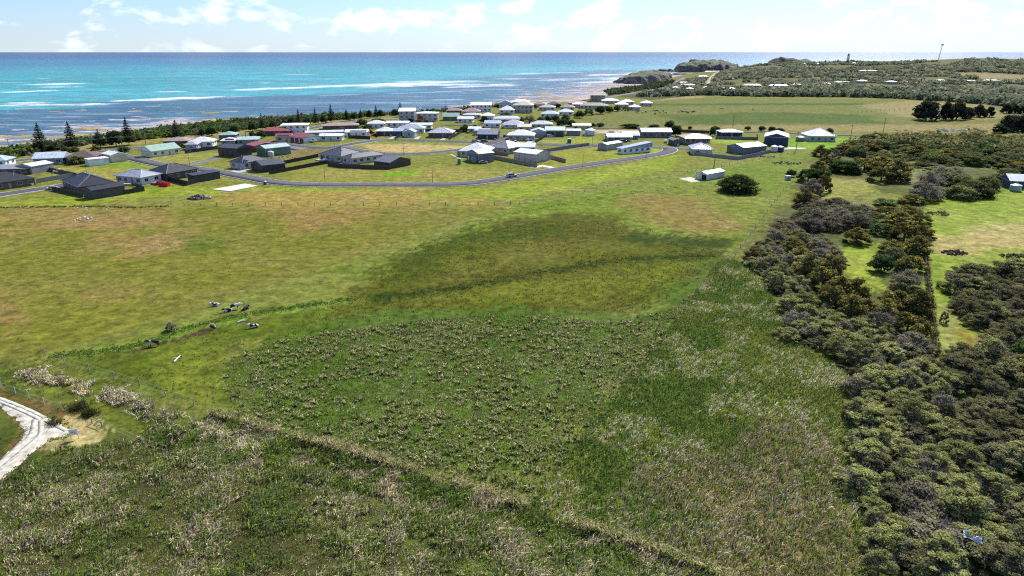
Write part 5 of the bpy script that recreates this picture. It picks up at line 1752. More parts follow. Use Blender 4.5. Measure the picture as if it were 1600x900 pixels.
def add_block(root, x0, x1, y0, y1, hw, roof, rc, wc, pitch=0.40, ov=0.5, ridge=False, wall_mat=None, flip=False):
    """walls and roof over a rectangle given in the building's own metres"""
    rm = sheet_metal('roof_sheet', rc) if rc not in (TILE, TAN) else simple('roof_tile', rc, 0.85, var=0.25, scale=1.2)
    wm = wall_mat or simple('wall_finish', wc, 0.8, var=0.1, scale=0.8)
    w, d = x1 - x0, y1 - y0
    m = MB().box(x0, x1, y0, y1, -0.6, hw)
    X0, X1, Y0, Y1 = x0 - ov, x1 + ov, y0 - ov, y1 + ov
    zb, ze = hw + 0.003, hw + 0.19
    r = MB()
    caps = []
    if roof == 'flat':
        r.box(X0, X1, Y0, Y1, zb, zb + 0.28)
    elif roof == 'skillion':
        rise = pitch * (Y1 - Y0) * (0.35)
        a, b = (0, rise) if not flip else (rise, 0)
        r.add([(X0, Y0, zb), (X1, Y0, zb), (X1, Y1, zb), (X0, Y1, zb), (X0, Y0, ze + a), (X1, Y0, ze + a), (X1, Y1, ze + b), (X0, Y1, ze + b)], [(0, 3, 2, 1), (4, 5, 6, 7), (0, 1, 5, 4), (1, 2, 6, 5), (2, 3, 7, 6), (3, 0, 4, 7)])
    else:
        along_x = (w >= d) if roof == 'hip' else (roof == 'gable_x')
        half = (Y1 - Y0) / 2 if along_x else (X1 - X0) / 2
        rise = half * pitch
        inset = half if roof == 'hip' else 0.0
        if along_x:
            ym = (Y0 + Y1) / 2
            i2 = min(inset, (X1 - X0) / 2 - 0.05)
            ra, rb = (X0 + i2, ym, ze + rise), (X1 - i2, ym, ze + rise)
        else:
            xm = (X0 + X1) / 2
            i2 = min(inset, (Y1 - Y0) / 2 - 0.05)
            ra, rb = (xm, Y0 + i2, ze + rise), (xm, Y1 - i2, ze + rise)
        vs = [(X0, Y0, zb), (X1, Y0, zb), (X1, Y1, zb), (X0, Y1, zb), (X0, Y0, ze), (X1, Y0, ze), (X1, Y1, ze), (X0, Y1, ze), ra, rb]
        fs = [(0, 3, 2, 1), (0, 1, 5, 4), (1, 2, 6, 5), (2, 3, 7, 6), (3, 0, 4, 7)]
        fs += [(4, 5, 9, 8), (5, 6, 9), (6, 7, 8, 9), (7, 4, 8)] if along_x else [(4, 5, 8), (5, 6, 9, 8), (6, 7, 9), (7, 4, 8, 9)]
        r.add(vs, fs)
        if roof.startswith('gable'):                 # gable infill in the wall's own finish, just behind the barge
            g2 = MB()
            k = 1 - 2 * ov / max(0.1, (Y1 - Y0) if along_x else (X1 - X0))
            for s in (0, 1):
                if along_x:
                    xx = (X0 - 0.03, X0) if s == 0 else (X1, X1 + 0.03)
                    g2.add([(xx[0], y0, ze), (xx[0], y1, ze), (xx[0], ym, ze + rise * k), (xx[1], y0, ze), (xx[1], y1, ze), (xx[1], ym, ze + rise * k)], [(0, 1, 2), (3, 5, 4), (0, 3, 4, 1), (1, 4, 5, 2), (2, 5, 3, 0)])
                else:
                    yy = (Y0 - 0.03, Y0) if s == 0 else (Y1, Y1 + 0.03)
                    g2.add([(x0, yy[0], ze), (x1, yy[0], ze), (xm, yy[0], ze + rise * k), (x0, yy[1], ze), (x1, yy[1], ze), (xm, yy[1], ze + rise * k)], [(0, 1, 2), (3, 5, 4), (0, 3, 4, 1), (1, 4, 5, 2), (2, 5, 3, 0)])
            g2.build('gable', wm, root)
        caps = [(ra, rb)]
        if roof == 'hip':
            caps += [(vs[4], ra), (vs[5], rb if along_x else ra), (vs[6], rb), (vs[7], ra if along_x else rb)]
    wo = m.build('wall', wm, root)
    ro = r.build('roof', rm, root)
    if ridge:
        c = MB()
        for a, b in caps:
            a, b = Vector(a), Vector(b)
            if (a - b).length > 0.3:
                c.tube(a + Vector((0, 0, 0.03)), b + Vector((0, 0, 0.03)), 0.13, 0.13, 5)
        if c.v:
            c.build('ridge_cap', simple('ridge_flashing', tuple(min(0.6, q * 1.9 + 0.12) for q in rc), 0.4), ro)
    return wo, ro


def put_window(root, x, y, rot, z=0.85, sx=1.0, sz=1.0, fine=True):
    o = part('window', W_GLASS, root)
    o.location = (x, y, z)
    o.rotation_euler = (0, 0, rot)
    o.scale = (sx, 1, sz)
    if fine:
        part('frame', W_FRAME, o)
    return o


def wall_windows(root, w, d, sides, fine, storeys=1, hw=2.7, skip=None):
    sh = hw / storeys
    for s in range(storeys):
        z = s * sh + sh * 0.32
        for side in sides:
            ln = w if side in 'fb' else d
            n = max(1, int(ln / 3.4))
            for i in range(n):
                t = (i + 0.5) / n * ln
                if skip and side == skip[0] and skip[1] <= t <= skip[2]:
                    continue
                sx = random.choice([0.8, 1.0, 1.15])
                if s == 0 and i == n // 2 and side == 'f' and n > 1:
                    o = part('door', D_LEAF, root)
                    o.location = (t, 0, 0)
                    continue
                if side == 'f':
                    put_window(root, t, 0, 0, z, sx, 1, fine)
                elif side == 'b':
                    put_window(root, t, d, math.pi, z, sx, 1, fine)
                elif side == 'l':
                    put_window(root, 0, t, -math.pi / 2, z, sx, 1, fine)
                else:
                    put_window(root, w, t, math.pi / 2, z, sx, 1, fine)


def roller(root, x0, x1, h, col, side='f', w=0, d=0):
    m = simple('roller_door', col, 0.5, var=0.08)
    b = MB()
    n = 6
    for i in range(n):                                # door slats, each a little proud
        b.box(x0, x1, -0.05 - 0.012 * (i % 2), 0.0, 0.03 + h * i / n, 0.03 + h * (i + 0.94) / n)
    o = b.build('roller_door', m, root)
    if side == 'r':
        o.rotation_euler = (0, 0, math.pi / 2)
        o.location = (w, 0, 0)
    if side == 'l':
        o.rotation_euler = (0, 0, -math.pi / 2)
        o.location = (0, d, 0)
    return o


def solar(root, x0, nx, ny, hw, pitch, ov, y_start=0.6):
    """rows of panels lying on the front slope"""
    me = MB().box(0, 1.62, 0, 0.98, 0.05, 0.09).mesh('solar_panel', PV)
    a = math.atan(pitch)
    for i in range(nx):
        for j in range(ny):
            o = part('solar_panel', me, root)
            s = y_start + j * 1.02
            o.location = (x0 + i * 1.66, -ov + s * math.cos(a), hw + 0.19 + s * math.sin(a))
            o.rotation_euler = (a, 0, 0)


def house(label, A, B=None, d=10, hw=2.7, roof='hip', rc=WH, wc=CREAM, pitch=0.40, ov=0.5, wins='fr', name='house', cat='house', yaw=0, C=None, ridge=False, storeys=1, fine=None, w=None, group=None, wall_mat=None, maxw=40):
    if B is None:                                     # A = (x0, x1, y): front spans x0..x1 in the photograph
        x0, x1, yb = A
        p = G((x0 + x1) / 2, yb)
        k = px_per_m(p)
        a = math.radians(yaw)
        az = math.atan2(p[0], p[1])
        rel = a + az                                  # front seen at this slant
        W = (x1 - x0) / k
        wm_ = w or max(3.0, (W - abs(math.sin(rel)) * d) / max(0.35, abs(math.cos(rel))))
        ux = np.array([math.cos(a), math.sin(a)])
        uy = np.array([-ux[1], ux[0]])
        lat = np.array([math.cos(-az), math.sin(-az)])
        # near edge of the footprint sits on the surveyed line of sight
        cx = p[:2] + np.array([math.sin(az), math.cos(az)]) * (abs(math.sin(rel)) * wm_ / 2)
        Aw = cx - ux * wm_ / 2 + (0 if abs(math.sin(rel)) < 0.05 else -np.sign(math.sin(rel)) * 0) * lat
        # centre the silhouette
        cs = [Aw + ux * i * wm_ + uy * j * d for i in (0, 1) for j in (0, 1)]
        us = [c[0] / c[1] for c in cs]
        shift = p[0] / p[1] - (min(us) + max(us)) / 2
        Aw = Aw + np.array([shift * p[1], 0])
    else:
        a3, b3 = G(*A)[:2], G(*B)[:2]
        ux = (b3 - a3)
        wm_ = float(np.linalg.norm(ux))
        ux = ux / wm_
        wm_ = min(wm_, maxw)
        uy = np.array([-ux[1], ux[0]])
        if uy @ a3 < 0:
            uy = -uy
        if C is not None:
            c3 = G(*C)[:2]
            d = float(min(max(abs((c3 - a3) @ uy), 4), 19))
        Aw = a3
    if w is not None:
        wm_ = w
    ctr = Aw + ux * wm_ / 2 + uy * d / 2
    zz = min(hz(*(Aw + ux * i * wm_ + uy * j * d)) for i in (0, 1) for j in (0, 1)) + 0.12
    root = empty(name, (Aw[0], Aw[1], zz), math.atan2(ux[1], ux[0]), label, cat, group)
    add_block(root, 0, wm_, 0, d, hw, roof, rc, wc, pitch, ov, ridge, wall_mat)
    dist = math.hypot(*ctr)
    fine = dist < 420 if fine is None else fine
    if wins:
        wall_windows(root, wm_, d, wins, fine, storeys, hw)
    if dist < 560 and roof not in ('flat', 'skillion'):
        e, z_ = ov + 0.004, hw + 0.05
        gm = simple('gutter', tuple(min(0.75, c * 0.8 + 0.10) for c in rc), 0.5, var=0.08)
        gu = MB().box(-e - 0.13, wm_ + e + 0.13, -e - 0.13, -e, z_, z_ + 0.15).build('gutter', gm, root)
        MB().box(-e - 0.13, wm_ + e + 0.13, d + e, d + e + 0.13, z_, z_ + 0.15).build('gutter', gm, root)
        if roof == 'hip':
            MB().box(-e - 0.13, -e, -e + 0.002, d + e - 0.002, z_, z_ + 0.15).build('gutter', gm, root)
            MB().box(wm_ + e, wm_ + e + 0.13, -e + 0.002, d + e - 0.002, z_, z_ + 0.15).build('gutter', gm, root)
        for q in (0.06, wm_ - 0.06):
            MB().tube((q, -0.06, 0.0), (q, -0.06, hw - 0.1), 0.05, 0.05, 5).build('downpipe', gm, gu)
        if name == 'house':
            for q in random.sample([0.25, 0.4, 0.6, 0.75], 2):
                zr = hw + 0.19 + pitch * (ov + d * 0.3)
                MB().tube((wm_ * q, d * 0.3, zr - 0.15), (wm_ * q, d * 0.3, zr + 0.45), 0.12, 0.12, 6).build('roof_vent', TRIM, root)
            MB().box(wm_ - 1.6, wm_ - 0.7, -0.42, -0.03, 0.1, 0.75).build('air_conditioner', TRIM, root)
    if 'verandah' in label:
        vr = MB().add([(-0.3, -2.6, hw - 0.42), (wm_ + 0.3, -2.6, hw - 0.42), (wm_ + 0.3, -ov - 0.16, hw - 0.06), (-0.3, -ov - 0.16, hw - 0.06), (-0.3, -2.6, hw - 0.34), (wm_ + 0.3, -2.6, hw - 0.34), (wm_ + 0.3, -ov - 0.16, hw + 0.02), (-0.3, -ov - 0.16, hw + 0.02)], [(0, 3, 2, 1), (4, 5, 6, 7), (0, 1, 5, 4), (1, 2, 6, 5), (2, 3, 7, 6), (3, 0, 4, 7)]).build('verandah_roof', sheet_metal('roof_sheet', rc), root)
        n_ = max(3, int(wm_ / 3))
        for i in range(n_ + 1):
            MB().box(wm_ * i / n_ - 0.06, wm_ * i / n_ + 0.06, -2.5, -2.38, -0.3, hw - 0.43).build('post', TRIM, root)
        MB().box(-0.2, wm_ + 0.2, -2.5, -0.06, -0.3, 0.03).build('deck', CONC, root)
    HOUSES.append((label, round(wm_, 1), round(d, 1), round(dist)))
    root['w'], root['d'] = wm_, d
    return root


def shed(label, A, B, C, hw, roof, rc, wc, doors=0, dcol=None, side='f', **kw):
    wall = sheet_metal('wall_sheet', wc, 0.55)
    r = house(label, A, B, hw=hw, roof=roof, rc=rc, wc=wc, C=C, wins='', name=kw.pop('name', 'shed'), cat='shed', wall_mat=wall, ov=kw.pop('ov', 0.2), pitch=kw.pop('pitch', 0.25), **kw)
    w, d = r['w'], r['d']
    if doors:
        ln = w if side == 'f' else d
        step = ln / doors
        for i in range(doors):
            roller(r, i * step + step * 0.12, (i + 1) * step - step * 0.12, hw * 0.84, dcol or tuple(min(0.7, c * 1.5 + 0.02) for c in wc), side, w, d)
    return r


# ---- left end of town
h = house('charcoal hip-roofed brick house cut off at the left edge', (-42, 303), (56, 289), 13, roof='hip', rc=CH, wc=BRICK, wins='fr', maxw=22)
shed('white-roofed grey shed behind the charcoal house', (27, 271), (52, 272.5), (78, 266), 3.2, 'gable_y', WH, GREY, pitch=0.2)
h = house('white house with blue solar roof at the left edge', (-30, 21, 262), roof='hip', rc=BLUE, wc=WHITE, d=10, yaw=12)
solar(h, 3, 4, 2, 2.7, 0.4, 0.5)
house('low timber-posted carport house under dark flat roof', (-6, 50, 275), roof='skillion', rc=GREY, wc=BRICK, d=6, yaw=10, hw=2.4)
house('long grey house under pale blue gable roof', (58, 108, 258), roof='gable_x', rc=(0.58, 0.66, 0.74), wc=GREY, d=10, yaw=14)
house('brown-tiled brick house behind the olive tree', (108, 158, 256), roof='hip', rc=TILE, wc=BRICK, d=11, yaw=14)
shed('white flat-roofed block beside the cream gable shed', (134, 258), (140, 260), (168, 255.5), 2.8, 'flat', WH, WHITE)
shed('cream gable shed with white roof at the road corner', (161, 251), (176, 254), (195, 250.5), 3.2, 'gable_x', WH, CREAM, pitch=0.3)
h = house('black hip-roofed brick house joined to a dark shed', (100, 292.5), (131, 306), 12, roof='hip', rc=CH, wc=BRICK, ridge=True, wins='f', maxw=20, pitch=0.45)
shed('big charcoal ribbed shed nearest the pasture', (132, 309), (146, 312), (194, 303), 3.0, 'gable_y', CH, (0.055, 0.06, 0.068), pitch=0.3)
h = house('light grey hip-roofed unfinished house with white wrapped walls', (183, 285), (222, 289), C=(258, 283), roof='hip', rc=ZINC, wc=(0.62, 0.62, 0.66), ridge=True, maxw=16, wins='fr')
h = house('black hip-roofed house behind the black shed', (262, 282.5), (309, 274), 12, roof='hip', rc=CH, wc=(0.10, 0.09, 0.085), ridge=True, maxw=20, pitch=0.42)
shed('long black shed beside the main road', (304, 286), (344.5, 279), (350, 276.5), 2.8, 'skillion', CH, BLK, maxw=17)
# ---- second row
h = house('cream weatherboard cottage with mint green gables', (238, 246), (282, 240), 9, roof='gable_x', rc=GRN, wc=(0.66, 0.64, 0.52), ov=0.5, maxw=17, pitch=0.5)
house('wide tan-roofed low house by the coast road', (258, 302, 229), roof='hip', rc=TAN, wc=BRICK, d=12, yaw=10, pitch=0.25)
house('small mauve-walled cottage with grey roof', (291, 313, 234.5), roof='hip', rc=(0.4, 0.4, 0.45), wc=MAUVE, d=8, yaw=10)
house('white cottage with long white roof behind the mauve cottage', (298, 338, 230), roof='hip', rc=WH, wc=WHITE, d=10, yaw=10)
shed('large brown-black machinery shed with four roller doors', (342, 243.5), (372, 246), (394.5, 242), 4.2, 'gable_x', (0.06, 0.062, 0.07), (0.050, 0.043, 0.040), 4, (0.085, 0.06, 0.05), maxw=20)
house('brown brick elevated house with green hip roof', (344, 374, 221.5), roof='hip', rc=GRN, wc=BRICK, d=10, hw=3.6, yaw=8, pitch=0.3)
h = house('white-roofed cottage with solar panels behind the brown-black shed', (347, 372, 228), roof='hip', rc=WH, wc=GREY, d=9, yaw=10, pitch=0.3)
solar(h, 2, 3, 2, 2.7, 0.3, 0.5)
house('pale green translucent-striped roof house', (372, 407, 226.5), roof='gable_x', rc=(0.46, 0.58, 0.52), wc=GREY, d=9, yaw=12, pitch=0.25)
shed('long red shed with red roof', (386, 234.5), (394.5, 236.5), (419, 231.5), 3.0, 'gable_x', RED, DKRED, pitch=0.2, w=11)
shed('green shed with pale striped roof and water tank', (402, 242), (416, 244.8), (449, 239.5), 3.8, 'gable_y', (0.46, 0.58, 0.52), GRNW, pitch=0.25)
h = house('black-roofed house with solar panels by the bend', (361, 262.5), (380, 265), 12, roof='hip', rc=(0.045, 0.05, 0.065), wc=(0.52, 0.50, 0.50), ridge=True, maxw=15, pitch=0.45, C=(420, 259))
solar(h, 4, 4, 2, 2.7, 0.45, 0.5)
shed('black shed with gable roof inside the long fenced yard', (393.5, 264.5), (410.5, 269.5), (440, 263.5), 2.8, 'gable_y', (0.06, 0.065, 0.075), BLK)
# ---- duplex with dark roofs
h = house('left charcoal-roofed house of the fenced pair', (500, 249.5), (534, 254), 14, roof='hip', rc=(0.075, 0.077, 0.088), wc=(0.46, 0.43, 0.40), ridge=True, maxw=17)
h = house('right charcoal-roofed house of the fenced pair', (536, 255), (550, 257.5), 14, roof='hip', rc=(0.075, 0.077, 0.088), wc=(0.55, 0.53, 0.50), ridge=True, C=(604, 248), maxw=15)
shed('dark brown shed at the corner of the brown fence', (585, 261), (612, 264), (626, 256), 2.6, 'gable_x', (0.14, 0.15, 0.17), (0.06, 0.05, 0.047), maxw=10)
# ---- behind the middle street
house('brown house with dark red hip roof', (411, 456, 212.5), roof='hip', rc=RED, wc=BRICK, d=11, yaw=8, pitch=0.3)
house('white two-storey house with flat white roof and balcony', (442, 483, 210), roof='hip', rc=WH, wc=WHITE, d=12, hw=5.4, storeys=2, yaw=10, pitch=0.12, ov=0.9)
h = house('cream garage house with blue solar roof and red end', (432, 457, 221.5), roof='gable_x', rc=RED, wc=CREAM, d=8, yaw=10, pitch=0.3)
solar(h, 1, 4, 2, 2.7, 0.3, 0.5)
r = shed('white shed with red roof and three red roller doors', (453.6, 221.5), (475, 224), (490, 219.8), 3.0, 'gable_x', RED, WHITE, 3, (0.22, 0.03, 0.03), pitch=0.3, maxw=14)
house('long low house with striped translucent roof', (479, 536, 214), roof='gable_x', rc=(0.60, 0.62, 0.66), wc=GREY, d=8, yaw=16, pitch=0.18)
house('white-roofed weatherboard house above the street bend', (500, 538, 220.5), roof='gable_x', rc=WH, wc=(0.6, 0.62, 0.64), d=9, yaw=4, pitch=0.2)
h = house('white-roofed house with black solar panels and red end wall', (540, 576, 214), roof='gable_x', rc=WH, wc=WHITE, d=9, yaw=6, pitch=0.25)
solar(h, 3, 6, 2, 2.7, 0.25, 0.5)
MB().box(h['w'] + 0.005, h['w'] + 0.06, 0.6, h['d'] - 0.6, 0.0, 2.6).build('end_wall', simple('red_paint', (0.5, 0.03, 0.05), 0.5), h)
house('brown low-pitched roof house near the coast road', (505, 560, 203), roof='hip', rc=TAN, wc=BRICK, d=12, yaw=14, pitch=0.2)
house('white-roofed house at the coast road bend', (575, 602, 200), roof='hip', rc=WH, wc=WHITE, d=9, yaw=6)
house('white-roofed dark-walled house behind the concrete drives', (588, 617, 212.5), roof='hip', rc=WH, wc=(0.10, 0.08, 0.08), d=10, yaw=2)
house('navy-blue garage beside the white-roofed house', (614, 631, 212.6), roof='skillion', rc=(0.35, 0.4, 0.46), wc=(0.06, 0.10, 0.16), d=7, yaw=2, wins='')
house('flat white roofs behind the first row', (604, 640, 199), roof='gable_x', rc=WH, wc=WHITE, d=9, yaw=2, pitch=0.2)
house('pale blue cottage with grey front gable', (631, 651, 214.3), roof='gable_y', rc=ZINC, wc=PALEB, d=9, yaw=0, pitch=0.45)
house('wide grey-roofed house behind the pale blue cottage', (622, 665, 208), roof='hip', rc=(0.42, 0.44, 0.5), wc=WHITE, d=11, yaw=2, wins='f')
house('white roofs with green fence behind the street', (641, 676, 202), roof='gable_x', rc=(0.66, 0.74, 0.68), wc=WHITE, d=9, yaw=2, pitch=0.2)
house('brick house with pale grey hip roof on the street', (669, 711, 215.8), roof='hip', rc=(0.50, 0.51, 0.56), wc=BRICK, d=13, yaw=-4, ridge=True)
house('grey three-storey modern house with tower', (624, 650, 191.8), roof='skillion', rc=WH, wc=(0.33, 0.33, 0.36), d=11, hw=8.0, storeys=3, yaw=4)
h = house('white-roofed two-storey flats with red panel', (651, 686, 189.5), roof='hip', rc=WH, wc=(0.5, 0.49, 0.5), d=12, hw=5.6, storeys=2, yaw=2, pitch=0.15)
MB().box(h['w'] * 0.08, h['w'] * 0.3, -0.12, -0.06, 0.6, 3.8).build('red_panel', simple('red_paint', (0.5, 0.03, 0.05), 0.5), h)
house('green barn-roofed house behind the small white house', (692, 718, 188.5), roof='gable_x', rc=GRN, wc=GRNW, d=9, yaw=2, pitch=0.5)
house('small white gable cottage on open lawn', (715, 741, 192), roof='gable_x', rc=WH, wc=WHITE, d=8, yaw=-6, pitch=0.3)
house('tan hip-roofed house near the beach scrub', (698, 722, 178.5), roof='hip', rc=TAN, wc=BRICK, d=10, yaw=0)
house('second tan hip-roofed house near the beach', (722, 751, 180), roof='hip', rc=TAN, wc=CREAM, d=12, yaw=0)
house('cream flat-roofed house below the tan roofs', (724, 752, 185.5), roof='hip', rc=(0.55, 0.54, 0.5), wc=CREAM, d=9, yaw=0, pitch=0.25)
house('white modern beach house with two levels', (736, 768, 174.5), roof='skillion', rc=WH, wc=WHITE, d=12, hw=5.4, storeys=2, yaw=2)
house('white box house right of the dark tree', (752, 772, 188.5), roof='hip', rc=WH, wc=WHITE, d=10, yaw=0, hw=3.4)
house('navy house with grey-blue roof beside the parked cars', (746, 781, 217.8), roof='gable_x', rc=(0.20, 0.25, 0.30), wc=NAVY, d=11, yaw=-8, pitch=0.4)
r = house('grey double garage with two dark doors', (742, 766, 211.5), roof='gable_x', rc=(0.55, 0.56, 0.58), wc=(0.46, 0.45, 0.45), d=8, yaw=-4, pitch=0.2, wins='', name='garage', cat='garage')
for q in (0.1, 0.55):
    roller(r, r['w'] * q, r['w'] * (q + 0.35), 2.3, (0.09, 0.10, 0.12))
house('cream long shed left of the double garage', (732, 752, 208), roof='gable_x', rc=WH, wc=CREAM, d=8, yaw=-4, pitch=0.2)
house('blue-grey roofed house above the navy house', (757, 783, 199.5), roof='gable_x', rc=BLUE, wc=WHITE, d=10, yaw=-4, pitch=0.3)
house('grey low house with verandah behind the shrubs', (772, 812, 191), roof='hip', rc=(0.5, 0.54, 0.56), wc=(0.36, 0.40, 0.42), d=10, yaw=0, pitch=0.25)
house('mauve-grey hip roof house below the verandah house', (787, 818, 200.5), roof='hip', rc=(0.44, 0.42, 0.48), wc=WHITE, d=11, yaw=-4)
house('cream two-storey mansion with several gables', (801, 834, 176.5), roof='hip', rc=(0.56, 0.49, 0.38), wc=(0.44, 0.40, 0.34), d=13, hw=6.2, storeys=2, yaw=-6)
house('white steep-roofed house left of the mansion', (780, 805, 177.5), roof='hip', rc=WH, wc=WHITE, d=12, yaw=-4, pitch=0.5)
house('white-roofed house behind the mansion', (798, 828, 166.5), roof='hip', rc=WH, wc=WHITE, d=10, yaw=-4, hw=4)
house('small grey gabled house left of the mansion wing', (780, 800, 168.5), roof='gable_y', rc=(0.3, 0.33, 0.37), wc=(0.5, 0.52, 0.55), d=9, yaw=0, hw=4)
house('cream house with white hip roof and white utes', (793, 836, 219.5), roof='hip', rc=WH, wc=(0.46, 0.42, 0.33), d=12, yaw=-6, pitch=0.42)
shed_ = house('blue-grey gable shed beside the cream house', (830, 853, 214), roof='gable_y', rc=(0.5, 0.58, 0.6), wc=(0.33, 0.38, 0.42), d=9, yaw=-4, hw=3.2, pitch=0.3, wins='', name='shed', cat='shed')
r = house('dark grey open-bay shed with teal roof', (852, 882, 213.5), roof='skillion', rc=(0.42, 0.52, 0.54), wc=(0.20, 0.21, 0.23), d=9, yaw=-4, hw=3.6, wins='', name='shed', cat='shed')
for q in (0.08, 0.54):
    roller(r, r['w'] * q, r['w'] * (q + 0.38), 2.8, (0.06, 0.06, 0.07))
house('cream-roofed house behind the blue-grey shed', (809, 830, 205), roof='gable_x', rc=(0.62, 0.58, 0.42), wc=CREAM, d=9, yaw=-4, pitch=0.3)
house('pale green roofs behind the sheds', (829, 863, 201), roof='hip', rc=(0.48, 0.56, 0.52), wc=CREAM, d=9, yaw=-4)
house('white-roofed low shed right of the teal-roofed shed', (885, 907, 211.5), roof='gable_x', rc=WH, wc=GREY, d=7, yaw=-2, pitch=0.2, wins='', name='shed', cat='shed')
house('cream long roof beside the back road', (894, 923, 203), roof='gable_x', rc=(0.64, 0.58, 0.40), wc=CREAM, d=8, yaw=-2, pitch=0.25)
house('grey hip roof pair, left', (845, 873, 184), roof='hip', rc=(0.46, 0.5, 0.54), wc=WHITE, d=10, yaw=-6)
house('grey hip roof pair, right', (872, 895, 180.5), roof='hip', rc=(0.52, 0.54, 0.57), wc=WHITE, d=10, yaw=-6)
for lb, x0, x1, y, rc in [('brick red roof house right of the mansion', 832, 855, 168, (0.27, 0.10, 0.07)), ('brown roof house in the second beach row', 855, 876, 167.5, TILE), ('dark brown hip house above the grey pair', 875, 898, 173, (0.13, 0.10, 0.09)), ('grey-mauve low roof below the red roof', 842, 868, 173, (0.36, 0.35, 0.38)), ('bright red tile roof house near the beach', 887, 916, 166, (0.36, 0.12, 0.10)),
                          ('large dark brown hip house near the paddock tip', 906, 950, 170, (0.12, 0.095, 0.09)), ('white low roof right of the brown houses', 894, 910, 168, WH), ('white long roof beside the boxy house', 940, 966, 162, (0.7, 0.74, 0.76)), ('low white roof by the dark trees', 961, 981, 168, WH), ('grey roof cottage at the end of the beach row', 968, 990, 164, (0.4, 0.42, 0.46)), ('grey gabled cottage last before the paddock', 982, 1000, 172.5, (0.42, 0.42, 0.44)), ('white long shed at the paddock edge', 1000, 1019, 166, (0.62, 0.65, 0.68))]:
    house(lb, (x0, x1, y), roof='hip', rc=rc, wc=CREAM, d=11, yaw=-8, pitch=0.35, fine=False, wins='f')
house('boxy tan modern house above the beach', (922, 945, 158.5), roof='flat', rc=(0.30, 0.27, 0.23), wc=(0.34, 0.29, 0.25), d=11, hw=6, storeys=2, yaw=-4)
# ---- right part of town
house('low house with pale blue roof and long verandah', (945, 987, 220.5), roof='gable_x', rc=(0.50, 0.58, 0.65), wc=(0.22, 0.22, 0.22), d=9, yaw=0, pitch=0.25)
house('blue-grey shed behind the verandah house', (970, 998, 217.5), roof='gable_x', rc=(0.45, 0.54, 0.62), wc=(0.2, 0.24, 0.28), d=8, yaw=0, pitch=0.25, wins='', name='shed', cat='shed')
house('very long grey house with light blue roof', (998, 1049, 215.5), roof='gable_x', rc=(0.46, 0.53, 0.6), wc=(0.20, 0.195, 0.19), d=11, yaw=0, pitch=0.3, hw=3.2)
shed('grey shed with blue roof beside the white house', (934, 234), (948, 235.5), (967, 231), 3.0, 'gable_y', (0.24, 0.29, 0.37), (0.30, 0.31, 0.33), pitch=0.25)
h = house('narrow white house with blue roof at the road loop', (964, 239.5), (972, 241), C=(1004, 234.5), roof='skillion', rc=(0.26, 0.34, 0.45), wc=WHITE, wins='fr', pitch=0.3, maxw=9)
house('small dark gabled house beside the loop road', (1044, 1062, 228), roof='gable_y', rc=(0.12, 0.125, 0.13), wc=(0.085, 0.08, 0.08), d=9, yaw=6, pitch=0.4)
house('tan-roofed house with full-length verandah', (1061, 1109, 223.5), roof='hip', rc=(0.42, 0.31, 0.24), wc=(0.32, 0.24, 0.19), d=11, yaw=2, pitch=0.25, ov=0.9)
house('navy-walled house with white roof behind a grey fence', (1120, 1159, 214.5), roof='hip', rc=WH, wc=NAVY, d=10, yaw=0, pitch=0.25)
h = house('light grey hip-roofed house inside the concrete fence', (1082, 242), (1112, 242.5), 15, roof='hip', rc=(0.40, 0.42, 0.45), wc=(0.50, 0.47, 0.42), ridge=True, C=(1140, 237), maxw=18, pitch=0.42)
shed('dark grey shed at the fence corner', (1161, 241.5), (1206, 237), (1190, 232), 3.2, 'gable_x', (0.30, 0.34, 0.40), (0.16, 0.175, 0.19), maxw=17)
shed('navy barn with pale roof, gable to the front', (1193, 227), (1231, 228.5), (1193, 217), 4.6, 'gable_y', (0.62, 0.68, 0.74), NAVY, maxw=17, pitch=0.3)
h = house('large house with white pyramid roof beside the back road', (1252, 1303, 222), roof='hip', rc=(0.74, 0.74, 0.76), wc=(0.45, 0.44, 0.43), d=15, yaw=-4, ridge=True, pitch=0.5, hw=3.0)
r = shed('small weathered white shed alone in the paddock', (1087, 279.3), (1104, 282), (1121, 275), 2.3, 'gable_y', (0.70, 0.70, 0.70), (0.55, 0.55, 0.55), pitch=0.3)
MB().box(r['w'] * 0.55, r['w'] * 0.95, -0.04, 0.0, 0.0, 2.0).build('doorway', simple('painted_interior_dark', (0.02, 0.02, 0.02), 0.9), r)  # near-black panel on the wall; the dark interior is painted
# ---- middle of town, front
h = house('white hip-roofed house behind the grey shed', (718, 772, 246), roof='hip', rc=WH, wc=CREAM, d=14, yaw=-10, pitch=0.45, wins='f')
r = shed('dark grey shed with pale roof and tank', (729.6, 250), (748, 254.8), (767, 251), 4.0, 'gable_y', (0.56, 0.60, 0.64), (0.17, 0.185, 0.20), pitch=0.25)
MB().box(1.0, 1.9, -0.05, 0.0, 0.02, 2.1).build('door', simple('door_white', (0.7, 0.7, 0.7), 0.5), r)
h = house('beige house with mid grey pyramid roof', (767, 238), (794, 241), C=(812, 236), roof='hip', rc=(0.25, 0.265, 0.30), wc=(0.40, 0.36, 0.30), ridge=True, maxw=15, pitch=0.48)
r = shed('large cream shed with four doors and white roof', (803, 249.5), (838, 254), (857.5, 249.8), 3.6, 'gable_x', WH, (0.46, 0.42, 0.36), 4, (0.50, 0.46, 0.40), maxw=20)
house('small open shelter with pale teal roof', (804, 836, 238.5), roof='skillion', rc=(0.52, 0.60, 0.63), wc=(0.06, 0.07, 0.085), d=8, yaw=-6, hw=2.6, wins='', name='shed', cat='shed')
r = house('dark blue shed at the right edge above the lawn', (1566, 1622, 297), roof='gable_x', rc=(0.42, 0.47, 0.50), wc=(0.05, 0.065, 0.095), d=9, yaw=-14, hw=2.8, wins='', name='shed', cat='shed')
p = G(1231, 281)
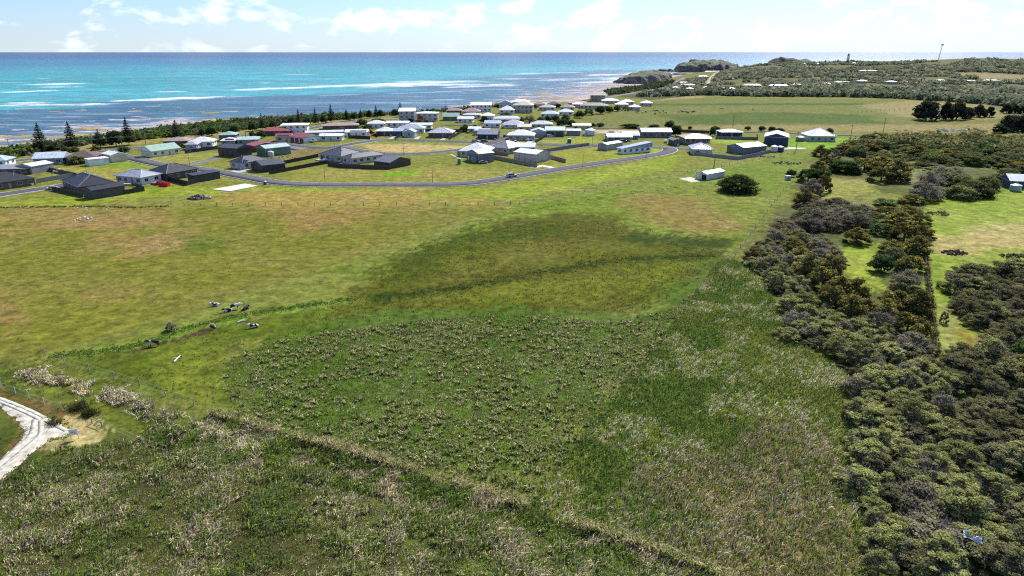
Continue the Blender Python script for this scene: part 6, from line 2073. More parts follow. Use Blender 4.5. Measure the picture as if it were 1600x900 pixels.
b = empty('pump_box', (p[0], p[1], p[2]), 0.2, 'small grey-white cabinet beside the hedge in the paddock', 'cabinet')
MB().box(-1.0, 1.0, -0.7, 0.7, -0.1, 1.6).build('cabinet', simple('grey_panel', (0.42, 0.43, 0.47), 0.6), b)
MB().box(-1.1, 1.1, -0.8, 0.8, 1.603, 1.7).build('lid', simple('grey_panel', (0.5, 0.5, 0.53), 0.6), b)
MB().box(-0.5, 0.5, -0.73, -0.702, 0.1, 1.4).build('door', simple('grey_panel', (0.36, 0.37, 0.41), 0.6), b)

# ---- far houses on the hill
FAR = [('long white roof below the cape', 1101, 1127, 111.5, WH), ('white cluster roof on the cape slope', 1089, 1107, 122, WH), ('red-roofed house by the climbing road', 1058, 1078, 133, (0.5, 0.24, 0.2)), ('long white house by the climbing road', 1060, 1088, 137, WH), ('small white house left of the long white one', 1048, 1062, 141, WH), ('white house right of the climbing road', 1097, 1110, 141, WH), ('low cottage below the long white house', 1070, 1084, 143, (0.55, 0.52, 0.5)),
       ('grey hip-roofed house facing the far paddock', 1124, 1149, 143, (0.46, 0.48, 0.5)), ('white modern house above the paddock belt', 1160, 1189, 137.5, WH), ('white flat house left of its twin on the slope', 1200, 1232, 138, (0.72, 0.74, 0.76)), ('white house right of its twin on the slope', 1234, 1254, 137, (0.72, 0.74, 0.76)), ('dark house with pale roof on the slope', 1284, 1297, 134.5, (0.3, 0.33, 0.35)), ('wide dark house in the middle of the slope', 1302, 1327, 132.5, (0.34, 0.37, 0.40)), ('small white-roofed house right of the dark wide one', 1338, 1354, 130.5, WH),
       ('bright white long roof high on the slope', 1342, 1371, 114, WH), ('teal-roofed house in the scrub', 1383, 1400, 132, (0.3, 0.42, 0.42)), ('small grey house right of the teal roof', 1411, 1420, 131.5, (0.45, 0.45, 0.47)), ('dark two-level house far right on the slope', 1461, 1477, 129.5, (0.38, 0.42, 0.45)), ('low white house near the hill field', 1510, 1523, 130.5, WH), ('pale blue long roof at the hill field', 1537, 1560, 130, (0.6, 0.68, 0.75)), ('left dark pavilion on the skyline', 1252, 1263, 102, (0.30, 0.30, 0.31)), ('right dark pavilion on the skyline', 1266, 1281, 102, (0.30, 0.30, 0.31)), ('white keeper block beside the lighthouse', 1330, 1338, 101, WH)]
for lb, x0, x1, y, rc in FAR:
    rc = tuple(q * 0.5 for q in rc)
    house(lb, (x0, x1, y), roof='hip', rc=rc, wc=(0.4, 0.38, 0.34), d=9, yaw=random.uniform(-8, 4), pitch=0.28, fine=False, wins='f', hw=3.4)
for hh_ in HOUSES:
    if hh_[1] > 26 or hh_[1] < 6 or hh_[2] > 20:
        print('CHECK', hh_)

# ---- lighthouse and mast
p = G(1324, 99.5)
p[2] += 0
L_ = empty('lighthouse', tuple(p), 0, 'white lighthouse with one red band on the skyline', 'lighthouse')
L_.scale = (1.25, 1.25, 1.25)
mw, mr = simple('white_render', (0.8, 0.8, 0.8), 0.6), simple('red_band', (0.5, 0.03, 0.03), 0.6)
MB().lathe([(3.6, -2), (3.4, 1.5), (3.3, 1.6)], 14).build('base', mw, L_, True)
MB().lathe([(3.0, 1.6), (2.75, 6.0)], 14).build('red_band', mr, L_, True)
MB().lathe([(2.74, 6.003), (2.3, 14.5), (2.3, 15)], 14).build('tower', mw, L_, True)
MB().lathe([(3.1, 15.003), (3.1, 15.4)], 14).build('gallery', simple('dark_metal', (0.06, 0.06, 0.06), 0.5), L_)
lan = MB().lathe([(1.6, 15.41), (1.6, 17.6)], 12).build('lantern', GLASS, L_)
MB().lathe([(1.9, 17.603), (1.2, 18.5), (0.1, 19.4)], 12).build('dome', simple('red_band', (0.4, 0.03, 0.03), 0.5), lan)
p = G(1465, 97)
T_ = empty('radio_mast', tuple(p), 0, 'tall thin lattice mast with a head, standing on the hill', 'mast')
ms = simple('galvanised', (0.30, 0.31, 0.32), 0.5)
tp_ = 36.0
lean = 3.4
m = MB()
for q in range(3):
    a = q * 2.094
    m.tube((1.1 * math.cos(a), 1.1 * math.sin(a), -1), (lean + 0.4 * math.cos(a), 0.4 * math.sin(a), tp_), 0.22, 0.18, 5)
m.build('mast_leg', ms, T_)
m = MB()
for i in range(18):
    f0, f1 = i / 18, (i + 1) / 18
    for q in range(3):
        a, b = q * 2.094, (q + 1) * 2.094
        r0, r1 = 1.1 - 0.7 * f0, 1.1 - 0.7 * f1
        m.tube((lean * f0 + r0 * math.cos(a), r0 * math.sin(a), tp_ * f0), (lean * f1 + r1 * math.cos(b), r1 * math.sin(b), tp_ * f1), 0.09, 0.09, 4)
m.build('bracing', ms, T_)
hd = MB().box(lean - 2.2, lean + 2.6, -1.0, 1.0, tp_ - 1.4, tp_ + 0.9).box(lean - 3.2, lean - 2.2, -0.5, 0.5, tp_ - 0.8, tp_ + 0.3).build('head', ms, T_)
MB().tube((lean + 0.3, 0, tp_ + 0.9), (lean + 0.3, 0, tp_ + 3.0), 0.12, 0.06, 5).build('aerial', ms, hd)


# ------------------------------------------------------------------ fences
def fence(label, px, h, col, panel=2.4, name='sheet_fence', cat='fence', thick=0.07, post=True, group=None):
    pts = [G(a, b) for a, b in px]
    root = empty(name, tuple(pts[0]), 0, label, cat, group)
    m = simple('fence_sheet', col, 0.6, var=0.1)
    me = MB().box(0, panel - 0.07, -thick / 2, thick / 2, -0.35, h)
    for i in range(8):
        me.box(0.08 + i * panel / 8, 0.08 + i * panel / 8 + 0.09, -thick / 2 - 0.03, -thick / 2 + 0.001, 0.0, h - 0.05)
    me = me.mesh('panel', m)
    pm = MB().box(-0.06, 0.0, -0.06, 0.06, -0.35, h + 0.06).mesh('post', m)
    for i in range(len(pts) - 1):
        a, b = pts[i][:2], pts[i + 1][:2]
        ln = np.linalg.norm(b - a)
        n = max(1, int(round(ln / panel)))
        an = math.atan2(*(b - a)[::-1])
        for k in range(n):
            q = a + (b - a) * k / n
            z = hz(*q)
            for me_, nm in ((me, 'panel'), (pm, 'post')):
                o = part(nm, me_, root)
                o.location = (q[0] - pts[0][0], q[1] - pts[0][1], z - pts[0][2])
                o.rotation_euler = (0, 0, an)
                if nm == 'panel':
                    o.scale = (ln / n / panel, 1, 1)
    return root


BRF, BKF, TNF, CGF = (0.075, 0.062, 0.055), (0.04, 0.038, 0.037), (0.30, 0.26, 0.22), (0.27, 0.28, 0.29)
fence('brown fence beside the black-roofed house', [(82, 298), (131, 308.5)], 1.7, BRF)
fence('short black fence right of the charcoal shed', [(195, 304), (226, 298.5), (212, 292)], 1.7, BKF)
fence('grey panel fence behind the charcoal corner house', [(57, 286.5), (118, 276)], 1.8, (0.24, 0.25, 0.24))
fence('dark hedge-like fence across the green yard', [(71, 266), (117, 276), (127, 279.5)], 1.8, (0.14, 0.14, 0.125))
fence('black fence round the yard beside the long black shed', [(261, 281.5), (292.5, 290), (305, 286.5)], 1.8, BKF)
fence('navy fence beside the mauve cottage', [(289, 240), (341, 233)], 1.8, (0.05, 0.055, 0.09))
fence('near black fence of the long green yard', [(421, 273), (512.5, 256)], 1.7, BKF)
fence('far black fence of the long green yard', [(439, 257.5), (498, 245.5)], 1.7, BKF)
fence('brown fence round the charcoal-roofed pair', [(512.5, 259), (534, 262.5), (570, 264), (611, 264.8)], 1.9, BRF)
fence('black fence below the red-ended house', [(544.5, 216), (579, 217.6)], 1.8, BKF)
fence('tan fence running down from the grey shed', [(769, 248), (800, 254), (839.6, 261.5)], 1.8, TNF)
fence('short tan fence left of the white hip-roofed house', [(715, 241.5), (730, 243.5)], 1.8, TNF)
fence('tan fence between white and beige houses', [(769, 240.5), (794, 244)], 1.8, TNF)
fence('short tan fence right of the large cream shed', [(859, 247.5), (884, 254.5)], 1.8, TNF)
fence('long tan fence along the lane', [(848.5, 238.6), (884, 232.8), (921, 227.8)], 1.7, (0.24, 0.21, 0.18))
fence('dark slatted fence beside the brick street house', [(701, 219), (724, 206.5)], 1.7, (0.09, 0.08, 0.07))
fence('dark fence behind the street houses', [(662, 205.5), (730, 206)], 1.7, (0.05, 0.05, 0.05))
fence('black fence left of the red-ended house drive', [(578, 206.5), (590, 214.5)], 1.7, BKF)
fence('dark fence beside the pale blue cottage', [(617, 219), (630, 210.5)], 1.7, (0.07, 0.06, 0.06))
fence('dark fence down to the street from the cream house', [(836, 224), (852, 214.5)], 1.7, (0.06, 0.06, 0.06))
fence('concrete-grey fence round the light grey hip-roofed house', [(1081, 241.5), (1118, 246), (1152, 250), (1180, 244.5), (1204, 238.5)], 1.7, CGF)
fence('grey fence in front of the navy-walled house', [(1118, 217.5), (1184, 218.8), (1183, 209.5)], 1.7, (0.2, 0.195, 0.19))
fence('dark fence along the back road', [(1062, 206.5), (1108, 208.5)], 1.8, (0.08, 0.075, 0.075))
fence('dark fence beside the small dark gabled house', [(1061, 226.5), (1102, 228.5)], 1.2, (0.07, 0.075, 0.08))


def wire_fence(label, px_line, n, h=1.15, r=0.07, col=(0.24, 0.20, 0.16), wires=3):
    L = smooth_line([G(a, b)[:2] for a, b in px_line], 1.5)
    seg = np.r_[0, np.cumsum(np.linalg.norm(np.diff(L, axis=0), axis=1))]
    root = empty('wire_fence', (L[0][0], L[0][1], hz(*L[0])), 0, label, 'fence')
    z0 = root.location.z
    pm = MB().tube((0, 0, -0.4), (0, 0, h), r, r * 0.85, 6).mesh('post', simple('fence_post', col, 0.9, var=0.3))
    pts = []
    for i in range(n):
        s = seg[-1] * i / (n - 1)
        x, y = np.interp(s, seg, L[:, 0]), np.interp(s, seg, L[:, 1])
        z = hz(x, y)
        o = part('post', pm, root)
        o.location = (x - L[0][0], y - L[0][1], z - z0)
        o.rotation_euler = (random.uniform(-.06, .06), random.uniform(-.06, .06), random.random() * 6)
        o.scale = (1, 1, random.uniform(0.85, 1.12))
        pts.append((x - L[0][0], y - L[0][1], z - z0))
    w = MB()
    for k in range(wires):
        zz = h * (0.3 + 0.62 * k / max(1, wires - 1))
        for a, b in zip(pts[:-1], pts[1:]):
            w.tube((a[0], a[1], a[2] + zz), (b[0], b[1], b[2] + zz), 0.012, 0.012, 3)
    w.build('wire', simple('fence_wire', (0.3, 0.3, 0.3), 0.4), root)
    return root


wire_fence('post and wire fence across the pasture below the main road', [(288, 321.5), (420, 321.5), (560, 321), (700, 320.5), (798, 320)], 21, 1.25, 0.11, (0.16, 0.13, 0.10))
wire_fence('post and wire fence along the upper paddock boundary', [(812, 319), (900, 302.5), (1000, 284), (1085, 268), (1160, 254.5), (1240, 240)], 30, 1.2, 0.08)
wire_fence('old fence beside the right lawn with rank grass', [(1436, 316), (1441, 368), (1447, 420), (1456, 490), (1464, 554)], 26, 1.2, 0.07)
wire_fence('wire fence climbing past the thicket to the paddock corner', [(1130, 428), (1160, 384), (1200, 330), (1228, 292)], 16, 1.2, 0.07)
wire_fence('white-staked fence beside the track', [(-20, 600), (16, 612), (42, 622), (70, 633), (97, 641)], 6, 1.2, 0.06, (0.6, 0.58, 0.54), 2)
wire_fence('leaning posts inside the paddock corner', [(71, 556), (87, 564), (143, 581), (175, 591), (204, 598.5), (233.5, 610), (303, 634)], 7, 1.35, 0.09, (0.34, 0.30, 0.25), 2)
wire_fence('low stake fence through the hollow', [(160, 666), (193, 681), (228, 696), (262, 708)], 4, 1.1, 0.06, (0.5, 0.47, 0.42), 2)
wire_fence('faint fence across the far paddock', [(1340, 176), (1420, 172), (1500, 176)], 18, 1.3, 0.14, (0.14, 0.12, 0.1))
# ================================================================== VEHICLES, ANIMALS, SMALL THINGS
TYRE = simple('tyre_rubber', (0.02, 0.02, 0.02), 0.9, var=0.1)
RIM = simple('wheel_rim', (0.35, 0.35, 0.36), 0.35, var=0.1)
CARGLASS = simple('car_glass', (0.02, 0.025, 0.03), 0.08, var=0.1, spec=0.7)
LAMPM = simple('lamp_lens', (0.7, 0.68, 0.62), 0.2, var=0.05)
TAILM = simple('tail_lens', (0.4, 0.02, 0.02), 0.3, var=0.05)
TY_ME = MB().lathe([(0.20, -0.11), (0.33, -0.11), (0.35, -0.06), (0.35, 0.06), (0.33, 0.11), (0.20, 0.11)], 14).mesh('tyre', TYRE)
RM_ME = MB().lathe([(0.04, -0.115), (0.21, -0.10), (0.21, 0.10), (0.04, 0.115)], 10).mesh('rim', RIM)


def car(label, px, yaw, kind='suv', col=(0.7, 0.7, 0.7), group='cars and utes about the town'):
    p = G(*px)
    root = empty('parked_car', tuple(p), math.radians(yaw), label, 'ute' if kind == 'ute' else 'car', group)
    pm = simple('car_paint', col, 0.28, var=0.04, spec=0.6)
    L2, W = 2.25, 0.88
    belt = 0.98 if kind != 'sedan' else 0.88
    prof = [(-L2, 0.42), (-L2, belt - 0.08), (-L2 + 0.08, belt), (1.05, belt), (L2 - 0.18, belt - 0.14), (L2, belt - 0.3), (L2, 0.40), (L2 - 0.35, 0.30), (-L2 + 0.35, 0.30)]
    b = MB().prism(prof, -W, W)
    if kind == 'ute':
        cab = [(-0.75, belt - .01), (-0.62, 1.62), (-0.50, 1.68), (0.45, 1.68), (1.1, belt - .01)]
    elif kind == 'suv':
        cab = [(-L2 + 0.06, belt - .01), (-L2 + 0.25, 1.62), (-L2 + 0.45, 1.72), (0.35, 1.72), (1.1, belt - .01)]
    else:
        cab = [(-1.7, belt - .01), (-1.05, 1.38), (0.25, 1.40), (1.1, belt - .01)]
    b.prism(cab, -W * 0.86, W * 0.86)
    body = b.build('body', pm, root)
    mod = body.modifiers.new('edge', 'BEVEL')
    mod.width, mod.segments = 0.05, 2
    # glass: side panes, windscreen, rear pane set into the cab
    cx = [q[0] for q in cab]
    top = max(q[1] for q in cab)
    for s in (-1, 1):
        ys = s * W * 0.865
        MB().add([(min(cx) + 0.22, ys, belt + 0.06), (0.85, ys, belt + 0.06), (0.40, ys, top - 0.10), (min(cx) + 0.38, ys, top - 0.10), (min(cx) + 0.22, ys + s * .012, belt + 0.06), (0.85, ys + s * .012, belt + 0.06), (0.40, ys + s * .012, top - 0.10), (min(cx) + 0.38, ys + s * .012, top - 0.10)],
                 [(0, 1, 2, 3), (4, 7, 6, 5), (0, 4, 5, 1), (1, 5, 6, 2), (2, 6, 7, 3), (3, 7, 4, 0)]).build('side_window', CARGLASS, root)
    x1, x0 = 1.1, cab[-2][0]
    MB().add([(x1 - .06, -W * .76, belt + .05), (x1 - .06, W * .76, belt + .05), (x0 + .1, W * .72, top - .07), (x0 + .1, -W * .72, top - .07), (x1 + .01, -W * .76, belt + .07), (x1 + .01, W * .76, belt + .07), (x0 + .13, W * .72, top - .05), (x0 + .13, -W * .72, top - .05)], [(0, 3, 2, 1), (4, 5, 6, 7), (0, 1, 5, 4), (1, 2, 6, 5), (2, 3, 7, 6), (3, 0, 4, 7)]).build('windscreen', CARGLASS, root)
    if kind == 'ute':
        MB().box(-L2 + 0.05, -0.85, -W * .9, W * .9, belt + 0.003, belt + 0.08).build('tray', simple('tray_metal', (0.4, 0.4, 0.41), 0.4), root)
    for s in (-1, 1):
        for x in (-1.38, 1.38):
            w = part('wheel', TY_ME, root)
            w.location = (x, s * (W - 0.08), 0.35)
            w.rotation_euler = (math.pi / 2, 0, 0)
            part('rim', RM_ME, w)
        MB().box(L2 - 0.02, L2 + 0.015, s * 0.62 - 0.16, s * 0.62 + 0.16, 0.56, 0.70).build('headlight', LAMPM, root)
        MB().box(-L2 - 0.015, -L2 + 0.02, s * 0.68 - 0.11, s * 0.68 + 0.11, 0.62, 0.86).build('tail_light', TAILM, root)
    return root


car('white tray ute parked alone on the dry grass', (93, 270), 15, 'ute', (0.75, 0.75, 0.75))
car('silver four-wheel drive on the main road', (799.5, 276.5), 30, 'suv', (0.42, 0.45, 0.50))
car('pale silver wagon on the street below the navy house', (743, 222), -2, 'suv', (0.55, 0.57, 0.60))
car('dark grey wagon right of the silver one on the street', (757, 222.3), -2, 'suv', (0.12, 0.13, 0.15))
car('white ute on the street before the cream house', (805, 224.2), -6, 'ute', (0.78, 0.78, 0.78))
car('white ute in the drive of the cream house', (826, 219.8), 60, 'ute', (0.78, 0.78, 0.78))
car('second white car at the cream house drive', (833, 219.2), 50, 'suv', (0.72, 0.72, 0.72))
car('white four-wheel drive before the open-bay shed', (860, 214.2), 5, 'suv', (0.75, 0.75, 0.76))
car('white van-like car beside the small dark gabled house', (1040, 223), 80, 'suv', (0.62, 0.64, 0.66))
car('dark wheel-high car beside the verandah house', (974, 222.3), 10, 'suv', (0.07, 0.075, 0.08))
car('dark small car in front of the dark grey shed with pale roof', (754.5, 255.5), 20, 'sedan', (0.25, 0.26, 0.28))
car('silver car at the end of the short road', (84, 296), 25, 'sedan', (0.55, 0.55, 0.56))
car('white car behind the blue-grey fenced house', (833, 235.5), 10, 'sedan', (0.6, 0.62, 0.65))
car('dark blue car beside the cream house', (790, 214), 70, 'suv', (0.05, 0.16, 0.35))
car('red car in the drive behind the black fence', (585, 212.5), 40, 'sedan', (0.45, 0.05, 0.12))
car('white caravan-side car by the far sheds', (915, 212.5), 0, 'suv', (0.66, 0.66, 0.66))


# ---- boat on trailer
def boat(label, px, yaw):
    p = G(*px)
    r = empty('boat', tuple(p), math.radians(yaw), label, 'boat')
    V = []
    sec = [(-2.4, 0.95, 0.55), (-0.8, 1.0, 0.5), (0.9, 0.85, 0.55), (2.1, 0.4, 0.75), (2.7, 0.05, 1.05)]
    for x, w, k in sec:
        V += [(x, -w, 1.35), (x, -w * 0.75, k + 0.15), (x, 0, k), (x, w * 0.75, k + 0.15), (x, w, 1.35)]
    F = []
    for i in range(4):
        for j in range(4):
            F.append((i * 5 + j, i * 5 + j + 1, i * 5 + j + 6, i * 5 + j + 5))
        F.append((i * 5 + 4, i * 5, i * 5 + 5, i * 5 + 9))
    F.append((0, 1, 2, 3, 4))
    MB().add(V, F).build('hull', simple('boat_white', (0.72, 0.75, 0.78), 0.3), r)
    MB().add([(-0.3, -0.7, 1.36), (-0.3, 0.7, 1.36), (0.9, 0.6, 1.36), (0.9, -0.6, 1.36), (-0.2, -0.6, 1.9), (-0.2, 0.6, 1.9), (0.4, 0.5, 1.9), (0.4, -0.5, 1.9)], [(0, 3, 2, 1), (4, 5, 6, 7), (0, 1, 5, 4), (1, 2, 6, 5), (2, 3, 7, 6), (3, 0, 4, 7)]).build('windscreen', CARGLASS, r)
    MB().box(-2.2, 2.8, -0.06, 0.06, 0.42, 0.5).box(-0.7, -0.6, -0.95, 0.95, 0.36, 0.44).build('trailer', RIM, r)
    for s in (-1, 1):
        w = part('wheel', TY_ME, r)
        w.location = (-0.65, s * 0.98, 0.33)
        w.rotation_euler = (math.pi / 2, 0, 0)
    return r


boat('pale boat on a trailer beside the white red-roofed shed', (489, 222.5), 15)
boat('white runabout on a trailer inside the long green yard', (503, 253), 20)


# ---- tanks, cabinets, bins
def tank(label, px, r, h, col, name='water_tank'):
    p = G(*px)
    t = empty(name, tuple(p), 0, label, 'tank')
    m = MB()
    m.lathe([(r, -0.2), (r, h * .25), (r * 1.02, h * .27), (r, h * .29), (r, h * .6), (r * 1.02, h * .62), (r, h * .64), (r, h)], 16).build('body', simple('tank_poly', col, 0.5, var=0.08), t, True)
    ro = MB().lathe([(r * 1.04, h + 0.003), (r * 0.3, h + r * 0.28), (r * 0.3, h + r * 0.30)], 16).build('roof', simple('tank_poly', tuple(c * 1.2 for c in col), 0.5, var=0.08), t)
    MB().lathe([(0.3, h + r * 0.305), (0.3, h + r * 0.4)], 8, (0.2, 0)).build('hatch', simple('tank_poly', tuple(c * 0.8 for c in col), 0.5), ro)


tank('pale green water tank before the dark blue edge shed', (1586, 298.5), 1.9, 2.3, (0.30, 0.42, 0.36))
tank('pale tank at the corner of the green shed', (423.5, 244.5), 1.5, 2.4, (0.42, 0.47, 0.42))
tank('grey tank against the dark grey shed with pale roof', (741.5, 254), 1.6, 2.3, (0.22, 0.24, 0.26))
tank('white tank between the two grey sheds', (1209, 237.5), 1.8, 3.0, (0.62, 0.60, 0.56))
tank('navy tank beside the navy barn', (1218, 237), 2.0, 2.6, (0.05, 0.07, 0.11))
tank('grey tank left of the white pyramid-roofed house', (1250, 220.5), 2.6, 2.4, (0.24, 0.27, 0.28))
tank('white tank by the cream sheds near the back road', (922, 211.5), 3.2, 3.4, (0.60, 0.62, 0.63))


def booth(label, px, w, h, col, yaw=0, cat='cabinet', name='portable_toilet'):
    p = G(*px)
    t = empty(name, tuple(p), math.radians(yaw), label, cat)
    m = simple('booth_plastic', col, 0.5, var=0.1)
    MB().box(-w / 2, w / 2, -w / 2, w / 2, -0.1, h).build('body', m, t)
    MB().add([(-w / 2 - .04, -w / 2 - .04, h + .003), (w / 2 + .04, -w / 2 - .04, h + .003), (w / 2 + .04, w / 2 + .04, h + .003), (-w / 2 - .04, w / 2 + .04, h + .003), (-w / 4, -w / 4, h + .25), (w / 4, -w / 4, h + .25), (w / 4, w / 4, h + .25), (-w / 4, w / 4, h + .25)], [(0, 3, 2, 1), (4, 5, 6, 7), (0, 1, 5, 4), (1, 2, 6, 5), (2, 3, 7, 6), (3, 0, 4, 7)]).build('roof', simple('booth_roof', (0.6, 0.62, 0.6), 0.5), t)
    MB().box(-w * .35, w * .35, -w / 2 - 0.03, -w / 2 - 0.002, 0.1, h * .9).build('door', simple('booth_plastic', tuple(c * .7 for c in col), 0.5), t)


booth('green portable toilet on the empty block', (717.5, 256.5), 1.5, 2.6, (0.02, 0.28, 0.18))
booth('green service cabinet on the mown block', (889.5, 223.5), 2.2, 2.4, (0.10, 0.16, 0.14), name='service_cabinet')
booth('small dark service pillar at the road edge', (414.5, 288.5), 1.0, 1.2, (0.07, 0.08, 0.07), name='service_cabinet')


def skip_bin(label, px, col, yaw, L=3.4):
    p = G(*px)
    r = empty('skip_bin', tuple(p), math.radians(yaw), label, 'skip')
    m = simple('bin_paint', col, 0.5, var=0.15)
    t = 0.08
    b = MB().box(-L / 2, L / 2, -0.9, -0.9 + t, 0.1, 1.4).box(-L / 2, L / 2, 0.9 - t, 0.9, 0.1, 1.4).box(-L / 2, -L / 2 + t, -0.82, 0.82, 0.1, 1.4).box(L / 2 - t, L / 2, -0.82, 0.82, 0.1, 1.4).box(-L / 2, L / 2, -0.9, 0.9, 0.0, 0.097)
    b.build('hopper', m, r)
    for i in range(5):
        x = -L / 2 + 0.3 + i * (L - 0.6) / 4
        MB().box(x - 0.05, x + 0.05, -0.97, -0.903, 0.1, 1.35).build('rib', m, r)


skip_bin('bright red builder skip beside the unfinished house', (257.5, 291), (0.62, 0.02, 0.05), -15, 3.8)
skip_bin('second red bin left of the bright red skip', (250.5, 288.5), (0.55, 0.05, 0.07), 10, 2.2)


def stack(label, px, col, yaw, w, d, h, n, name='pallet_stack'):
    p = G(*px)
    r = empty(name, tuple(p), math.radians(yaw), label, 'stack')
    m = simple('stack_board', col, 0.8, var=0.2)
    for i in range(n):
        dx, dy = random.uniform(-.08, .08), random.uniform(-.08, .08)
        MB().box(-w / 2 + dx, w / 2 + dx, -d / 2 + dy, d / 2 + dy, h * i / n + 0.01, h * (i + .86) / n).build('board', m, r)


stack('cream plasterboard stack left of the unfinished house', (200, 290), (0.55, 0.48, 0.34), 20, 2.6, 1.4, 0.9, 5)
stack('white wrapped pallet beside the cream stack', (192.5, 288), (0.7, 0.7, 0.72), 20, 1.5, 1.2, 1.1, 4)
stack('brown timber stack before the unfinished house', (241, 288.5), (0.30, 0.18, 0.10), -10, 2.4, 1.2, 0.8, 5)
stack('pale board stack right of the unfinished house door', (246.5, 287.5), (0.55, 0.5, 0.42), -10, 2.0, 1.2, 0.9, 4)


# ---- poles
def pole(label, px, h, kind='street', yaw=0.0):
    p = G(*px)
    r = empty('street_light' if kind == 'street' else 'power_pole', tuple(p), yaw, label, 'pole')
    if kind == 'street':
        m = simple('pole_steel', (0.10, 0.10, 0.10), 0.6)
        MB().tube((0, 0, -0.3), (0, 0, h), 0.10, 0.06, 6).build('pole', m, r)
        a = MB().tube((0, 0, h - 0.05), (0.9, 0, h + 0.25), 0.05, 0.04, 5).build('arm', m, r)
        MB().box(0.8, 1.5, -0.12, 0.12, h + 0.2, h + 0.32).build('lamp_head', RIM, a)
    else:
        m = simple('pole_timber', (0.20, 0.17, 0.14), 0.9, var=0.25)
        MB().tube((0, 0, -0.5), (0, 0, h), 0.18, 0.13, 7).build('pole', m, r)
        c = MB().box(-1.1, 1.1, -0.06, 0.06, h - 0.7, h - 0.58).build('crossarm', m, r)
        for x in (-1.0, -0.4, 0.4, 1.0):
            MB().lathe([(0.05, h - 0.575), (0.07, h - 0.45), (0.04, h - 0.38)], 6, (x, 0)).build('insulator', simple('porcelain', (0.5, 0.5, 0.48), 0.3), c)
    return r


for lb, x, y, h in [('street light on the block left of the bend', 508, 285.5, 6.2), ('street light mid block above the main road', 676, 285.5, 6.2), ('street light at the silver four-wheel drive', 795.5, 282, 6.2), ('street light on the rising main road', 910.5, 262, 6.0), ('street light at the road loop', 1009.5, 246, 6), ('street light below the concrete fence', 1116, 262, 6), ('street light behind the black-roofed house', 137, 277.5, 6), ('street light by the crescent', 631, 243.5, 6), ('street light behind the fenced pair', 523, 236, 6), ('street light on the crescent green end', 739.5, 229.5, 6), ('street light by the mown block', 925.5, 227.5, 6), ('street light before the sealed driveway', 296.5, 259, 6.5), ('slim street light before the street drives', 549, 226, 6)]:
    pole(lb, (x, y), h)
for lb, x, y, h in [('timber power pole behind the navy barn tank', 1243.5, 237, 10.5), ('timber power pole on the bright lawn', 1328, 221.5, 10), ('leaning timber pole in the far paddock', 1380, 206, 9), ('timber pole below the concrete fence corner', 1115.5, 263.5, 6.5), ('power pole at the coast road corner', 193.5, 243.5, 10), ('power pole left of the first pine', 18.5, 248, 10), ('power pole by the coast road behind the cottage', 229, 231, 9), ('power pole right of the green hip roof', 384.5, 216.5, 10), ('bare pole behind the brown-tiled roof', 146, 235, 9), ('power pole beyond the back road', 1145, 199, 9), ('power pole above the beach row', 697, 171.5, 9), ('power pole by the pale climbing road', 992, 146, 9)]:
    pole(lb, (x, y), h, 'power', random.uniform(-.4, .4))


# ---- overhead wires of the coast road
def power_line(label, pts, h):
    P = [G(*q) for q in pts]
    m = MB()
    for a, b in zip(P[:-1], P[1:]):
        for off in (-0.9, 0.9):
            n = 8
            q = [a + (b - a) * i / n + np.array([off, 0, h - 0.35 - 1.6 * 4 * (i / n) * (1 - i / n)]) for i in range(n + 1)]
            for u, v in zip(q[:-1], q[1:]):
                m.tube(tuple(u), tuple(v), 0.035, 0.035, 3)
    o = m.build('power_line', simple('cable', (0.25, 0.25, 0.26), 0.5))
    tag(o, label, 'cable')


power_line('sagging overhead wires from the left edge past the coast road corner', [(18.5, 248), (193.5, 243.5), (229, 231), (384.5, 216.5)], 10)

# ---- sign by the track
p = G(117, 686)
s = empty('notice_sign', tuple(p), math.radians(14), 'white notice board on two posts beside the sandy track end', 'sign')
bm_ = simple('sign_white', (0.82, 0.80, 0.76), 0.5, var=0.06)
ink = simple('sign_ink', (0.03, 0.04, 0.08), 0.6)
MB().box(-0.55, 0.55, -0.02, 0.02, 0.62, 1.52).build('board', bm_, s)
for x in (-0.45, 0.45):
    MB().tube((x, 0.06, -0.3), (x, 0.06, 1.5), 0.035, 0.035, 6).build('post', BARK_GREY, s)
m = MB().box(-0.36, 0.02, -0.026, -0.022, 1.02, 1.09).box(0.10, 0.16, -0.026, -0.022, 0.88, 1.28).box(0.163, 0.36, -0.026, -0.022, 0.88, 0.94).box(-0.32, -0.05, -0.026, -0.022, 0.90, 0.93).box(-0.36, 0.02, -0.026, -0.022, 1.20, 1.23)
m.build('lettering', ink, s)

# ---- timber post and rail, loose posts and driftwood
p = G(132.5, 632)
t = MB().tube((0, 0, -0.3), (0.06, 0.02, 1.5), 0.14, 0.12, 8).build('gate_post', BARK_GREY)
t.location = tuple(p)
tag(t, 'thick weathered gate post standing alone behind the track', 'post')
a, b = G(144, 662), G(160, 668)
r = empty('post_and_rail', tuple(a), 0, 'short sagging rail between two posts above the sign', 'fence')
v = b - a
for q in ((0, 0, 0), tuple(v)):
    MB().tube((q[0], q[1], q[2] - 0.2), (q[0], q[1], q[2] + 0.95), 0.09, 0.08, 6).build('post', BARK_GREY, r)
MB().tube((0, 0, 0.8), (v[0], v[1], v[2] + 0.78), 0.06, 0.055, 6).build('rail', BARK_GREY, r)
BLEACH = simple('bleached_timber', (0.62, 0.58, 0.50), 0.9, var=0.2, scale=3)


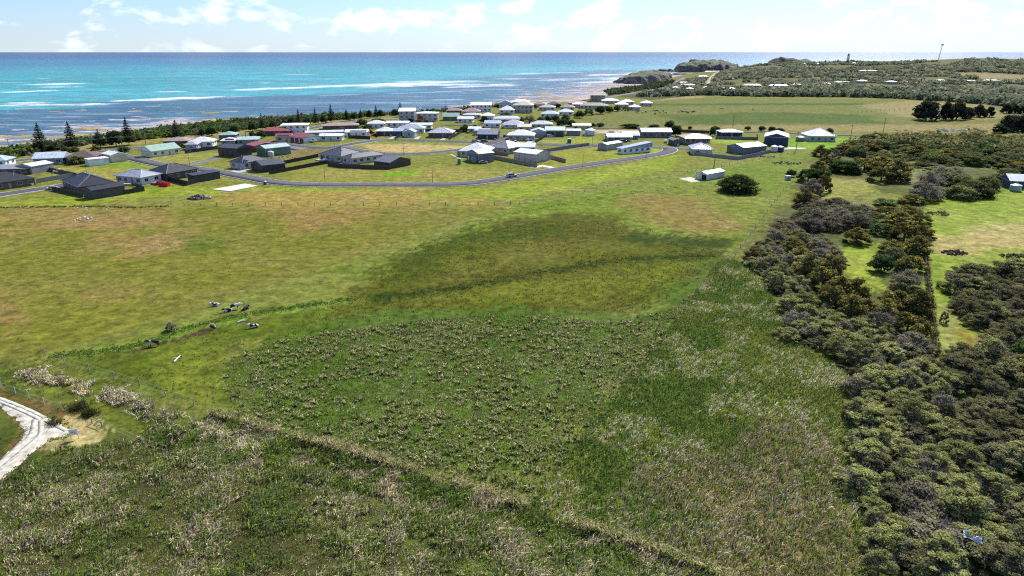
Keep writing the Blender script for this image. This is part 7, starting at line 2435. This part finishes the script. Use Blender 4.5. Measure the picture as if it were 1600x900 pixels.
def log(label, p0, p1, r0, name='fallen_branch', mat=None, fork=True):
    a, b = G(*p0), G(*p1)
    m = MB()
    v = b - a
    m.tube((0, 0, r0 * .6), (v[0] * .55 + .1, v[1] * .55, v[2] * .55 + r0 * 1.2), r0, r0 * .8, 7)
    m.tube((v[0] * .55 + .1, v[1] * .55, v[2] * .55 + r0 * 1.2), (v[0], v[1], v[2] + r0 * .7), r0 * .8, r0 * .45, 6)
    if fork:
        m.tube((v[0] * .5, v[1] * .5, v[2] * .5 + r0), (v[0] * .5 - v[1] * .25, v[1] * .5 + v[0] * .25, v[2] * .5 + .35), r0 * .5, r0 * .2, 5)
    o = m.build(name, mat or BLEACH)
    o.location = tuple(a)
    tag(o, label, 'branch')


log('bleached forked branch on the paddock corner grass', (272, 566), (282, 556), 0.16)
log('bleached log beside the creek below the cows', (372, 504.5), (383, 501.5), 0.22)
log('grey stump-like log on the creek edge', (330, 508), (337, 513), 0.28, mat=BARK_GREY, fork=False)
log('broken pale timber lying below the corner fence', (189, 610), (200, 615.5), 0.12)
log('second broken pale timber near the short reed bank', (200, 615), (211, 614), 0.10)
log('pale rail lying across the corner fence line', (196, 605), (204, 601.5), 0.08)
log('bleached stick before the darker reed bank', (190, 644), (201, 641.5), 0.08)
log('pale stick in the lush grass right of the paddock', (1128, 476), (1142, 488), 0.12)


def rocks(label, px, n, spread, size, col, seed, name='rock_pile', cat='rocks', stretch=1.0, sz=0.6):
    """a heap of separate stones or rubble pieces, children of the heap"""
    rr = random.Random(seed)
    if name == 'limestone_outcrop':
        size *= 0.62
    p = G(*px)
    r = empty(name, tuple(p), 0, label, cat)
    mat = simple('stone_' + name, col, 0.95, var=0.35, scale=1.5)
    protos = []
    for k in range(4):
        bm = bmesh.new()
        bmesh.ops.create_icosphere(bm, subdivisions=1, radius=1.0)
        for v in bm.verts:
            v.co *= rr.uniform(0.65, 1.2)
        me = bpy.data.meshes.new('stone')
        bm.to_mesh(me)
        bm.free()
        me.materials.append(mat)
        protos.append(me)
    for i in range(n):
        o = part('stone', protos[i % 4], r)
        a, q = rr.uniform(0, 6.28), math.sqrt(rr.random()) * spread
        s = size * rr.uniform(0.5, 1.3)
        x, y = math.cos(a) * q * stretch, math.sin(a) * q
        zz = hz(p[0] + x, p[1] + y) - p[2] + max(0, (1 - (q / spread) ** 1.2)) * sz * spread * 0.55 + s * 0.25
        o.location = (x, y, zz)
        o.scale = (s, s * rr.uniform(.6, 1), s * rr.uniform(.45, .8))
        o.rotation_euler = (rr.random(), rr.random(), rr.random() * 6)
    return r


rocks('grey rubble heap beside the concrete slab', (309, 310.5), 70, 2.6, 0.6, (0.17, 0.15, 0.135), 1, 'rubble_pile', 'rubble', 1.4, 0.9)
rocks('pale sand spoil at the right of the rubble heap', (324, 310), 26, 1.6, 0.6, (0.42, 0.36, 0.27), 2, 'spoil_heap', 'rubble', 1.3, 0.7)
rocks('heap of old timber and scrap in the upper paddock', (1228, 255.5), 46, 3.2, 0.55, (0.17, 0.14, 0.12), 3, 'scrap_pile', 'debris', 2.2, 0.4)
rocks('tan burn heap on the lawn by the fence', (1466, 335), 40, 2.6, 0.5, (0.24, 0.17, 0.09), 4, 'burn_pile', 'debris', 1.5, 0.45)
rocks('dark brush heap in the middle of the lawn', (1491, 396), 60, 2.2, 0.42, (0.085, 0.06, 0.045), 5, 'burn_pile', 'debris', 1.4, 0.55)
rocks('low brown brush heap near the right edge of the lawn', (1583, 401), 44, 2.0, 0.40, (0.11, 0.08, 0.05), 6, 'burn_pile', 'debris', 1.7, 0.4)
rocks('line of exposed white limestone in the left pasture', (131, 342), 26, 3.0, 0.55, (0.62, 0.58, 0.52), 7, 'limestone_outcrop', 'rocks', 0.8, 0.05)
rocks('white limestone scatter at the old fence line', (142, 326.5), 22, 4.5, 0.45, (0.6, 0.57, 0.52), 8, 'limestone_outcrop', 'rocks', 1.5, 0.03)
rocks('small white stones left in the pasture near the fence line', (38, 333), 9, 4.0, 0.35, (0.6, 0.57, 0.52), 9, 'limestone_outcrop', 'rocks', 1.6, 0.02)
rocks('pale stones in the green hollow of the pasture', (266, 384), 14, 2.6, 0.38, (0.58, 0.54, 0.48), 10, 'limestone_outcrop', 'rocks', 1.6, 0.02)
rocks('white slabs below the fence on the dry rise', (604, 305.5), 14, 4.0, 0.55, (0.66, 0.62, 0.54), 11, 'limestone_outcrop', 'rocks', 1.6, 0.02)
rocks('white slabs right of those on the dry rise', (632, 311), 16, 5.0, 0.5, (0.66, 0.62, 0.54), 12, 'limestone_outcrop', 'rocks', 1.6, 0.02)
rocks('single pale slab left of the dry rise stones', (569, 311), 5, 1.4, 0.6, (0.68, 0.64, 0.56), 13, 'limestone_outcrop', 'rocks', 1.6, 0.02)
rocks('pale rubble in the brown yard beside the green shed', (440, 248), 40, 7, 0.5, (0.34, 0.26, 0.2), 14, 'yard_debris', 'debris', 2.0, 0.03)
rocks('white limestone blocks in the far paddock', (1491, 204.5), 18, 5.5, 1.3, (0.62, 0.62, 0.60), 15, 'limestone_blocks', 'rocks', 2.0, 0.06)
rocks('clutter of scrap along the grey fence corner', (1186, 245), 34, 3.0, 0.55, (0.15, 0.15, 0.16), 16, 'yard_debris', 'debris', 2.6, 0.06)
rocks('two white stones by the right paddock boundary', (1100, 376), 3, 1.0, 0.35, (0.66, 0.63, 0.57), 17, 'limestone_outcrop', 'rocks', 1.5, 0.0)
rocks('grey household clutter behind the charcoal shed fence', (209, 298), 22, 2.2, 0.5, (0.30, 0.31, 0.33), 18, 'yard_debris', 'debris', 1.8, 0.1)

# concrete slab and drives
SLABM = simple('slab_concrete', (0.62, 0.60, 0.56), 0.85, var=0.12, scale=0.6)
P = [G(a, b) for a, b in [(332, 296.5), (383, 287.5), (403, 291), (360, 299.5)]]
zt = max(q[2] for q in P) + 0.18
m = MB().add([(q[0], q[1], zt) for q in P] + [(q[0], q[1], zt - 0.7) for q in P], [(0, 1, 2, 3), (7, 6, 5, 4), (0, 4, 5, 1), (1, 5, 6, 2), (2, 6, 7, 3), (3, 7, 4, 0)])
tag(m.build('concrete_slab', SLABM), 'fresh pale concrete slab beside the rubble heap', 'slab')
for lb, px in [('pale drive of the solar house at the bend', [(352, 268), (385, 263), (396, 266), (366, 271)]), ('concrete drive of the white-roofed dark-walled house', [(602, 219), (614, 213), (619, 213), (609, 219)]), ('concrete drive between pale blue and brick houses', [(644, 219), (652, 213), (658, 213), (652, 219.5)]), ('concrete drive of the brick street house', [(684, 220), (692, 215.6), (698, 215.6), (693, 220)]), ('drive of the cream house with utes', [(816, 224.8), (826, 220), (835, 220), (826, 225)]),
               ('concrete yard right of the grey hip-roofed house', [(1146, 240.5), (1150, 231), (1164, 231.5), (1161, 241)]), ('pale apron of the navy barn', [(1222, 233.5), (1232, 229.5), (1262, 231), (1258, 233)]), ('sandy drive behind the red-ended house', [(570, 218), (566, 211.5), (571, 211), (582, 217.5)]), ('white path by the grey shed on the empty block', [(703, 241.5), (706, 240.5), (720, 248), (718, 249)])]:
    sheet('driveway', px, CONC, 0.07, None, 'structure', lb)
sheet('pool_cover', [(714, 216), (719, 212.5), (728, 213), (724, 216.2)], simple('green_cover', (0.06, 0.26, 0.16), 0.6), 0.3, None, None, None, False)['label'] = 'green cover lying on the sandy yard beside the double garage'
bpy.data.objects['pool_cover']['category'] = 'cover'
# crumpled pale sheet in the dark thicket
p = G(1512, 868)
bm = bmesh.new()
bmesh.ops.create_grid(bm, x_segments=9, y_segments=7, size=0.5)
for v in bm.verts:
    v.co.x *= 1.7
    v.co.y *= 0.9
    v.co.z = 0.28 * math.sin(v.co.x * 4.1) * math.cos(v.co.y * 5.2) + random.uniform(-.06, .06)
me = bpy.data.meshes.new('plastic_sheet')
bm.to_mesh(me)
bm.free()
me.materials.append(simple('sheet_plastic', (0.55, 0.62, 0.75), 0.35, var=0.25))
o = link(bpy.data.objects.new('plastic_sheet', me))
o.location = (p[0], p[1], p[2] + 2.4)
o.rotation_euler = (0.35, 0.1, -0.5)
sol = o.modifiers.new('thickness', 'SOLIDIFY')
sol.thickness = 0.02
tag(o, 'crumpled pale blue and white sheet caught on the dark thicket', 'sheet')

# ---- cattle
HIDE = patch_mat('friesian_hide', (0.012, 0.012, 0.012), (0.72, 0.70, 0.66), 1.15, 0.50)
HIDE_D = patch_mat('dark_hide', (0.010, 0.010, 0.010), (0.60, 0.58, 0.54), 0.9, 0.62)
HIDE_W = patch_mat('white_hide', (0.015, 0.014, 0.013), (0.74, 0.72, 0.68), 1.4, 0.485)


def cow_mesh(pose):
    """one continuous body grown over a jointed skeleton; x forward"""
    if pose == 'lying':
        z = 0.48
        V = [(-0.75, 0, z), (-0.35, 0, z + .03), (0.15, 0, z), (0.6, 0, z + .05), (0.95, 0, z + .28), (1.2, 0, z + .42), (1.52, 0, z + .28), (1.68, 0, z + .2)]
        R = [(.30, .32), (.36, .40), (.40, .42), (.33, .36), (.20, .24), (.15, .18), (.11, .12), (.08, .08)]
        E = [(i, i + 1) for i in range(7)]
        for s in (-1, 1):
            k = len(V)
            V += [(0.62, s * .28, 0.26), (0.95, s * .33, 0.12), (0.62, s * .40, 0.08)]
            R += [(.12, .12), (.075, .075), (.06, .06)]
            E += [(3, k), (k, k + 1), (k + 1, k + 2)]
            k = len(V)
            V += [(-0.55, s * .34, 0.28), (-0.15, s * .46, 0.16), (-0.5, s * .52, 0.08)]
            R += [(.16, .16), (.09, .09), (.06, .06)]
            E += [(0, k), (k, k + 1), (k + 1, k + 2)]
    else:
        z = 1.05
        hd = [(0.95, 0, z + .18), (1.25, 0, z + .30), (1.58, 0, z + .16), (1.74, 0, z + .06)] if pose == 'standing' else [(0.98, 0, z - .05), (1.28, 0, z - .42), (1.50, 0, z - .72), (1.58, 0, z - .88)]
        V = [(-0.82, 0, z + .05), (-0.45, 0, z + .02), (0.1, 0, z - .04), (0.62, 0, z + .02)] + hd
        R = [(.27, .30), (.33, .37), (.36, .41), (.29, .37), (.17, .23), (.13, .17), (.10, .12), (.075, .08)]
        E = [(i, i + 1) for i in range(7)]
        for s in (-1, 1):
            k = len(V)
            V += [(0.60, s * .19, 0.72), (0.62, s * .19, 0.42), (0.61, s * .19, 0.12), (0.64, s * .19, 0.03)]
            R += [(.13, .12), (.065, .065), (.05, .05), (.065, .06)]
            E += [(3, k), (k, k + 1), (k + 1, k + 2), (k + 2, k + 3)]
            k = len(V)
            V += [(-0.70, s * .20, 0.76), (-0.84, s * .20, 0.46), (-0.78, s * .20, 0.12), (-0.75, s * .20, 0.03)]
            R += [(.17, .14), (.075, .065), (.05, .05), (.065, .06)]
            E += [(0, k), (k, k + 1), (k + 1, k + 2), (k + 2, k + 3)]
    h = 5
    for s in (-1, 1):                                  # ears
        k = len(V)
        b = V[h]
        V.append((b[0] - .02, s * .30, b[2] + .03))
        R.append((.03, .05))
        E.append((h, k))
    k = len(V)                                        # tail
    t = V[0]
    V += [(t[0] - .22, 0, t[2] + .05), (t[0] - .28, 0.04, max(0.12, t[2] - .55))]
    R += [(.035, .035), (.03, .03)]
    E += [(0, k), (k, k + 1)]
    me = bpy.data.meshes.new('cow')
    me.from_pydata(V, E, [])
    ob = bpy.data.objects.new('cow_body', me)
    COL.objects.link(ob)
    sk = ob.modifiers.new('skin', 'SKIN')
    sk.use_smooth_shade = True
    for i, q in enumerate(R):
        me.skin_vertices[0].data[i].radius = q
    me.skin_vertices[0].data[0].use_root = True
    sb = ob.modifiers.new('sub', 'SUBSURF')
    sb.levels = sb.render_levels = 1
    dg = bpy.context.evaluated_depsgraph_get()
    out = bpy.data.meshes.new_from_object(ob.evaluated_get(dg))
    bpy.data.objects.remove(ob)
    for p_ in out.polygons:
        p_.use_smooth = True
    return out


COWM = {k: cow_mesh(k) for k in ('standing', 'grazing', 'lying')}


def cow(label, px, yaw, pose, hide, group, sc=1.0):
    key = pose + hide.name
    if key not in COWM:
        me = COWM[pose].copy()
        me.materials.clear()
        me.materials.append(hide)
        COWM[key] = me
    o = link(bpy.data.objects.new('cow', COWM[key]))
    p = G(*px)
    o.location = (p[0], p[1], p[2] - 0.02)
    o.rotation_euler = (0, 0, math.radians(yaw))
    sc *= 0.86
    o.scale = (sc, sc, sc)
    return tag(o, label, 'cow', group)


NG = 'cows in the paddock by the creek'
cow('black cow with a white belt standing in the creek', (241, 541), 188, 'standing', HIDE_D, NG, 1.05)
cow('white-faced cow lying highest on the slope near the boundary', (337.5, 478), 200, 'lying', HIDE_W, NG)
cow('black and white cow lying beside the standing one', (357.5, 486.5), 215, 'lying', HIDE, NG)
cow('black and white cow standing between the lying ones', (367, 483.5), 25, 'standing', HIDE, NG, 1.05)
cow('nearly black cow lying at the right of the group', (383, 484), 60, 'lying', HIDE_D, NG)
cow('white and black cow lying below the creek', (398, 511.5), 205, 'lying', HIDE_W, NG, 1.05)
FG_ = 'cattle grazing in the far paddock'
for i, (x, y) in enumerate([(995, 177), (1005, 176.8), (1009, 176.6), (1021.5, 174.6), (1026, 174.6), (1031, 177), (1036, 175), (1040, 177.6), (1023, 179.4), (1060, 176), (1065.5, 176), (1072, 175.8), (1074.5, 177.4), (1081, 175.8), (1084, 176), (1128, 171.6), (1176.5, 172.2)]):
    cow('small dark or pale beast grazing in the far green paddock', (x, y), random.uniform(0, 360), random.choice(['grazing', 'standing', 'grazing']), [HIDE_D, HIDE_W, HIDE_D, HIDE][i % 4], FG_, 1.5)

# ---- fallen dead tree in the far paddock
p = G(1530, 207)
m = MB()
rr = random.Random(4)
for i in range(26):
    a = rr.uniform(-0.4, 2.6)
    L_ = rr.uniform(3, 8)
    z0 = rr.uniform(0.1, 0.6)
    e = (math.cos(a) * L_, rr.uniform(-2, 2), z0 + abs(math.sin(a)) * L_ * .5)
    m.tube((rr.uniform(-2, 2), 0, z0), e, 0.22, 0.05, 4)
    m.tube(e, (e[0] + rr.uniform(-1.5, 1.5), e[1] + rr.uniform(-1, 1), e[2] + rr.uniform(-.4, 1.2)), 0.06, 0.02, 3)
o = m.build('dead_tree', simple('dead_wood', (0.32, 0.28, 0.26), 0.95, var=0.3))
o.location = tuple(p)
tag(o, 'grey dead tree fallen and bare in the far paddock', 'tree')
